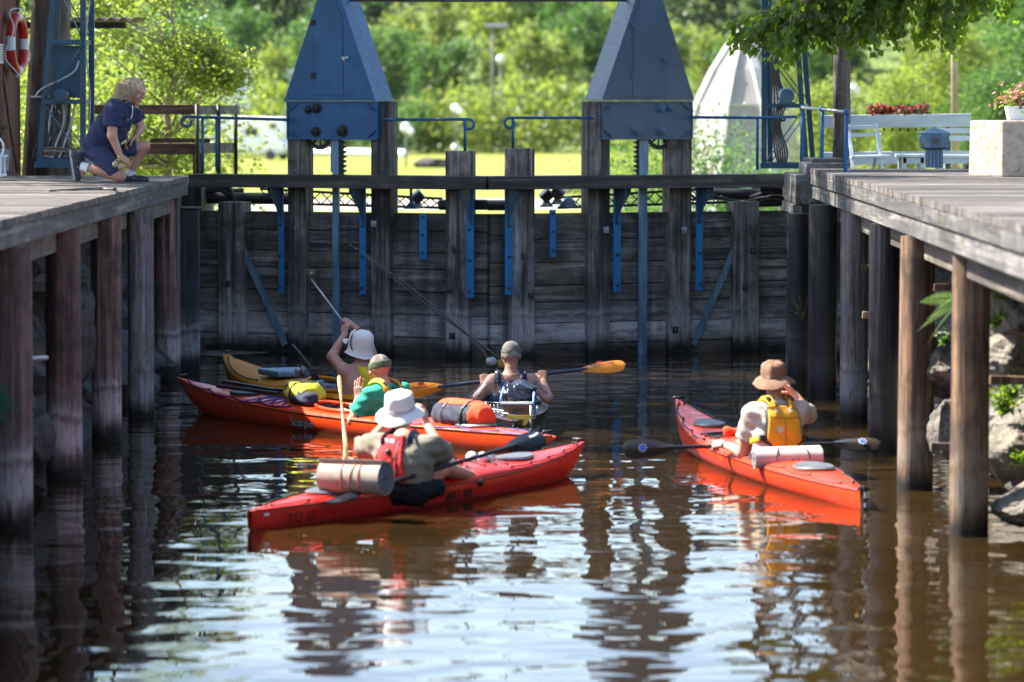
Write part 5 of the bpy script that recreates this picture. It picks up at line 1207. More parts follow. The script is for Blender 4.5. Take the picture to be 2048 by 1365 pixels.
# nearer trees behind the benches and by the pavilion
plant('birch_n', 1660, 92, .42, "light green birch just behind the stout wooden pole", -.7); plant('birch_n', 1790, 100, .46, "light green birch rising behind the white fence", -.7)
plant('broad_n', 1985, 95, .42, "bushy green tree behind the concrete block's flowers", -.7); plant('birch_n', 1900, 120, .62, "taller pale birch beside the slim trunk", -.7)
plant('shrub_n', 1380, 72, .82, "dark green shrub in front of the pale pavilion", -.7, 1.15); plant('broad_n', 2060, 130, .75, "leafy tree at the edge behind the pink flowers", -.7)
plant('bush_n', 1255, 100, .55, "low lime shrub seen under the greyer gear housing", -.7); plant('shrub_n', 1590, 84, .6, "green shrub behind the mast beside the pavilion", -.7)
plant('bush_n', 1330, 115, .8, "lime bush beside the pavilion's slope", -.7); plant('birch_n', 1560, 150, .55, "small birch behind the pavilion", -.7)
plant('bush_n', 20, 62, .9, "bright bush in the gap between the red shed and the pine", .6); plant('bush_n', 230, 66, .95, "bright bush behind the low shelter roof", .2); plant('broad_n', 330, 75, .45, "green tree behind the sprawling shrub tree", 0)
plant('bush', 430, 255, 1.0, "tall bush behind the motorhome", -.7)

# pale pavilion, a steep tent-like cone of panels
def pavilion():
    Y = 110; c = at(1483, 392, Y); c.z = -.7; S_ = Y / F_PX; rt = thing("pavilion", "pale steep tent-shaped wooden pavilion beyond the gate", "pavilion", c); n = 8
    top = at(1478, 92, Y).z; W = mat("whitewashed_boards", (.33, .30, .285), (.25, .225, .21), 3, .8, stretch=(1, 1, .1)); W2 = mat("white_battens", (.5, .48, .46), (.42, .4, .38), 3, .8)
    def ring(r, z, rot=.5): return [V(c.x + r * math.cos(2 * math.pi * (k + rot) / n), Y + r * math.sin(2 * math.pi * (k + rot) / n), z) for k in range(n)]
    prof = [(176 * S_, -.7), (100 * S_, at(0, 210, Y).z), (63 * S_, at(0, 140, Y).z), (30 * S_, top)]
    vs = []; fs = []
    for r, z in prof: vs += ring(r, z)
    for i in range(3):
        for k in range(n): a = i * n + k; b = i * n + (k + 1) % n; fs.append((a, b, b + n, a + n))
    fs.append(tuple(range(3 * n, 4 * n))); mesh_obj("panels", vs, fs, W, rt)
    for k in range(n):
        m = MB()
        for i in range(3): m.beam(vs[i * n + k], vs[(i + 1) * n + k] + V(0, 0, .02), .24, .1, up=(V(*vs[i * n + k]) - V(c.x, Y, vs[i * n + k].z)))
        m.build("rib", W2, rt)
    m = MB()
    for k in range(n): a = ring(32 * S_, top)[k]; m.beam(a, V(c.x + (a.x - c.x) * .35, Y + (a.y - Y) * .35, top + 26 * S_), .07, .07)
    m.lathe((c.x, Y, top + 24 * S_), [(14 * S_, 0), (15 * S_, .05), (5 * S_, .12), (2 * S_, .3)], n=10); m.build("lantern", W, rt)
    m = MB()
    for k in range(n): a = ring(100 * S_, prof[1][1])[k]; b_ = ring(100 * S_, prof[1][1])[(k + 1) % n]; m.beam(a, b_, .06, .05)
    m.build("ring_batten", W2, rt)
pavilion()
# motorhomes
def motorhome(loc, label, rz, sc=1):
    rt = thing("motorhome", label, "motorhome", (0, 0, 0), "parked motorhomes"); W = plastic("motorhome_white", (.78, .8, .82))
    m = MB(); side = [(-3.0, .35), (2.2, .35), (2.9, .4), (3.1, 1.0), (2.5, 1.35), (3.0, 1.9), (2.8, 2.75), (-2.9, 2.8), (-3.05, 2.6)]
    m.prism([V(x, -1.1, z) for x, z in side], (0, 2.2, 0)); m.build("body", W, rt, bevel=.12)
    for x, z, w, h in ((-1.9, 1.75, .8, .5), (.6, 1.8, .9, .5), (2.1, 2.2, .5, .3)):
        for sg in (-1, 1): m = MB(); m.box((x, sg * 1.112, z), (w, .03, h)); m.build("window", MT['glass_dark'], rt, bevel=.01)
    m = MB(); m.box((-3.06, 0, 1.8), (.04, 1.1, .55)); m.build("window", MT['glass_dark'], rt)
    m = MB(); m.box((-.7, -1.115, 1.3), (.6, .03, 1.7)); m.build("door", MT['white'], rt)
    m = MB(); m.prism([V(-2.3, -1.118, .5), V(-1.9, -1.118, .5), V(.2, -1.118, 1.3), V(-.1, -1.118, 1.3)], (0, .02, 0)); m.build("stripe", MT['steelblue'], rt)
    for x in (-1.9, 1.9):
        for sg in (-1, 1): m = MB(); m.lathe((x, sg * 1.02 - .1, .34), [(.2, 0), (.33, .02), (.34, .1), (.33, .2), (.2, .21)], (0, 1, 0), 18); m.build("wheel", MT['black'], rt, True, angle=40)
    rt.location = loc; rt.rotation_euler.z = rz; return rt
p = at(512, 318, 244); mh = motorhome(p + V(-1.2, 0, -2.62 + 2.6), "white motorhome parked at the lawn edge behind the barrier", R(-20))
mh.location = (at(500, 318, 244).x, 244, -.72)
o = dup(mh, (at(545, 205, 300).x, 300, at(545, 205, 300).z - .2), "parked motorhomes", R(8), label="white motorhome roof showing high among bushes by the gear housing"); o = dup(mh, (at(428, 215, 262).x, 262, at(428, 215, 262).z - .6), "parked motorhomes", R(60), label="white motorhome glimpsed through the shrub leaves")
m = MB(); m.tube([at(545, 303, 262), at(812, 308, 255)], .28, 10); tag(m.build("white_barrier_log", MT['white'], smooth=True, angle=50), "long white log barrier across the far lawn", "barrier log")
boulder(at(868, 332, 212), (1.0, .6, .5), "pale stone block lying on the far lawn", 31, None); boulder(at(1158, 384, 150), (.8, .5, .35), "pale grey rounded stone seen just under the walkway", 33, None)
# globe lamps and street lamp
POSTG = mat("dull_grey_post", (.12, .14, .12), (.1, .11, .1), 3, .7)
def globe(px, py, Y, label, twin):
    c = at(px, py, Y); rt = thing("globe_lamp", label, "lamp post", (c.x, Y, -.7), "white globe lamps on the lawn"); m = MB(); m.tube([(c.x, Y, -.7), (c.x, Y, c.z - .2)], [.06, .045], 10); m.build("post", POSTG, rt, True)
    m = MB(); m.ball(c, .3, 16); m.build("globe", MT['white'], rt, True); m = MB(); m.lathe(c - V(0, 0, .42), [(.14, 0), (.2, .1), (.1, .12)], n=12); m.build("collar", MT['galv'], rt)
    if twin: m = MB(); m.ball(c + V(.3, -.3, -.22), .2, 14); m.build("globe", MT['white'], rt, True); m = MB(); m.tube([c - V(0, 0, .5), c + V(.35, -.3, -.5)], .04); m.build("bracket", MT['galv'], rt)
globe(812, 256, 215, "twin white globe lamp right of the bright blue housing", True); globe(911, 217, 250, "taller white globe lamp behind the handrail curl", True); globe(911, 296, 262, "low white globe lamp above the mitre post", False)
globe(1001, 119, 270, "white globe lamp high in the trees under the street lamp", False); globe(1706, 182, 160, "white globe lamp behind the birches above the bench", False)
c = at(985, 100, 275); rt = thing("street_lamp", "grey street lamp with flat T-shaped head in the trees", "street lamp", (c.x, 275, -.7)); z = at(0, 52, 275).z; m = MB(); m.tube([(c.x, 275, -.7), (c.x, 275, z)], [.11, .08], 10); m.build("post", POSTG, rt, True)
m = MB(); m.bbox((c.x - .5, 274.8, z - .12), (c.x + 1.15, 275.2, z + .14)); m.build("lamp_head", MT['galv'], rt, bevel=.05)
# ================================================================ KAYAKS
def text_mesh(s, size, bold=0.0):
    cu = bpy.data.curves.new("txt", 'FONT'); cu.body = s; cu.size = size; cu.offset = bold; cu.align_x = 'CENTER'; cu.align_y = 'CENTER'; cu.resolution_u = 3
    o = bpy.data.objects.new("txt", cu); COL.objects.link(o); dg = bpy.context.evaluated_depsgraph_get(); me = bpy.data.meshes.new_from_object(o.evaluated_get(dg))
    v = [tuple(x.co) for x in me.vertices]; f = [tuple(p.vertices) for p in me.polygons]; bpy.data.objects.remove(o); bpy.data.meshes.remove(me); bpy.data.curves.remove(cu); return v, f
def put_text(s, size, c, x, y, m_, parent, name="lettering", bold=0.0, shear=0.0):
    v, f = text_mesh(s, size, bold); x = Vector(x).normalized(); n = x.cross(Vector(y)).normalized(); y = n.cross(x)
    return mesh_obj(name, [Vector(c) + x * (a + shear * b) + y * b + n * .0025 for a, b, _ in v], f, m_, parent)
SEAM = mat('dark_seam', (.10, .012, .008), (.06, .01, .008), 8, .5)
class Kayak:
    def __init__(s, label, stern, bow, B, m_hull, m_deck=None, bz=.30, sz=.26, sheer=.17, seat=.46, plumb=False, cock=(.46, .205), draft=.1, group="kayaks", rake=.55, name="kayak", ridge=.085):
        a, b = V(stern[0], stern[1], 0), V(bow[0], bow[1], 0); s.L = (b - a).length; s.c = (a + b) / 2; s.f = (b - a).normalized(); s.r = V(s.f.y, -s.f.x, 0)
        s.B, s.bz, s.sz, s.sheer, s.draft, s.plumb, s.rake, s.ridge = B, bz, sz, sheer, draft, plumb, rake, ridge
        s.root = thing(name, label, "kayak", s.c, group); s.seat = -1 + 2 * seat; s.cock = cock
        N = 160; vs = []; fs = []; nh, nd = 8, 7; M_ = 2 * (nh + nd - 1)
        for i in range(N + 1):
            t_ = -1 + 2 * i / N; t_ = math.copysign(1 - (1 - abs(t_)) ** 1.15, t_)
            hb, zs, zk, zr = s.prof(t_); pr = []
            for j in range(nh):
                th = math.pi / 2 * j / (nh - 1); pr.append((hb * math.sin(th) ** .75, zk + (zs - zk) * (1 - math.cos(th)) ** .95))
            for j in range(1, nd):
                th = math.pi / 2 * j / (nd - 1); pr.append((hb * math.cos(th), zs + (zr - zs) * math.sin(th) ** .9))
            ring = pr[:-1] + [pr[-1]] + [(-x, z) for x, z in pr[1:-1][::-1]]
            vs += [s.w(x, t_ * s.L / 2, z) for x, z in ring]; M_ = len(ring)
        for i in range(N):
            for k in range(M_):
                a_ = i * M_ + k; b_ = i * M_ + (k + 1) % M_; q = (a_, b_, b_ + M_, a_ + M_)
                if nh - 1 <= k < M_ - nh + 1:
                    cx = sum((Vector(vs[p]) for p in q), Vector()) / 4 - s.c; lx, ly = cx.dot(s.r), cx.dot(s.f) - s.seat * s.L / 2 - .12
                    if (lx / cock[1]) ** 2 + (ly / cock[0]) ** 2 < 1: continue
                fs.append(q)
        s.hull = mesh_obj("hull", vs, fs, m_hull, s.root, smooth=True, angle=42)
        for sd in (-1, 1):
            P_ = []
            for i in range(90):
                t_ = -.985 + 1.97 * i / 89; hb, zs, zk, zr = s.prof(t_); P_.append(s.w(sd * (hb + .001), t_ * s.L / 2, zs))
            m = MB(); m.tube(P_, .0055, 6); m.build("seam_strip", SEAM, s.root, True)
        pts = []
        for i in range(41):
            a_ = 2 * math.pi * i / 40; pts.append(s.on(math.cos(a_) * cock[1] * 1.02, s.seat * s.L / 2 + .12 + math.sin(a_) * cock[0] * 1.02, .018))
        m = MB(); m.tube(pts, .017, 8, False); s.coam = m.build("coaming", m_deck or m_hull, s.root, True)
        vs = []; fs = []; n = 32
        for j in range(7):
            q = 1 - j / 6 * .35; zz = None
            for k in range(n):
                a_ = 2 * math.pi * k / n; p_ = s.on(math.cos(a_) * cock[1] * q, s.seat * s.L / 2 + .12 + math.sin(a_) * cock[0] * q, 0); p_.z = p_.z * (1 - j / 6) + (-.04) * (j / 6); vs.append(p_)
        for j in range(6):
            for k in range(n): a_ = j * n + k; b_ = j * n + (k + 1) % n; fs.append((a_, a_ + n, b_ + n, b_))
        fs.append(tuple(range(6 * n, 7 * n))); mesh_obj("cockpit_tub", vs, fs, MT['black'], s.root, smooth=True)
    def prof(s, t):
        a = abs(t); hb = max(.008, s.B / 2 * (1 - a ** 2.2) ** .9)
        zs = s.sheer + ((s.bz - s.sheer) * max(0, t) ** 2.6 if t > 0 else (s.sz - s.sheer) * a ** 2.6)
        st = s.rake if not (s.plumb and t < 0) else .9
        q = max(0, (a - st) / (1 - st)); q = q ** 2.4 if not (s.plumb and t < 0) else q ** 2 * .3
        zk = -s.draft * (1 - .5 * a * a) + (zs + s.draft * .5 - .01) * q
        if s.plumb and t < 0: hb = max(hb, .02)
        zr = zs + s.ridge * (1 - a ** 2) + .035 * math.exp(-((t - s.seat - .32) / .16) ** 2) * (1 - a)
        return hb, zs, zk, zr
    def w(s, x, y, z): q = s.c + s.r * x + s.f * y; return V(q.x, q.y, z)
    def on(s, x, y, dz=0):
        hb, zs, zk, zr = s.prof(max(-1, min(1, 2 * y / s.L))); c = min(1, abs(x) / hb); return s.w(max(-hb, min(hb, x)), y, zs + (zr - zs) * math.sqrt(max(0, 1 - c * c)) ** .9 + dz)
    def line(s, pts, m_, r=.006, name="deck_line", dz=.006):
        P_ = []
        for i in range(len(pts) - 1):
            n = max(2, int(abs(pts[i + 1][1] - pts[i][1]) / .06) + 2)
            for k in range(n): q = k / n; P_.append(s.on(pts[i][0] + (pts[i + 1][0] - pts[i][0]) * q, pts[i][1] + (pts[i + 1][1] - pts[i][1]) * q, dz))
        P_.append(s.on(*pts[-1], dz)); m = MB(); m.tube(P_, r, 6); return m.build(name, m_, s.root, True)
    def edge_line(s, y0, y1, n, m_, sag=.03, inset=.03, sides=(-1, 1), r=.005):
        for sd in sides:
            P_ = []; 
            for i in range(n * 8 + 1):
                y = y0 + (y1 - y0) * i / (n * 8); hb, zs, zk, zr = s.prof(2 * y / s.L); ph = i / 8 % 1; P_.append(s.on(sd * max(0.01, hb - inset), y, .008) + V(0, 0, -sag * 4 * ph * (1 - ph)) + s.r * sd * (.03 * 4 * ph * (1 - ph)))
            m = MB(); m.tube(P_, r, 6); m.build("deck_line", m_, s.root, True)
            m = MB()
            for k in range(n + 1): y = y0 + (y1 - y0) * k / n; hb = s.prof(2 * y / s.L)[0]; m.ball(s.on(sd * max(.01, hb - inset), y, .008), .012, 8)
            m.build("fittings", MT['black'], s.root, True)
    def hatch(s, y, rx, ry, m_, k=0):
        vs = []; fs = []; n = 28; R_ = ((1.0, .004), (1.02, .018), (.94, .028), (.85, .022), (.5, .03), (.05, .034))
        for q, dz in R_:
            for i in range(n): a = 2 * math.pi * i / n; vs.append(s.on(math.cos(a) * rx * q, y + math.sin(a) * ry * q, dz))
        for j in range(len(R_) - 1):
            for i in range(n): a = j * n + i; b = j * n + (i + 1) % n; fs.append((a, b, b + n, a + n))
        fs.append(tuple(range((len(R_) - 1) * n, len(R_) * n))); return mesh_obj("hatch_cover", vs, fs, m_, s.root, smooth=True, angle=50)
    def toggle(s, y, m_):
        t_ = 2 * y / s.L; p_ = s.on(0, y, .03); m = MB(); m.tube([p_ - s.r * .05, p_ + s.r * .05], .012, 8); m.tube([p_, s.on(0, y, 0)], .004, 6); m.build("toggle", m_, s.root, True)
    def side_pt(s, t, q, sd):
        """a point on the hull side, q 0..1 from keel to sheer"""
        hb, zs, zk, zr = s.prof(t); th = math.acos(1 - q ** (1 / .95)); return s.w(sd * (hb * math.sin(th) ** .75 + .003), t * s.L / 2, zk + (zs - zk) * q)
    def seat_back(s, m_): m = MB(); c = s.w(0, s.seat * s.L / 2 - .17, s.sheer + .06); m.box(c, (.3, .04, .16), (s.r, s.f, V(0, 0, 1))); m.build("seat_back", m_, s.root, bevel=.015)
RED_K = plastic("red_plastic", (.62, .018, .012), .3); ORG_K = plastic("red_orange_plastic", (.74, .055, .008), .28); ORG2 = plastic("orange_red_plastic", (.76, .048, .013), .28); AMB = plastic("amber_plastic", (.56, .205, .004), .5); AMB.node_tree.nodes["Principled BSDF"].inputs["Specular IOR Level"].default_value = .12
HATCH = mat("grey_hatch_rubber", (.07, .072, .08), (.12, .12, .13), 12, .4)
CORD = mat("black_cord", (.015, .015, .018), (.02, .02, .02), 30, .7); BCORD = mat("blue_cord", (.03, .05, .3), (.02, .03, .16), 30, .7)
def px_dir(k, px): pass
# near red kayak
K1 = Kayak("red touring kayak nearest the camera carrying a grey rolled mat", (-1.76, 25.0), (.555, 28.9), .54, ORG_K if False else plastic("bright_red_plastic", (.68, .022, .012), .28), bz=.25, sz=.135, sheer=.135, seat=.46, plumb=True, rake=.72, ridge=.07)
h_ = K1.L / 2
K1.hatch(-h_ * .56, .15, .24, HATCH); K1.hatch(h_ * .52, .13, .24, HATCH)
K1.edge_line(-h_ * .9, -h_ * .3, 4, CORD, .0, .04); K1.edge_line(h_ * .36, h_ * .94, 4, CORD, 0, .03)
for y in (.23, .30, .37): K1.line([(-.17, h_ * y), (.0, h_ * (y + .03)), (.17, h_ * y)], CORD, .007, "bungee")
K1.line([(-.2, -h_ * .28), (.2, -h_ * .36)], CORD, .006, "bungee"); K1.line([(.2, -h_ * .28), (-.2, -h_ * .36)], CORD, .006, "bungee")
K1.toggle(h_ * .965, MT['black']); K1.toggle(-h_ * .965, MT['black']); K1.seat_back(MT['black'])
m = MB(); m.ball(K1.side_pt(.12, .93, 1), .03, 10); m.build("skeg_knob", MT['black_gloss'], K1.root, True)
m = MB()
for x, y in ((.03, .29), (-.08, .30), (.05, .32)): m.ball(K1.on(x, h_ * y + .05, .03), .045, 10)
tag(m.build("white_floats", MT['white'], smooth=True), "small white floats on the foredeck of the nearest red kayak", "float")
DARKT = mat("dark_ink", (.05, .008, .008), (.06, .01, .01), 30, .6)
def side_text(K, s_, t_, q, sd, size, m_, bold=0, shear=0):
    a, b = K.side_pt(t_ - .03, q, sd), K.side_pt(t_ + .03, q, sd); x = (b - a) * (1 if sd > 0 else -1); c = K.side_pt(t_, q, sd); y = K.side_pt(t_, min(1, q + .2), sd) - K.side_pt(t_, q - .2, sd); n = x.cross(y).normalized()
    if n.dot(K.r * sd) < 0: n = -n
    return put_text(s_, size, c + n * .004, x, y, m_, K.root, bold=bold, shear=shear)
side_text(K1, "XO 15", -.80, .62, 1, .10, DARKT, .001, .15)
v0 = K1.side_pt(.02, .75, 1)
for k, w_ in enumerate((.075, .055, .02, .075, .05)):
    t_ = -.075 + .034 * k; m = MB(); a, b = K1.side_pt(t_, .8, 1), K1.side_pt(t_ + w_ / K1.L * 1.6, .8, 1); c, d = K1.side_pt(t_ + w_ / K1.L * 1.6, .52, 1), K1.side_pt(t_, .52, 1); n = K1.r * .003; m.add([a + n, b + n, c + n, d + n], [(3, 2, 1, 0)]); m.build("dark_lettering", DARKT, K1.root)
m = MB(); a, b = K1.side_pt(-.95, .85, 1), K1.side_pt(-.93, .85, 1); m.add([a + K1.r * .003, b + K1.r * .003, b + K1.r * .003 - V(0, 0, .014), a + K1.r * .003 - V(0, 0, .014)], [(3, 2, 1, 0)]); m.build("white_mark", MT['white'], K1.root)
# long red-orange kayak in the middle
K2 = Kayak("long red orange kayak with blue deck lines carrying the man in green shirt", (.36, 30.25), (-3.13, 34.98), .56, ORG_K, bz=.31, sz=.17, sheer=.145, seat=.485, rake=.62, ridge=.05)
h2 = K2.L / 2
K2.edge_line(h2 * .22, h2 * .92, 4, BCORD, .015, .035, r=.006); K2.edge_line(-h2 * .93, -h2 * .3, 4, BCORD, .015, .035, r=.006)
for y in (.27, .34, .42): K2.line([(-.22, h2 * y), (0, h2 * (y + .05)), (.22, h2 * y)], BCORD, .006, "bungee"); K2.line([(-.22, h2 * (y + .06)), (.2, h2 * y)], BCORD, .006, "bungee")
K2.hatch(h2 * .6, .13, .15, MT['black']); K2.hatch(-h2 * .62, .15, .22, HATCH); K2.toggle(h2 * .97, MT['black']); K2.toggle(-h2 * .96, MT['black']); K2.seat_back(MT['black'])
W_ = mat("white_letters", (.75, .75, .78), (.7, .7, .75), 30, .5)
side_text(K2, "Scorpio", .135, .68, -1, .115, MT['navy'], .006, .25); o = side_text(K2, "Scorpio", .135, .68, -1, .115, W_, .0, .25)
for vtx in o.data.vertices: vtx.co -= K2.r * .0025
# amber fishing kayak behind it
K3 = Kayak("amber yellow kayak with upswept bow behind the long red orange one", (-.98, 33.35), (-2.86, 37.05), .66, AMB, bz=.40, sz=.2, sheer=.17, seat=.30, rake=.5, cock=(.5, .24), draft=.1)
K3.edge_line(K3.L / 2 * .3, K3.L / 2 * .9, 1, CORD, .01, .05); K3.seat_back(MT['black']); K3.toggle(K3.L / 2 * .97, MT['black'])
m = MB(); a = K3.w(0, K3.L * .1, .25); m.box(K3.on(0, K3.L * .12, .05), (.4, .5, .06), (K3.r, K3.f, V(0, 0, 1))); m.build("deck_pad", MT['steelblue'], K3.root, bevel=.02)
# dark fishing kayak
BLK = mat("dark_camo_plastic", (.008, .010, .014), (.016, .02, .026), 4, .3, coat=.1)
K4 = Kayak("dark fishing kayak seen from its stern with crate and black bag", (.02, 31.35), (-.10, 35.7), .72, BLK, bz=.3, sz=.2, sheer=.19, seat=.36, rake=.7, cock=(.45, .27), ridge=.05)
m = MB(); a = K4.w(.02, -K4.L / 2 + .28, .20); m.prism([K4.w(-.06, -K4.L / 2 + .20, .235), K4.w(.16, -K4.L / 2 + .20, .235), K4.w(.10, -K4.L / 2 + .18, .15), K4.w(-.02, -K4.L / 2 + .18, .15)], K4.f * .01); m.build("yellow_decal", plastic("yellow_decal", (.7, .42, .02)), K4.root)
m = MB(); e = -K4.L / 2; m.bbox((K4.w(.0, e, 0).x - .02, K4.w(0, e, 0).y - .12, -.1), (K4.w(0, e, 0).x + .02, K4.w(0, e, 0).y + .1, .14)); m.prism([K4.w(-.2, e + .1, .13), K4.w(.13, e - .12, .11), K4.w(.15, e + .02, .12)], (0, 0, .02)); m.build("rudder", MT['black_gloss'], K4.root)
m = MB(); p_ = at(1062, 812, K4.w(0, e, 0).y + .25); m.tube([p_, V(p_.x, p_.y, .02)], .011); m.build("light_pole", MT['galv'], K4.root, True)
# right kayak
K5 = Kayak("orange red kayak with black rudder beside the sunlit piles", (2.47, 26.32), (1.40, 31.85), .58, ORG2, bz=.35, sz=.13, sheer=.13, seat=.42, plumb=True, rake=.66, ridge=.065)
h5 = K5.L / 2
K5.hatch(-h5 * .55, .15, .21, HATCH); K5.hatch(h5 * .58, .13, .18, HATCH)
K5.edge_line(-h5 * .86, -h5 * .12, 4, CORD, .012, .05); K5.edge_line(h5 * .3, h5 * .93, 3, CORD, .0, .03); K5.toggle(h5 * .97, MT['black']); K5.seat_back(MT['black'])
for y in (.24, .3, .36): K5.line([(-.2, h5 * y), (0, h5 * (y + .04)), (.2, h5 * y)], CORD, .007, "bungee"); K5.line([(-.2, h5 * (y + .05)), (.2, h5 * y)], CORD, .007, "bungee")
m = MB(); q = K5.w(0, -h5, 0); m.box(K5.w(0, -h5 - .035, .06), (.025, .07, .22), (K5.r, K5.f, V(0, 0, 1))); m.box(K5.w(0, -h5 - .02, .15), (.07, .06, .03), (K5.r, K5.f, V(0, 0, 1))); m.build("rudder", MT['black_gloss'], K5.root, bevel=.006)
m = MB(); m.box(K5.w(0, -h5 - .073, .11), (.012, .004, .04), (K5.r, K5.f, V(0, 0, 1))); m.box(K5.w(0, -h5 - .073, .04), (.012, .004, .03), (K5.r, K5.f, V(0, 0, 1))); m.build("rudder_pins", MT['white'], K5.root)

# ---------------------------------------------------------------- paddles
def paddle(a, b, label, m_shaft, m_bl, La, Lb, wid=.165, na=(0, -1, .1), nb=(0, -1, .1), deco=None, r=.016, curve=.02):
    """a, b: blade tips; the blades' faces look along na / nb"""
    a, b = Vector(a), Vector(b); d = (b - a).normalized(); rt = thing("paddle", label, "paddle", (a + b) / 2, "kayak paddles")
    m = MB(); m.tube([a + d * La * .8, b - d * Lb * .8], r, 12); m.tube([(a + b) / 2 - d * .035, (a + b) / 2 + d * .035], r * 1.12, 12); sh = m.build("shaft", m_shaft, rt, True, angle=60); out = []
    for tip, dd, L, n in ((a, d, La, na), (b, -d, Lb, nb)):
        n = Vector(n); n = (n - dd * n.dot(dd)).normalized(); s = dd.cross(n); N = 22; vs = []; fs = []
        prof = []
        for i in range(N + 1):
            q = i / N; w_ = wid / 2 * (math.sin(math.pi * min(1, q * 1.0) ** .62) ** .55) * (1 - .25 * q) if q < 1 else 0
            w_ = max(w_, r * .9 if q > .8 else .004); prof.append((q * L, w_))
        for j in range(-3, 4):
            for y, w_ in prof:
                u = j / 3; th = .003 + .012 * (1 - abs(u)) ** 2 * min(1, y / L + .15)
                vs.append(tip + dd * y + s * w_ * u * (1.0 if u > 0 else .86) + n * (th - curve * u * u * w_ / wid * 2))
        for j in range(-3, 4):
            for y, w_ in prof:
                u = j / 3; vs.append(tip + dd * y + s * w_ * u * (1.0 if u > 0 else .86) + n * (-.004 - curve * u * u * w_ / wid * 2))
        n1 = N + 1; of = 7 * n1
        for j in range(6):
            for i in range(N): p_ = j * n1 + i; fs += [(p_, p_ + n1, p_ + n1 + 1, p_ + 1), (of + p_, of + p_ + 1, of + p_ + n1 + 1, of + p_ + n1)]
        for i in range(N): fs += [(i, i + 1, of + i + 1, of + i), (6 * n1 + i, of + 6 * n1 + i, of + 6 * n1 + i + 1, 6 * n1 + i + 1)]
        for j in range(6): p_ = j * n1; fs += [(p_, of + p_, of + p_ + n1, p_ + n1), (p_ + N, p_ + n1 + N, of + p_ + n1 + N, of + p_ + N)]
        out.append((mesh_obj("blade", vs, fs, m_bl, rt, smooth=True, angle=40), tip, dd, L, n, s))
    return rt, out
def star(blade, tip, dd, L, n, s, q=.5):
    c = tip + dd * L * q + n * .02; s2 = s
    for k, (r0, m_) in enumerate(((.042, W_), (.024, plastic("flower_blue", (.05, .12, .6))))):
        pts = []
        for i in range(32): a = 2 * math.pi * i / 32; rr = r0 * (1 if i % 4 == 0 else .55 if i % 2 else .72) if k == 0 else r0; pts.append(c + n * .002 * k + (s2 * math.cos(a) + dd * math.sin(a)) * rr)
        m = MB(); m.add(pts, [tuple(range(32))]); m.build("flower_print", m_, blade)
# ================================================================ PEOPLE
def vec_legs(J, F, S, up=.10, fw=.42, sh=.40, foot=True, spread=.09, dz2=-.06):
    for q, sg in (('L', -1), ('R', 1)):
        hip = J['pelvis'] + S * sg * .09; J['hip' + q] = hip; J['knee' + q] = hip + F * fw + S * sg * (spread - .05) + V(0, 0, up); J['ank' + q] = J['knee' + q] + F * sh + V(0, 0, dz2) - S * sg * .03
    return J
# --- man in the nearest kayak: white hat, red vest, raising a phone
F = K1.f; S = K1.r
J = dict(pelvis=at(812, 968, 26.12), neck=at(808, 872, 26.11), head=at(800, 833, 26.3), shL=at(757, 886, 26.28), shR=at(860, 890, 26.06), elL=at(724, 902, 26.5), wrL=at(768, 850, 26.72), elR=at(889, 914, 26.3), wrR=at(853, 846, 26.62))
vec_legs(J, F, S, .17, .40, .42, dz2=-.17)
J['kneeR'] = at(888, 936, 26.5); J['ankR'] = K1.w(.08, K1.seat * K1.L / 2 + .92, .06)
P1 = Fig("person", "man in white sun hat and red life vest in the nearest kayak raising a phone", at(838, 1000, 26.12), J, MT['skin'], (F.x - .1, F.y, -.05), hands=dict(
    L=dict(D=(.35, .3, .75), N=(.8, .3, -.1), T=(0, -.6, .6), curl=(35, 45, 30)), R=dict(D=(-.12, .2, .9), N=(-.9, .3, .05), T=(-.1, -.8, .3), curl=(25, 45, 30))))
OLV = cloth("olive_cloth", (.19, .17, .125)); P1.shirt(OLV, sleeve=.78, hem=.02, wr=.007, sl_r=.03, off=.02)
RV = cloth("red_vest_cloth", (.62, .025, .03)); f = Field(); P1.torso(f); f.off = .045; f.wr = .003; f.ws = 26; f.cut(P1.J['neck'] + P1.A * .012, P1.A); f.cut(P1.J['pelvis'] + P1.A * .04, -P1.A); f.cut(P1.J['neck'] + P1.S * .075 - P1.A * .15, P1.S + P1.A * .12); f.cut(P1.J['neck'] - P1.S * .16, -P1.S)
for q, r_ in (('L', .05), ('R', .075)): f.sub(P1.J['sh' + q], P1.J['el' + q], r_, r_)
f.sub(P1.J['neck'] - P1.A * .05, P1.C, .085); field_obj("life_vest", f, RV, P1.root, .009)
A1, S1, F1 = P1.A, P1.S, P1.F
def back_pt(P, x, u, d=.0):
    """a point on the back of the vest: x across, u up from the pelvis, found by walking in from behind"""
    return P.J['pelvis'] + P.A * u + P.S * x - P.F * (.165 + d)
def snap(o, p, d, lift=.004):
    """drops a point onto a mesh along d"""
    ok, loc, nor, i = o.ray_cast(Vector(p) - root_loc(o), Vector(d).normalized()); return (loc + root_loc(o) + nor * lift) if ok else Vector(p)
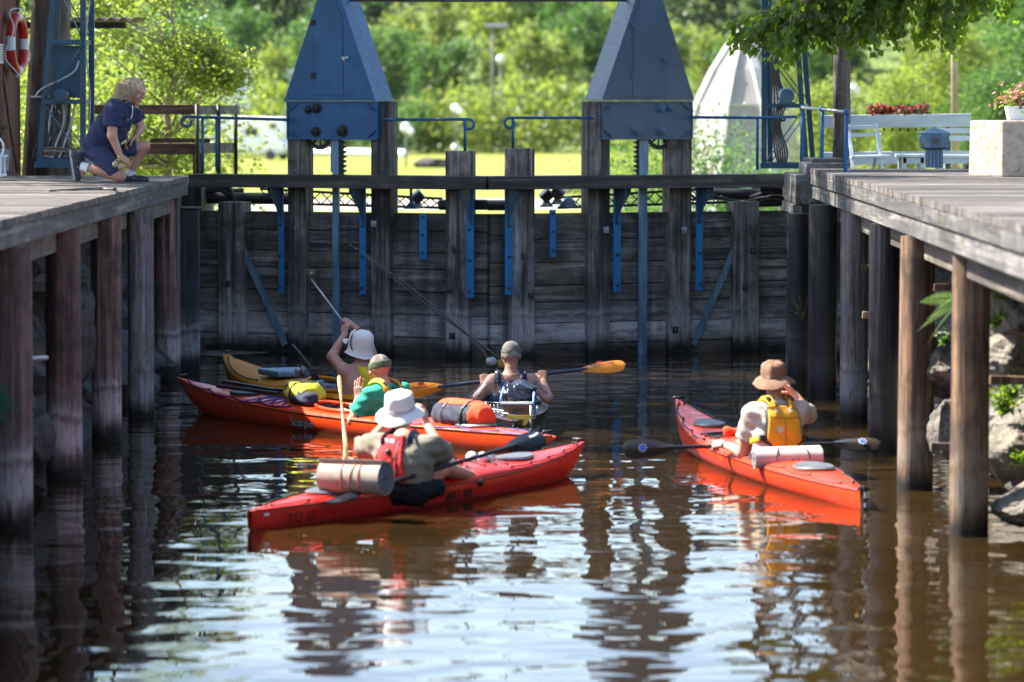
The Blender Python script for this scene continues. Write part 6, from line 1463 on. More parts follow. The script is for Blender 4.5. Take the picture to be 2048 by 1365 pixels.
def strip(P, o, pts, w, m_, name, th=.004, par=None):
    """a webbing strip laid over a garment's back, pts in (across, up)"""
    L_ = [snap(o, P.J['pelvis'] + P.A * u + P.S * x - P.F * .5, P.F) for x, u in pts]; m = MB()
    dense = []
    for i in range(len(pts) - 1):
        for k in range(6):
            q = k / 6; x = pts[i][0] * (1 - q) + pts[i + 1][0] * q; u = pts[i][1] * (1 - q) + pts[i + 1][1] * q; dense.append((x, u))
    dense.append(pts[-1]); C_ = [snap(o, P.J['pelvis'] + P.A * u + P.S * x - P.F * .5, P.F) for x, u in dense]
    C_ = [c for c in C_ if (c - P.J['pelvis']).length < .9 and (c - P.J['pelvis']).dot(P.F) > -.33]
    if len(C_) < 2: return None
    for i in range(len(C_) - 1): m.beam(C_[i], C_[i + 1] + (C_[i + 1] - C_[i]) * .1, w, th, up=-P.F)
    return m.build(name, m_, par or P.root)
pv = [o for o in P1.root.children if o.name.startswith("life_vest")][0]; dg_ = None
bpy.context.view_layer.update()
strip(P1, pv, [(-.135, .36), (-.13, .08)], .014, MT['black'], "piping", par=pv); strip(P1, pv, [(.035, .36), (.03, .06)], .014, MT['black'], "piping", par=pv)
strip(P1, pv, [(-.10, .315), (-.06, .315)], .026, W_, "reflective_patch", par=pv); strip(P1, pv, [(-.04, .315), (.0, .312)], .026, W_, "reflective_patch", par=pv); strip(P1, pv, [(-.12, .1), (.05, .25)], .022, cloth("pink_strap", (.7, .1, .08)), "strap", par=pv)
m = MB(); c = snap(pv, P1.J['pelvis'] + A1 * .24 - S1 * .04 - F1 * .5, F1); m.ball(c, .024, 10); m.build("buckle", MT['black'], pv, True)
m = MB()
for x in (-.1, .09):
    q = [P1.J['neck'] + S1 * x * (1 + .25 * math.cos(a)) - A1 * .045 + A1 * math.sin(a) * .075 - F1 * math.cos(a) * .105 for a in [i * math.pi / 10 for i in range(11)]]
    for i in range(10): m.beam(q[i], q[i + 1], .045, .014, up=(q[i] - P1.J['neck'] + A1 * .05))
m.build("shoulder_strap", MT['navy'], pv)
f_l = Field(); f_l.off = .018; f_l.wr = .01; f_l.ws = 34
f_l.c(P1.J['pelvis'] - S1 * .06 - A1 * .03, P1.J['pelvis'] + S1 * .09 - A1 * .03, .105, None, .04).c(P1.J['pelvis'] + S1 * .12 - A1 * .03, P1.J['pelvis'] + S1 * .19 + F1 * .1 - V(0, 0, .03), .055, .045, .04)
field_obj("spray_skirt", f_l, mat("black_nylon", (.007, .008, .014), (.012, .013, .018), 20, .7, bump=.2, spec=.2), P1.root)
WHT = cloth("white_hat_cloth", (.72, .67, .63), .92)
hat(P1.root, "sun_hat", WHT, P1.C + V(0, -.015, .045), (-.06, -.30, .95), F, bucket(.165, .045, .098, .125, 1), 1.12, .007, seed=3, dent=.003)
m = MB(); bp = [P1.C + V(0, -.015, .045) + V(0, 0, .025)]; up_ = V(-.06, -.30, .95).normalized(); fw_ = (F - up_ * F.dot(up_)).normalized(); rr_ = fw_.cross(up_)
pts = [P1.C + V(0, -.015, .045) + up_ * .022 + rr_ * math.cos(a) * .102 + fw_ * math.sin(a) * .102 * 1.12 for a in [2 * math.pi * i / 32 for i in range(33)]]
m.tube(pts, .008, 6, False); m.build("hat_band", cloth("hat_band_cloth", (.45, .42, .40)), P1.root, True)
ph = at(838, 806, 26.72); m = MB(); m.box(ph, (.15, .012, .075), (P1.S, P1.F, V(0, 0, 1))); o = m.build("phone", MT['black_gloss'], bevel=.006); tag(o, "black phone held up in front of the man in white sun hat", "phone")
m = MB(); m.box(K1.on(.07, K1.seat * K1.L / 2 + .26, .02), (.17, .24, .16), (K1.r, K1.f, V(0, 0, 1))); o = m.build("day_bag", cloth("white_bag_cloth", (.66, .62, .68)), bevel=.05); tag(o, "small white bag with dark strap at the knees of the man in the nearest kayak", "bag")
m = MB(); m.beam(K1.on(.155, K1.seat * K1.L / 2 + .17, .08), K1.on(.16, K1.seat * K1.L / 2 + .36, .04), .03, .012); m.build("strap", MT['black'], o)
# rolled mats
def roll(a, b, r, label, m_, m_end, bands, mb_, turns=5):
    a, b = Vector(a), Vector(b); d = (b - a).normalized(); x = d.cross(V(0, 0, 1)).normalized(); y = x.cross(d); rt = thing("sleeping_mat", label, "rolled mat", (a + b) / 2, "rolled mats")
    vs = []; fs = []; N = turns * 28; ri = r - .008; th = ri / turns * .62
    for i in range(N + 1):
        q = i / N; rr = .014 + (ri - .014 - th) * q; an = -2 * math.pi * turns * q + 2.2
        for rad in (rr, rr + th):
            p_ = x * math.cos(an) * rad + y * math.sin(an) * rad; vs += [a + p_, b + p_]
        if i: k = 4 * i; fs += [(k - 4, k, k + 1, k - 3), (k - 2, k - 1, k + 3, k + 2), (k - 4, k - 2, k + 2, k), (k - 3, k + 1, k + 3, k - 1)]
    mesh_obj("mat_layers", vs, fs, mat("slate_foam", (.13, .14, .155), (.09, .1, .11), 40, .85), rt, smooth=True, angle=40)
    m = MB(); m.lathe(a, [(r - .007, 0), (r, 0), (r * .985, (b - a).length * .3), (r, (b - a).length * .6), (r, (b - a).length), (r - .007, (b - a).length)], d, 36); mm = m
    mm.f = [q for q in mm.f if len(q) == 4]; mm.build("outer_layer", m_, rt, True, angle=40)
    m = MB(); m.prism([a + y * (r * .95) * 1 + x * .01, a + y * (r + .009) - x * .03, a + y * (r + .012) - x * .075, a + y * (r * .8) - x * .06], b - a); m.build("loose_flap", m_, rt)
    m = MB(); m.tube([a + d * .012, b - d * .012], r * .9, 24); m.build("mat_core", m_end, rt)
    for (q0, q1, rr) in bands:
        m = MB(); P_ = []
        for i in range(33):
            an = 2 * math.pi * i / 32; c = a.lerp(b, q0 + (q1 - q0) * (i / 32)); P_.append(c + (x * math.cos(an) + y * math.sin(an)) * (r + .003))
        m.tube(P_, rr, 6, False); m.build("cord", mb_, rt, True)
    return rt
GREY_M = mat("grey_foam", (.36, .29, .235), (.29, .235, .19), 30, .8, bump=.1); DKF = mat("dark_foam_core", (.05, .055, .065), (.12, .12, .13), 60, .85)
ra = at(772, 957, 25.55); rb = at(650, 953, 25.78); fl = max(0, 0)
roll(ra, rb, .117, "thick grey rolled mat with orange cords on the nearest kayak", GREY_M, DKF, [(.3, .34, .004), (.62, .58, .004), (.3, .62, .004)], plastic("orange_cord", (.75, .16, .06)))
roll(at(1508, 919, 28.05), at(1643, 915, 28.12), .072, "slim pinkish grey rolled mat behind the man in brown hat", mat("pinkish_foam", (.44, .34, .33), (.37, .29, .28), 30, .8), DKF, [(.3, .55, .005), (.8, .62, .005)], CORD, 4)
BLADE_K = plastic("black_blade", (.010, .013, .018), .18)
paddle(at(1091, 874, 26.75), at(648, 1004, 25.42), "black paddle of the man in white sun hat lying across his kayak", MT['black_gloss'], BLADE_K, .40, .42, .19, (0, -.85, .5), (0, .1, 1))
P_ = [o for o in scene.objects if o.name.startswith("paddle") and o.type == 'EMPTY'][-1]
m = MB(); pa = at(1055, 876, 26.68); pb = at(1074, 869, 26.68); m.beam(pa, pb, .014, .006, up=(0, -1, .5)); m.ball(pb, .012, 8); m.build("blade_mark", W_, P_)

# --- man in green shirt
F = K2.f; S = K2.r
J = dict(pelvis=at(766, 858, 32.3), neck=at(768, 768, 32.3), head=at(759, 738, 32.33), shL=at(742, 793, 32.16), shR=at(800, 782, 32.44), elL=at(705, 842, 32.2), wrL=at(716, 795, 32.36), elR=at(812, 838, 32.6), wrR=at(782, 852, 32.85))
vec_legs(J, F, S, .1); 
P2 = Fig("person", "man in green shirt and green headband seated in the long red orange kayak", at(766, 868, 32.3), J, MT['skin_red'], (-.72, .66, -.12), sc=.97, hands=dict(
    L=dict(D=(.02, .1, 1), N=(.25, 1, 0), T=(1, 0, .1), curl=(8, 14, 12), spread=.35), R=dict(D=(-.6, .6, -.2), N=(0, -.3, -1), T=(-.5, -.6, 0), curl=(50, 60, 40))))
GRN = cloth("green_shirt_cloth", (.015, .33, .20)); P2.shirt(GRN, sleeve=.72, hem=.03, wr=.008, sl_r=.03, off=.018)
YEL = cloth("mustard_vest_cloth", (.58, .36, .035)); NVY = MT['navy']
f = Field(); A2, S2, F2 = P2.A, P2.S, P2.F; P2.torso(f); f.off = .042
f.cut(P2.J['neck'] - A2 * .05, A2); f.cut(P2.J['neck'] - A2 * .175, -A2); f.cut(P2.J['neck'] + S2 * .0, -S2 + A2 * .35)
for sg, q in ((-1, 'L'), (1, 'R')): f.sub(P2.J['sh' + q], P2.J['el' + q], .085, .075); f.sub(P2.J['sh' + q] + A2 * .08, P2.J['sh' + q] - A2 * .2, .085)
vv = field_obj("life_vest", f, YEL, P2.root, .009)
f = Field(); P2.torso(f); f.off = .04; f.cut(P2.J['pelvis'] + A2 * .1, A2); f.cut(P2.J['pelvis'] + A2 * -.03, -A2); field_obj("vest_waist", f, MT['navy'], P2.root, .01)
f = Field(); P2.torso(f); f.off = .046; f.cut(P2.J['pelvis'] + A2 * .075, A2); f.cut(P2.J['pelvis'] + A2 * .03, -A2); field_obj("waist_belt", f, cloth("amber_webbing", (.7, .33, .05)), P2.root, .01)
bpy.context.view_layer.update()
for x in (-.085, .085):
    m = MB(); q = [P2.J['neck'] + S2 * x * (1 + .15 * math.cos(a)) - A2 * .055 + A2 * math.sin(a) * .085 - F2 * math.cos(a) * .125 for a in [i * math.pi / 10 for i in range(11)]]
    for i in range(10): m.beam(q[i], q[i + 1], .05, .02, up=(q[i] - P2.J['neck'] + A2 * .06))
    m.build("shoulder_strap", YEL, vv); m = MB(); m.beam(q[2] - F2 * .013, q[3] + (q[2] - P2.J['neck']).normalized() * .012, .045, .012, up=(q[2] - P2.J['neck'])); m.build("buckle", MT['navy'], vv)
shv = [o for o in P2.root.children if o.name.startswith("shirt")][0]
strip(P2, shv, [(.02, .42), (.0, .1)], .025, MT['navy'], "back_strap", .006, vv)
# headband, bare crown with camo scarf
hd = Field(); C, hr, hf, hu = P2.C, P2.hr, P2.hf, P2.hu
hd.e(C + hu * .028 - hf * .01, (.079, .098, .092), (hr, hf, hu)); hd.off = .005; hd.cut(C + hu * .03 - hf * .0, -hu + hf * -.1); field_obj("head_scarf", hd, mat("camo_cloth", (.24, .19, .15), (.10, .08, .07), 26, .9, lo=.45, hi=.55), P2.root, .006)
hd = Field(); hd.e(C + hu * .028 - hf * .012, (.080, .099, .093), (hr, hf, hu)); hd.off = .011; hd.wr = .003; hd.ws = 60; hd.cut(C + hu * .062, hu + hf * .1); hd.cut(C + hu * .0, -hu - hf * .1); field_obj("headband", hd, cloth("moss_green_cloth", (.085, .125, .06)), P2.root, .006)
hd = Field(); C, hr, hf, hu = P2.C, P2.hr, P2.hf, P2.hu; hd.e(C + hu * .02 - hf * .012, (.078, .099, .092), (hr, hf, hu)); hd.off = .0025; hd.cut(C - hu * .03, -hu - hf * .3); hd.cut(C + hu * .01, hu); hd.cut(C - hf * .01, hf); field_obj("hair", hd, mat("grey_stubble", (.42, .25, .2), (.3, .2, .17), 140, .8), P2.root, .006)
# wooden paddle dipped in the water beside him
a = at(678, 752, 31.95); b = at(692, 897, 31.22); rt = thing("wooden_paddle", "narrow pale wooden paddle standing upright beside the man in green shirt", "paddle", (a + b) / 2); d = (b - a).normalized()
WOODP = mat("varnished_wood", (.40, .20, .05), (.26, .12, .035), 25, .4, stretch=(1, 1, .1))
def plankblade(p0, p1, w0, w1, nm, d0):
    m = MB(); n = 14; P0, P1_ = Vector(p0), Vector(p1); dd = (P1_ - P0).normalized(); s = dd.cross(V(0, -1, 0)).normalized(); nn = s.cross(dd); vs = []; fs = []
    for i in range(n + 1):
        q = i / n; w_ = (w0 + (w1 - w0) * (math.sin(min(1, q * 1.35) * math.pi / 2) ** 1.4)) * (1 if q < .85 else math.sqrt(max(.05, 1 - ((q - .85) / .15) ** 2 * .7))); c = P0.lerp(P1_, q)
        for k in range(8): an = 2 * math.pi * k / 8; vs.append(c + s * math.cos(an) * w_ + nn * math.sin(an) * max(.008, .016 * (1 - q)))
    for i in range(n):
        for k in range(8): a_ = i * 8 + k; b_ = i * 8 + (k + 1) % 8; fs.append((a_, b_, b_ + 8, a_ + 8))
    fs += [tuple(range(8))[::-1], tuple(range(n * 8, n * 8 + 8))]; mesh_obj(nm, vs, fs, WOODP, rt, smooth=True)
md = a.lerp(b, .38); plankblade(md, b + d * .12, .012, .022, "blade", d); plankblade(md, a, .011, .020, "blade", d)
# gear on that kayak
def bagroll(c, ax, up, r, L, label, m_, name="dry_bag", cat="bag", fl=.75):
    c = Vector(c); ax = Vector(ax).normalized(); up = Vector(up); up = (up - ax * up.dot(ax)).normalized(); s = ax.cross(up); f = Field(); f.e(c, (r * 1.1, r * 1.1 * fl, L * .62), (s, up, ax)); f.c(c - ax * (L / 2 - r), c + ax * (L / 2 - r), r * .92, None, .05); f.wr = .008; f.ws = 22; f.cut(c - up * r * fl, -up); f.cut(c + ax * L / 2, ax); f.cut(c - ax * L / 2, -ax); f.cut(c + up * r * fl * 1.08, up)
    return f
def bag(name, label, cat, f, m_, c): rt = thing(name, label, cat, c); b_ = field_obj("bag_body", f, m_, rt, .012); return rt, b_
YB = cloth("yellow_bag_cloth", (.62, .56, .03)); yb = K2.on(.02, K2.L / 2 * .272, .06)
f = bagroll(yb, K2.f * .9 + K2.r * .3, (0, 0, 1), .16, .5, None, None, fl=.62); rt, bb = bag("deck_bag", "bright yellow deck bag with black straps in front of the man in green shirt", "bag", f, YB, yb)
bpy.context.view_layer.update()
def wrap(bb, c, ax, up, w, off, m_, par, r=.2, a0=-1.9, a1=1.9, th=.008):
    ax = Vector(ax).normalized(); up = Vector(up); up = (up - ax * up.dot(ax)).normalized(); s = ax.cross(up); m = MB(); P_ = []
    for i in range(15):
        a = a0 + (a1 - a0) * i / 14; d = up * math.cos(a) + s * math.sin(a); P_.append(snap(bb, Vector(c) + ax * off + d * .6, -d, .003))
    for i in range(14): m.beam(P_[i], P_[i + 1], w, th, up=(P_[i] - Vector(c) - ax * off))
    m.build("strap", m_, par)
ax = K2.f * .9 + K2.r * .3
for of in (-.1, .08): wrap(bb, yb, ax, (0, 0, 1), .03, of, MT['black'], rt)
m = MB(); m.beam(snap(bb, yb + V(0, 0, .5) + K2.f * .13, (0, 0, -1)), snap(bb, yb + V(0, 0, .5) - K2.f * .15, (0, 0, -1)), .05, .014); m.build("closure", MT['black'], rt)
db = K2.on(.0, -K2.L / 2 * .553, .07); DK = cloth("slate_bag_cloth", (.035, .04, .065)); f = bagroll(db, K2.f, (0, 0, 1), .135, .66, None, None, fl=.85); rt, bb = bag("duffel_bag", "slate blue and orange duffel bag on the deck behind the man in green shirt", "bag", f, DK, db)
bpy.context.view_layer.update(); ORB = cloth("orange_bag_cloth", (.72, .085, .02))
f = bagroll(db - K2.f * .01, K2.f, (0, 0, 1), .14, .68, None, None, fl=.86); f.cut(db - K2.f * .25, K2.f); field_obj("end_panel", f, ORB, rt, .012)
f = bagroll(db, K2.f, (0, 0, 1), .141, .64, None, None, fl=.87); f.cut(db + V(0, 0, .096), (0, 0, -1)); field_obj("top_panel", f, ORB, rt, .012)
wrap(bb, db, K2.f, (0, 0, 1), .03, -.17, MT['black'], rt, th=.02); wrap(bb, db, K2.f, (0, 0, 1), .02, .08, MT['black'], rt)
m = MB(); m.tube([K2.on(.1, K2.L / 2 * .78, .05), K2.on(.13, K2.L / 2 * .52, .06), K2.on(.08, K2.L / 2 * .3, .07)], .022, 10); o = tag(m.build("spare_paddle_shaft", MT['black_gloss'], smooth=True, angle=50), "black spare paddle shaft lashed along the red orange foredeck", "paddle")
m = MB(); m.tube([K2.on(-.07, K2.L / 2 * .72, .04), K2.on(-.1, K2.L / 2 * .36, .06)], .018, 10); o = tag(m.build("pump", MT['black'], smooth=True, angle=50), "black pump tube lying beside the spare paddle shaft on the foredeck", "pump")
f = Field(); c = K2.on(-.14, K2.L / 2 * .2, .05); f.c(c - K2.f * .12, c + K2.f * .12, .07, .05, .03); f.wr = .012; o = field_obj("jacket", f, MT['navy'], None); tag(o, "crumpled navy jacket beside the yellow deck bag", "jacket")

# --- man in white cap filming
F = K3.f; S = K3.r
J = dict(pelvis=at(716, 826, 34.15), neck=at(722, 728, 34.2), head=at(722, 694, 34.22), shL=at(690, 744, 34.1), shR=at(752, 742, 34.34), elL=at(664, 713, 34.2), wrL=at(689, 669, 34.42), elR=at(736, 682, 34.55), wrR=at(703, 650, 34.55))
vec_legs(J, F, S, .14, .4, .4)
P3 = Fig("person", "bare shouldered man in white cap and yellow vest holding a camera pole high", at(716, 840, 34.15), J, MT['skin_tan'], (-.55, .8, .3), hands=dict(
    L=dict(D=(.12, .1, 1), N=(.5, .8, .1), T=(-.6, .5, .2), curl=(70, 80, 45)), R=dict(D=(-.8, .1, .45), N=(-.2, .5, -.6), T=(-.3, -.4, .9), curl=(70, 80, 45))))
YV = cloth("yellow_vest_cloth", (.66, .50, .02)); f = Field(); P3.torso(f); f.off = .045; f.wr = .004; A3, S3, F3 = P3.A, P3.S, P3.F
f.cut(P3.J['neck'] - A3 * .03, A3); f.cut(P3.J['pelvis'] + A3 * .08, -A3); f.cut(P3.J['pelvis'] - S3 * .075, -S3)
f.sub(P3.J['shL'], P3.J['shL'] - A3 * .3, .1); f.sub(P3.J['shR'], P3.J['elR'], .085)
field_obj("life_vest", f, YV, P3.root, .009)
P3.shorts(mat("black_shorts", (.014, .016, .022), (.02, .022, .03), 20, .7), .8, .06)
hat(P3.root, "cap", WHT, P3.C + V(0, -.005, .04), (.14, -.22, .95), (-.75, .6, .1), [(.09, -.075), (.1, -.1), (.128, -.115), (.13, -.11), (.11, -.09), (.106, -.03), (.107, .0), (.106, .04), (.096, .085), (.07, .108), (.025, .118), (.003, .119)], 1.12, .006, seed=8, dent=.002)
m = MB(); bd = V(-.8, .55, .12).normalized(); bs = bd.cross(V(0, 0, 1)).normalized(); c = P3.C + bd * .10 + V(0, 0, .05); n = 14; vs = []; fs = []
for i in range(n + 1):
    a = math.pi * i / n; p0 = c + bs * math.cos(a) * .085 - bd * .02 ; p1 = c + bs * math.cos(a) * .09 + bd * math.sin(a) * .09 - V(0, 0, .01 + .03 * math.cos(a) ** 2); vs += [p0, p1, p0 + V(0, 0, .006), p1 + V(0, 0, .006)]
    if i: k = 4 * i; fs += [(k - 4, k - 3, k + 1, k), (k - 2, k + 2, k + 3, k - 1), (k - 3, k - 1, k + 3, k + 1)]
m.add(vs, fs); m.build("cap_peak", WHT, P3.root, True)
m = MB(); q = [P3.C + V(0, -.01, .045) + P3.hr * (.118 * math.cos(a)) + V(0, 0, .128 * math.sin(a)) - P3.hf * .01 for a in [math.pi * (-.22 + 1.44 * i / 16) for i in range(17)]]
m.tube(q, .006, 6); m.build("glasses_strap", mat("dark_red_strap", (.07, .02, .02)), P3.root, True)
# camera pole
a = at(700, 663, 34.46); b = at(622, 558, 34.75); rt = thing("camera_pole", "silver camera pole tipped with a small black action camera", "camera pole", a); m = MB(); d = (b - a).normalized(); m.tube([a - d * .08, a + d * .1], .014, 10); m.build("grip", MT['black'], rt, True); m = MB(); m.tube([a + d * .1, b], [.010, .007], 10); m.build("pole", MT['galv'], rt, True)
c = at(622, 546, 34.76); m = MB(); m.box(c, (.078, .04, .058), (V(.97, .25, 0), V(-.25, .97, 0), V(0, 0, 1))); cm = m.build("camera", mat('camera_body', (.03, .032, .036), (.045, .045, .05), 20, .3), rt, bevel=.006); m = MB(); m.box(c + V(.004, -.02, .0), (.022, .008, .022)); m.build("screen", mat("warm_screen", (.4, .27, .1)), cm); m = MB(); m.tube([b, c - V(0, 0, .025)], .008); m.beam(b - V(.03, 0, -.005), b + V(.02, 0, .008), .012, .014); m.build("mount", MT['black'], rt)
# fishing rod in its holder on the amber kayak
def reel(c, par, ax=(.7, -.7, .1), k=1.0, m_=None):
    ax = Vector(ax).normalized(); m = MB(); m.lathe(c, [(.012 * k, -.05 * k), (.03 * k, -.045 * k), (.031 * k, -.02 * k), (.022 * k, -.015 * k), (.022 * k, .012 * k), (.031 * k, .016 * k), (.03 * k, .03 * k), (.012 * k, .034 * k)], ax, 16); o = m.build("reel", m_ or MT['galv'], par, True, angle=35)
    x = ax.orthogonal().normalized(); y = ax.cross(x); m = MB(); m.tube([c + (x * math.cos(a) + y * math.sin(a)) * .042 * k + ax * .02 * k for a in [i * 2 * math.pi / 20 for i in range(16)]], .004 * k, 6); m.tube([c - ax * .04 * k, c - ax * .04 * k + x * .06 * k, c - ax * .06 * k + x * .08 * k], .006 * k, 6); m.build("bail", MT['black'], o, True)
Yh = 34.75; rt = thing("fishing_rod", "fishing rod with silver reel in a holder on the amber kayak", "fishing rod", at(640, 770, Yh)); m = MB(); m.tube([at(648, 778, Yh), at(620, 735, Yh), at(600, 708, Yh), at(584, 689, Yh)], [.022, .02, .015, .014], 10); m.build("rod_grip", MT['black'], rt, True)
m = MB(); p0 = at(626, 745, Yh); m.tube([at(630, 778, Yh), at(627, 750, Yh), at(622, 738, Yh)], .024, 10); m.box(at(626, 742, Yh), (.09, .06, .05)); m.build("holder", MT['black'], rt); reel(at(602, 741, Yh - .05), rt, (.85, -.45, .2), 1.15)
m = MB(); m.tube([at(590, 745, Yh), at(607, 752, Yh - .04), at(616, 738, Yh)], .008, 6); m.build("reel_foot", MT['black'], rt, True)
m = MB(); m.box(at(640, 767, 34.6), (.07, .05, .06)); tag(m.build("tackle_tub", mat("light_blue_plastic", (.12, .4, .55)), bevel=.01), "small light blue tub on the amber kayak below the rod", "tub")
f = Field(); c = at(650, 782, 34.5); f.c(c - V(.12, -.15, 0), c + V(.12, -.15, 0), .07, None, .03); o = field_obj("blue_float_bag", f, mat("slate_blue_nylon", (.05, .09, .15), (.04, .07, .12), 10, .5), None); tag(o, "slate blue padded bag on the amber kayak in front of the filming man", "bag")
m = MB()
for k in range(3): m.tube([at(545 + 4 * k, 775 + 3 * k, 35.3), at(600 + 6 * k, 771 + 3 * k, 34.9)], .008, 6)
tag(m.build("rod_bundle", MT['black']), "thin black rods lying on the amber foredeck", "rods")

# --- man in grey cap with the orange bladed paddle
J = dict(pelvis=at(1022, 832, 33.0), neck=at(1022, 748, 33.02), head=at(1022, 712, 33.05), shL=at(985, 763, 33.0), shR=at(1062, 763, 33.0), elL=at(954, 798, 32.93), wrL=at(968, 769, 33.17), elR=at(1096, 797, 32.93), wrR=at(1086, 762, 33.17))
F = K4.f; S = K4.r; vec_legs(J, F, S, .12)
P4 = Fig("person", "tattooed man in grey cap seen from behind holding the orange bladed paddle", at(1022, 858, 33.0), J, MT['skin_tan'], (-.22, .95, -.1), hands=dict(
    L=dict(D=(.0, .35, .9), N=(.1, .95, -.4), T=(1, 0, 0), curl=(75, 85, 45)), R=dict(D=(-.05, .35, .9), N=(.0, .95, -.4), T=(-1, 0, 0), curl=(75, 85, 45))))
A4, S4, F4 = P4.A, P4.S, P4.F
SHT = cloth("dark_teal_top", (.02, .05, .085)); f = Field(); P4.torso(f); f.off = .016; f.cut(P4.J['pelvis'] + A4 * .2, A4); f.cut(P4.J['pelvis'], -A4); field_obj("tank_top", f, SHT, P4.root)
f = Field(); P4.torso(f); f.off = .03; f.cut(P4.J['neck'] - A4 * .07, A4); f.cut(P4.J['neck'] - A4 * .26, -A4); f.cut(P4.J['neck'] - S4 * .105, -S4); f.cut(P4.J['neck'] + S4 * .105, S4); v4 = field_obj("life_vest", f, cloth("steel_blue_vest", (.03, .09, .15)), P4.root, .009)
bpy.context.view_layer.update()
for x in (-.125, .115):
    m = MB(); q = [P4.J['neck'] + S4 * x * (1 - .05 * math.cos(a)) - A4 * .075 + A4 * math.sin(a) * .085 - F4 * math.cos(a) * .115 for a in [i * math.pi / 10 for i in range(11)]]
    for i in range(10): m.beam(q[i], q[i + 1], .06, .03, up=(q[i] - P4.J['neck'] + A4 * .08))
    m.build("shoulder_strap", MT['navy'], v4); m = MB(); m.beam(q[3].lerp(q[4], .3) - F4 * .016 + A4 * .012, q[4] - F4 * .014 + A4 * .012, .03, .01, up=-F4 + A4 * .6); m.build("reflective_patch", W_, v4)
strip(P4, v4, [(-.02, .27), (.015, .27)], .09, cloth("dark_red_panel", (.32, .02, .04)), "red_panel", .008, v4); strip(P4, v4, [(.03, .27), (.075, .26)], .08, MT['black'], "black_panel", .006, v4)
TAT = mat("tattoo_ink", (.10, .09, .10), (.2, .12, .1), 60, .6, lo=.45, hi=.6)
def tattoo(a, b, off, w):
    p0 = J['el' + a].lerp(J['sh' + a], b); d = (J['sh' + a] - J['el' + a]).normalized(); c = snap(P4.body, p0 + Vector(off).normalized() * .3, -Vector(off), .0015); pts = []
    for i in range(14): an = 2 * math.pi * i / 14; rr = w * (1 + .4 * math.sin(3 * an + b * 9)); q = p0 + d * rr * 1.5 * math.sin(an) + d.cross(Vector(off)).normalized() * rr * .6 * math.cos(an); pts.append(snap(P4.body, q + Vector(off).normalized() * .3, -Vector(off), .0015))
    m = MB(); m.add(pts + [c], [(i, (i + 1) % 14, 14) for i in range(14)]); m.build("tattoo", TAT, P4.body)
for a, b, o_, w in (('L', .35, (-.4, -1, .1), .035), ('L', .7, (-.2, -1, .3), .03), ('R', .45, (.3, -1, .2), .04), ('R', .75, (.2, -1, .3), .03)): tattoo(a, b, o_, w)
m = MB(); pts = [snap(P4.body, P4.J['pelvis'] + A4 * u + S4 * x - F4 * .4, F4, .002) for x, u in ((-.145, .34), (-.14, .31), (-.15, .28), (-.138, .25), (-.143, .22), (-.135, .2))]; m.tube(pts, .008, 5); m.build("tattoo", TAT, P4.body)
C, hr, hf, hu = P4.C, P4.hr, P4.hf, P4.hu
CAPM = cloth("grey_olive_cap", (.12, .115, .105)); hd = Field(); hd.e(C + hu * .035 - hf * .01, (.078, .1, .088), (hr, hf, hu)); hd.off = .008; hd.wr = .002; hd.ws = 50; hd.cut(C + hu * .018, -hu + hf * .0); hd.sub(C - hf * .11 + hu * .015, C - hf * .07 + hu * .015, .032); cp = field_obj("cap", hd, CAPM, P4.root, .006)
hd = Field(); hd.e(C + hu * .02 - hf * .012, (.078, .099, .092), (hr, hf, hu)); hd.off = .003; hd.wr = .001; hd.ws = 90; hd.cut(C - hu * .045, -hu - hf * .25); hd.cut(C + hf * .005, hf); field_obj("hair", hd, mat("cropped_grey_hair", (.30, .25, .21), (.18, .14, .12), 120, .8), P4.root, .006)
vs = []; fs = []; n = 14
for i in range(n + 1):
    a = math.pi * i / n; p0 = C + hu * .03 + hr * math.cos(a) * .08 + hf * .055; p1 = C + hu * (.025 - .02 * math.cos(a) ** 2) + hr * math.cos(a) * .082 + hf * (.06 + .11 * math.sin(a)); vs += [p0, p1, p0 + hu * .006, p1 + hu * .006]
    if i: k = 4 * i; fs += [(k - 4, k - 3, k + 1, k), (k - 2, k + 2, k + 3, k - 1), (k - 3, k - 1, k + 3, k + 1)]
mesh_obj("cap_peak", vs, fs, CAPM, P4.root, smooth=True)
m = MB(); m.tube([C + hu * .035 + hr * .09 * math.cos(a) + hf * .1 * math.sin(a) for a in [math.pi * i / 12 for i in range(13)]], .005, 6)
for sg in (-1, 1): m.box(C + hr * sg * .035 + hf * .115 + hu * .045, (.05, .01, .03), (hr, hf, hu))
m.build("sunglasses", mat("pale_frame", (.4, .36, .36)), P4.root)
m = MB(); m.tube([P4.J['neck'] + (S4 * math.cos(a) * .085 - F4 * math.sin(a) * .085) + A4 * (-.005 - .0 * math.sin(a)) for a in [math.pi * i / 12 for i in range(13)]], .0035, 6); m.build("neck_cord", mat("pale_cord", (.45, .35, .25)), P4.root, True)
ORB_ = plastic("orange_blade", (.72, .23, .008), .3)
rt, bl = paddle(at(803, 783, 33.12), at(1251, 729, 33.4), "long paddle with two orange blades and blue shaft held by the man in grey cap", mat("blue_black_shaft", (.02, .035, .075)), ORB_, .40, .43, .165, (0, -1, .15), (0, -.75, .75))
for o, tip, dd, L, n, s in bl:
    x = dd if dd.x > 0 else -dd; v_, f_ = text_mesh("Aqua-Bound", .042, 0); y = n.cross(x); y = y if y.z > 0 else -y
    mesh_obj("lettering", [tip + dd * L * .5 + x * (a + .2 * b) + y * (b + .018) + n * .019 for a, b, _ in v_], f_, MT['navy'], o)
    m = MB(); m.add([tip + dd * L * .5 + x * (.03 * math.cos(a) - .02) + y * (.044 + .014 * math.sin(a)) + n * .0185 for a in [2 * math.pi * i / 10 for i in range(10)]], [tuple(range(10))]); m.build("red_mark", cloth("mark_red", (.6, .06, .02)), o)
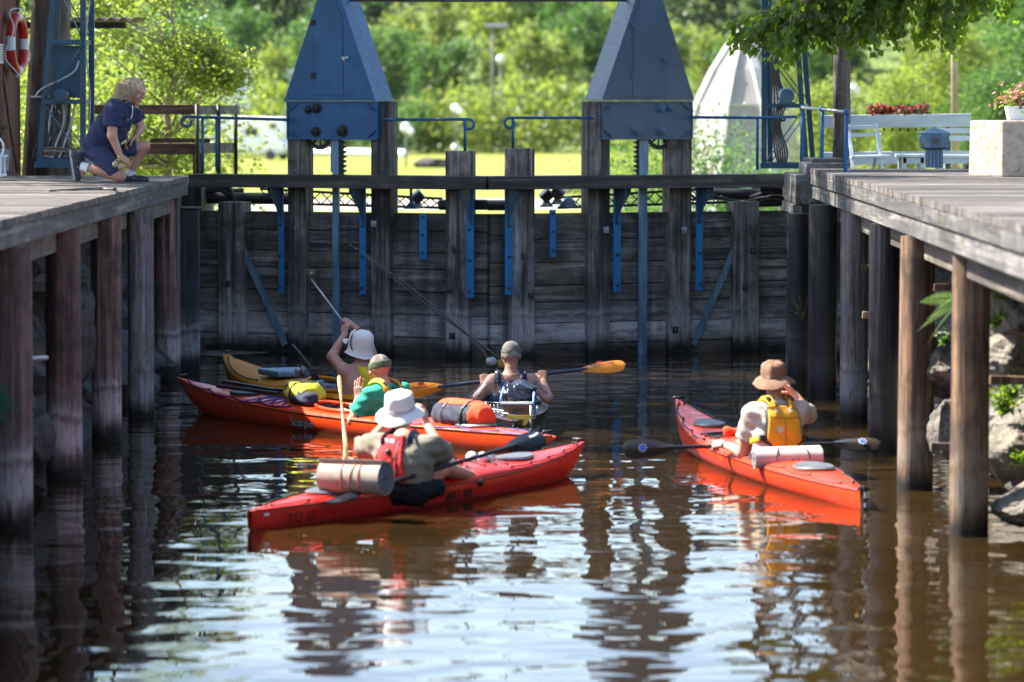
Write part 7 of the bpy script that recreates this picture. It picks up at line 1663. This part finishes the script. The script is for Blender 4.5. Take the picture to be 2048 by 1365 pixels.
# crate, tray and bag behind him
c = at(1035, 818, 31.85); rt = thing("wire_crate", "metal box in a wire rack strapped behind the man in grey cap", "crate", c)
m = MB(); m.hexa([c + V(*p) for p in ((-.115, -.07, -.055), (.105, -.07, -.055), (.105, .09, -.055), (-.115, .09, -.055), (-.13, -.09, .04), (.12, -.09, .04), (.12, .1, .04), (-.13, .1, .04))]); bx = m.build("metal_box", MT['rust'], rt, bevel=.01); m = MB(); m.bbox(c + V(-.14, -.1, .04), c + V(.13, .11, .055)); m.build("rim", MT['galv'], bx, bevel=.004)
m = MB()
for k in range(4): x = -.03 + .025 * k; m.box(c + V(x, -.083, -.005 + .006 * (k % 2)), (.014, .004, .02))
m.build("lettering", MT['black'], bx)
m = MB(); lo = c + V(-.27, -.08, -.07)
for y in (-.1, .12): m.tube([c + V(-.27, y, -.005), c + V(.15, y, -.075), c + V(.17, y, .03)], .006, 6); m.tube([c + V(-.27, y, .05), c + V(-.27, y, -.03)], .006, 6)
for k in range(6): x = -.27 + .07 * k; m.tube([c + V(x, -.1, -.03 - .012 * k), c + V(x, .12, -.03 - .012 * k)], .004, 6)
for k in range(4): m.tube([c + V(-.26 + .03 * k, -.1, .045), c + V(-.25 + .03 * k, -.1, -.02)], .004, 6)
m.build("wire_rack", MT['galv'], rt, True)
f = Field(); bc = at(1037, 788, 32.1); f.e(bc, (.17, .13, .105), None); f.wr = .02; f.ws = 26; o = field_obj("rubbish_bag", f, mat("shiny_black_film", (.010, .014, .022), (.03, .04, .06), 8, .16, bump=.8, detail=8, bd=.03), None, .01); tag(o, "shiny crumpled black plastic bag behind the man in grey cap", "bag")
for k, (p, q) in enumerate((((1008, 775), (1002, 815)), ((1068, 785), (1072, 830)))): m = MB(); m.tube([at(*p, 31.95), at((p[0] + q[0]) / 2 - 3, (p[1] + q[1]) / 2, 31.9), at(*q, 31.9)], .010, 6); o = m.build("tie_rope", mat("light_blue_rope", (.2, .38, .7)), smooth=True); tag(o, ("light blue rope on the left of the shiny black bag", "light blue rope hanging beside the metal box rim")[k], "rope")
def rod(pts, Y, dY, label, rx, ry, mr):
    rt = thing("fishing_rod", label, "fishing rod", at(*pts[0], Y), "rods of the man in grey cap"); n = len(pts); m = MB(); q = [at(x, y, Y + dY * i / (n - 1)) for i, (x, y) in enumerate(pts)]; m.tube(q, [.011 * (1 - .75 * i / (n - 1)) for i in range(n)], 6); m.build("blank", MT['black'], rt, True)
    m = MB()
    for i in range(1, n): m.ball(q[i] - V(0, 0, .008), .006, 6)
    m.build("guides", MT['galv'], rt); m = MB(); m.tube([q[0], q[0] + (q[0] - q[1]).normalized() * .3], .012, 8); m.build("grip", MT['black'], rt, True); reel(at(rx, ry, Y + .02), rt, (.3, -.9, .1), 1.25, mr)
rod([(1000, 718), (960, 688), (900, 640), (840, 590), (780, 545), (735, 512), (700, 489)], 33.75, 1.4, "longer fishing rod leaning far over the water beside the man in grey cap", 983, 723, MT['galv'])
rod([(985, 735), (968, 705), (935, 670), (870, 622), (800, 568), (738, 517), (712, 496)], 33.8, 1.2, "thin second fishing rod with gold reel beside the man in grey cap", 1001, 727, mat("gold_reel", (.6, .45, .05), None, 10, .3, .5))

# --- man in brown hat
F = K5.f; S = K5.r
J = dict(pelvis=at(1556, 918, 28.5), neck=at(1549, 803, 28.6), head=at(1548, 765, 28.68), shL=at(1505, 828, 28.52), shR=at(1598, 822, 28.66), elL=at(1485, 906, 28.62), wrL=at(1448, 889, 28.88), elR=at(1622, 832, 28.96), wrR=at(1590, 790, 29.05))
vec_legs(J, F, S, .1)
P5 = Fig("person", "man in brown bucket hat and yellow vest seated in the kayak beside the sunlit piles", at(1556, 950, 28.5), J, MT['skin'], (.12, .98, -.12), hands=dict(
    L=dict(D=(-.9, .35, -.05), N=(.3, .6, -.7), T=(.1, .5, .6), curl=(70, 80, 45)), R=dict(D=(-.65, .1, .7), N=(-.2, -.2, -.5), T=(-.6, 0, -.6), curl=(30, 40, 30))))
A5, S5, F5 = P5.A, P5.S, P5.F
P5.shirt(cloth("pale_grey_shirt", (.47, .41, .35), .9), sleeve=.62, hem=.0, wr=.009, sl_r=.018, off=.018)
VY = cloth("amber_vest_cloth", (.70, .33, .010))
def panel5(off, hw, lo, hi, wr=0):
    f = Field(); P5.torso(f); f.off = off; f.wr = wr; f.ws = 24; J = P5.J
    f.cut(J['neck'] - A5 * hi, A5); f.cut(J['pelvis'] + A5 * lo, -A5); f.cut(J['neck'] + S5 * hw, S5 + A5 * .10); f.cut(J['neck'] - S5 * hw, -S5 + A5 * .10); f.cut(J['neck'] + F5 * -.02, F5)
    for sg in (-1, 1): f.cut(J['pelvis'] + A5 * lo + S5 * sg * hw * .82, S5 * sg - A5 * 1.1); f.cut(J['neck'] - A5 * hi + S5 * sg * hw * .72, S5 * sg + A5 * 1.1)
    return f
v5 = field_obj("life_vest", panel5(.052, .112, .075, .055, .003), VY, P5.root, .007); field_obj("dark_trim", panel5(.044, .124, .062, .045), MT['black'], v5, .008)
f = Field(); P5.torso(f); f.off = .035; f.cut(P5.J['pelvis'] + A5 * .16, A5); f.cut(P5.J['pelvis'] + A5 * .115, -A5); field_obj("waist_strap", f, VY, v5, .009)
f = Field(); P5.torso(f); f.off = .042; f.cut(P5.J['pelvis'] + A5 * .05, A5); f.cut(P5.J['pelvis'] - A5 * .1, -A5); field_obj("spray_skirt", f, mat("dark_skirt", (.02, .022, .03)), P5.root)
bpy.context.view_layer.update()
for x in (-.095, .095):
    m = MB(); q = [P5.J['neck'] + S5 * x * (1 - .12 * math.cos(a)) - A5 * .065 + A5 * math.sin(a) * .085 - F5 * math.cos(a) * .135 for a in [i * math.pi / 10 for i in range(11)]]
    q = [q[0] - A5 * .07 - S5 * x * .3] + q
    for i in range(11): m.beam(q[i], q[i + 1], .052, .022, up=(q[i] - P5.J['neck'] + A5 * .08))
    m.build("shoulder_strap", VY, v5); m = MB(); m.beam(q[3] + (A5 * .5 - F5) * .012, q[4] + (A5 - F5 * .6) * .012, .05, .016, up=A5 - F5); m.build("buckle", MT['black'], v5)
    strip(P5, v5, [(x * .6, .365), (x * .6, .335)], .03, mat("silver_patch", (.55, .5, .5)), "reflective_patch", .004, v5)
strip(P5, v5, [(-.12, .295), (-.06, .288), (.06, .288), (.12, .295)], .007, mat("seam_thread", (.3, .13, .01)), "seam", .003, v5); strip(P5, v5, [(0, .285), (0, .08)], .005, mat("seam_thread_low", (.35, .16, .01)), "seam", .003, v5)
c = snap(v5, P5.J['pelvis'] + A5 * .2 - S5 * .045 - F5 * .5, F5, .003); m = MB(); m.box(c, (.05, .004, .05), (S5 * .7 + A5 * .7, F5, A5 * .7 - S5 * .7)); m.build("badge", mat("silver_badge", (.6, .5, .35)), v5)
for x in (-.175, .16): m = MB(); c = P5.J['pelvis'] + A5 * .137 + S5 * x - F5 * .125; m.box(c, (.05, .03, .05), (S5, F5, A5)); m.build("buckle", MT['black'], v5, bevel=.006)
hd = Field(); C, hr, hf, hu = P5.C, P5.hr, P5.hf, P5.hu; hd.e(C + hu * .02 - hf * .015, (.078, .096, .092), (hr, hf, hu)); hd.off = .005; hd.cut(C - hu * .06, -hu); hd.cut(C + hf * .02, hf); field_obj("hair", hd, mat("brown_hair", (.12, .06, .035), (.07, .035, .02), 80, .8), P5.root, .007)
hat(P5.root, "bucket_hat", cloth("brown_hat_cloth", (.20, .105, .06)), P5.C + V(0, -.005, .045), (-.05, -.14, .98), F, bucket(.162, .055, .092, .115, 0), 1.12, .012, seed=5, dent=.006)
m = MB(); w0 = P5.J['wrL'].lerp(P5.J['elL'], .1); dd = (P5.J['elL'] - P5.J['wrL']).normalized(); m.tube([w0 - dd * .012, w0 + dd * .014], .034, 14); m.build("watch", MT['black'], P5.root, True, angle=40)
rt, bl = paddle(at(1246, 897, 28.95), at(1762, 886, 29.25), "dark paddle with blue flower prints held by the man in brown hat", MT['black_gloss'], mat("smoke_blade", (.022, .018, .018), (.03, .025, .02), 3, .2), .42, .42, .18, (.1, -1, .15), (0, -.6, .8), r=.015)
for o, tip, dd, L, n, s in bl: star(o, tip, dd, L, n, s, .36)
f = Field(); c = K5.on(.02, K5.L / 2 * .25, .03); f.c(c - K5.r * .1, c + K5.r * .1, .045, None, .02); f.wr = .01; o = field_obj("deck_pouch", f, ORB, None); tag(o, "small orange pouch under black cords on the foredeck of the man in brown hat", "pouch")

# --- kneeling woman on the deck
J = dict(pelvis=at(192, 296, 36.35), neck=at(254, 207, 36.33), head=at(270, 183, 36.34), shR=at(227, 218, 36.12), elR=at(224, 271, 36.06), wrR=at(241, 314, 36.08), shL=at(262, 213, 36.53), elL=at(281, 256, 36.56), wrL=at(270, 276, 36.42),
         hipR=at(197, 308, 36.22), kneeR=at(240, 353, 36.14), ankR=at(166, 334, 36.2), toeR=at(163, 350, 36.2), hipL=at(200, 303, 36.46), kneeL=at(288, 293, 36.5), ankL=at(259, 350, 36.52), toeL=at(277, 360, 36.52))
Pw = Fig("person", "woman with blond hair in navy shirt and shorts kneeling on the deck", onz(205, 366, ZL), J, MT['skin_tan'], (.86, -.22, -.42), (.4, 0, .9), sc=1.0, belly=.0, hands=dict(
    R=dict(D=(.75, 0, -.5), N=(-.1, .5, -.8), T=(.2, .8, .3), curl=(45, 55, 40)), L=dict(D=(-.75, -.3, -.3), N=(-.2, -.2, -.9), T=(.0, -.9, .2), curl=(35, 45, 35))))
NV = cloth("navy_polo", (.010, .017, .06)); Pw.shirt(NV, sleeve=.70, hem=-.05, wr=.009, sl_r=.022, off=.022, belly=.01); Pw.shorts(cloth("navy_shorts_cloth", (.02, .028, .075)), .70, .02, .012)
C, hr, hf, hu = Pw.C, Pw.hr, Pw.hf, Pw.hu; HAIR = mat("blond_hair", (.50, .36, .21), (.22, .15, .09), 60, .55, bump=.6, stretch=(1, 1, .25)); hd = Field()
hd.e(C + hu * .035 - hf * .025, (.092, .105, .092), (hr, hf, hu)); hd.e(C - hu * .04 - hf * .075, (.085, .065, .11), (hr, hf, hu), .05); hd.e(C - hu * .12 - hf * .085 - V(.0, 0, .0), (.08, .05, .08), (hr, hf, hu), .05); hd.e(C - hu * .02 + hr * .082 - hf * .02, (.025, .05, .09), (hr, hf, hu), .03); hd.e(C - hu * .02 - hr * .082 - hf * .02, (.025, .05, .09), (hr, hf, hu), .03)
hd.wr = .007; hd.ws = 60; hd.cut(C + hf * .062 + hu * .02, hf - hu * .55); hr_o = field_obj("hair", hd, HAIR, Pw.root, .007)
bpy.context.view_layer.update(); m = MB(); rr = random.Random(2)
for _ in range(520):
    d = V(rr.gauss(0, 1), rr.gauss(0, 1), rr.gauss(.2, .8)).normalized(); p0 = snap(hr_o, C - hf * .03 + d * .4, -d, 0)
    if (p0 - C).length > .25 or (p0 - C).dot(hf) > .06: continue
    out = (p0 - C).normalized(); L_ = rr.uniform(.06, .14); dr = (-hu * .9 - hf * .25 + out * .16 + V(rr.gauss(0, .16), rr.gauss(0, .16), rr.gauss(0, .08))).normalized(); w_ = rr.uniform(.0018, .0034)
    m.tube([p0, p0 + out * .012 + dr * L_ * .4, p0 + out * .008 + dr * L_ * .75 + V(rr.gauss(0, .01), 0, 0), p0 + out * .012 + dr * L_ + V(rr.gauss(0, .012), rr.gauss(0, .012), .01)], [w_, w_ * .9, w_ * .7, .001], 5)
m.build("hair_locks", HAIR, hr_o, True)
f = Field(); f.c(Pw.J['neck'] - Pw.A * .03, Pw.J['neck'] + (Pw.C - Pw.J['neck']) * .22, .085, .078, .02); f.cut(Pw.J['neck'] + (Pw.C - Pw.J['neck']) * .2, (Pw.C - Pw.J['neck'])); f.sub(Pw.J['neck'] - Pw.A * .1, Pw.C, .063); field_obj("collar", f, cloth("collar_cloth", (.03, .04, .1)), Pw.root, .007)
m = MB(); q = [Pw.J['neck'] + Pw.F * .078 + Pw.A * .02 + Pw.S * .06, Pw.J['neck'] + Pw.F * .112 - Pw.A * .05 + Pw.S * .022]; m.tube(q, .006, 6); m.tube([q[1], q[1] - Pw.A * .05 + Pw.F * .015], .006, 6); m.build("collar_trim", W_, Pw.root, True)
m = MB(); c = snap([o for o in Pw.root.children if o.name.startswith("shirt")][0], Pw.J['neck'] - Pw.A * .12 + Pw.S * .075 + Pw.F * .4, -Pw.F, .003); m.ball(c, .010, 8); m.build("badge", cloth("badge_orange", (.6, .2, .1)), Pw.root)
def shoe(ank, toe, up, nm):
    d = (toe - ank); d = (d - Vector(up) * d.dot(Vector(up))).normalized() if abs(d.normalized().dot(Vector(up))) < .8 else d.normalized(); f = Field(); up = Vector(up).normalized(); up = (up - d * up.dot(d)).normalized(); h0 = ank - up * .045 - d * .05; f.c(h0, h0 + d * .17, .045, .04, .03).c(h0 + up * .035, h0 + up * .02 + d * .08, .045, .04, .03); f.c(h0 + d * .17, h0 + d * .215, .04, .03, .02); o = field_obj(nm, f, mat("black_trainer", (.012, .014, .02), (.02, .022, .03), 30, .7), Pw.root, .008)
    m = MB(); s = d.cross(up); n = 18; ring = []
    for i in range(n): a = 2 * math.pi * i / n; ring.append(h0 - up * .042 + d * (.085 + .155 * math.cos(a)) + s * .046 * math.sin(a) * (1 if math.cos(a) > -.3 else .9))
    m.prism(ring, up * .02); m.build("sole", mat("grey_sole", (.3, .31, .32)), o, bevel=.004)
    m = MB(); m.box(h0 + d * .08 + s * .043 + up * .012, (.05, .003, .02), (d, s, up)); m.box(h0 + d * .08 - s * .043 + up * .012, (.05, .003, .02), (d, s, up)); m.build("side_mark", W_, o)
    return d, up
shoe(at(160, 322, 36.2), at(166, 362, 36.2), (1, 0, .15), "shoe"); shoe(at(258, 351, 36.52), at(280, 362, 36.52), (.0, 0, 1), "shoe")
m = MB(); a, b = Pw.J['ankR'], Pw.J['kneeR']; d = (b - a).normalized(); m.tube([a - d * .02, a + d * .055], [.046, .049], 14); m.build("sock", cloth("white_sock", (.7, .7, .72)), Pw.root, True, angle=50); m = MB(); a, b = Pw.J['ankL'], Pw.J['kneeL']; d = (b - a).normalized(); m.tube([a - d * .02, a + d * .05], [.045, .048], 14); m.build("sock", cloth("white_sock2", (.7, .7, .72)), Pw.root, True, angle=50)
m = MB(); c = Pw.J['wrR']; d = (Pw.J['elR'] - c).normalized(); m.tube([c + d * .0 , c + d * .012], .034, 14); m.build("bracelet", mat("gold", (.6, .45, .15), None, 10, .3, .8), Pw.root, True)
for k, (x, y) in enumerate(((231, 329), (242, 334))):
    c = at(x, y, 35.97); m = MB(); m.ball(c, .032, 16); m.lathe(c + V(0, 0, .028), [(.008, 0), (.01, .012)], n=8); o = m.build("cork_ball", mat("cork", (.42, .30, .18), (.3, .2, .12), 50, .85, bump=.3), smooth=True); tag(o, ("upper cork ball on the key ring in the kneeling woman's hand", "lower cork ball on the key ring in the kneeling woman's hand")[k], "ball", "cork balls")
a, b = at(253, 282, 36.3), at(239, 290, 36.28); m = MB(); m.hexa([a + V(0, -.01, -.018), a + V(0, .01, -.018), b + V(0, .01, -.004), b + V(0, -.01, -.004), a + V(0, -.01, .02), a + V(0, .01, .02), b + V(0, .01, .006), b + V(0, -.01, .006)]); tag(m.build("folded_note", mat("pale_green_paper", (.45, .52, .25)), bevel=.002), "small pale green folded note in the kneeling woman's hand", "note")
# ---------------------------------------------------------------- summer haze in the air
hm = bpy.data.materials.new("haze_air"); hm.use_nodes = True; nt = hm.node_tree; nt.nodes.clear(); out = nt.nodes.new("ShaderNodeOutputMaterial"); pv_ = nt.nodes.new("ShaderNodeVolumePrincipled")
pv_.inputs["Color"].default_value = (.86, .93, 1, 1); pv_.inputs["Density"].default_value = .00002; pv_.inputs["Anisotropy"].default_value = .3; nt.links.new(pv_.outputs[0], out.inputs["Volume"])
m = MB(); m.bbox((-470, -12, -2.2), (470, 820, 52)); m.build("haze", hm)["kind"] = "stuff"
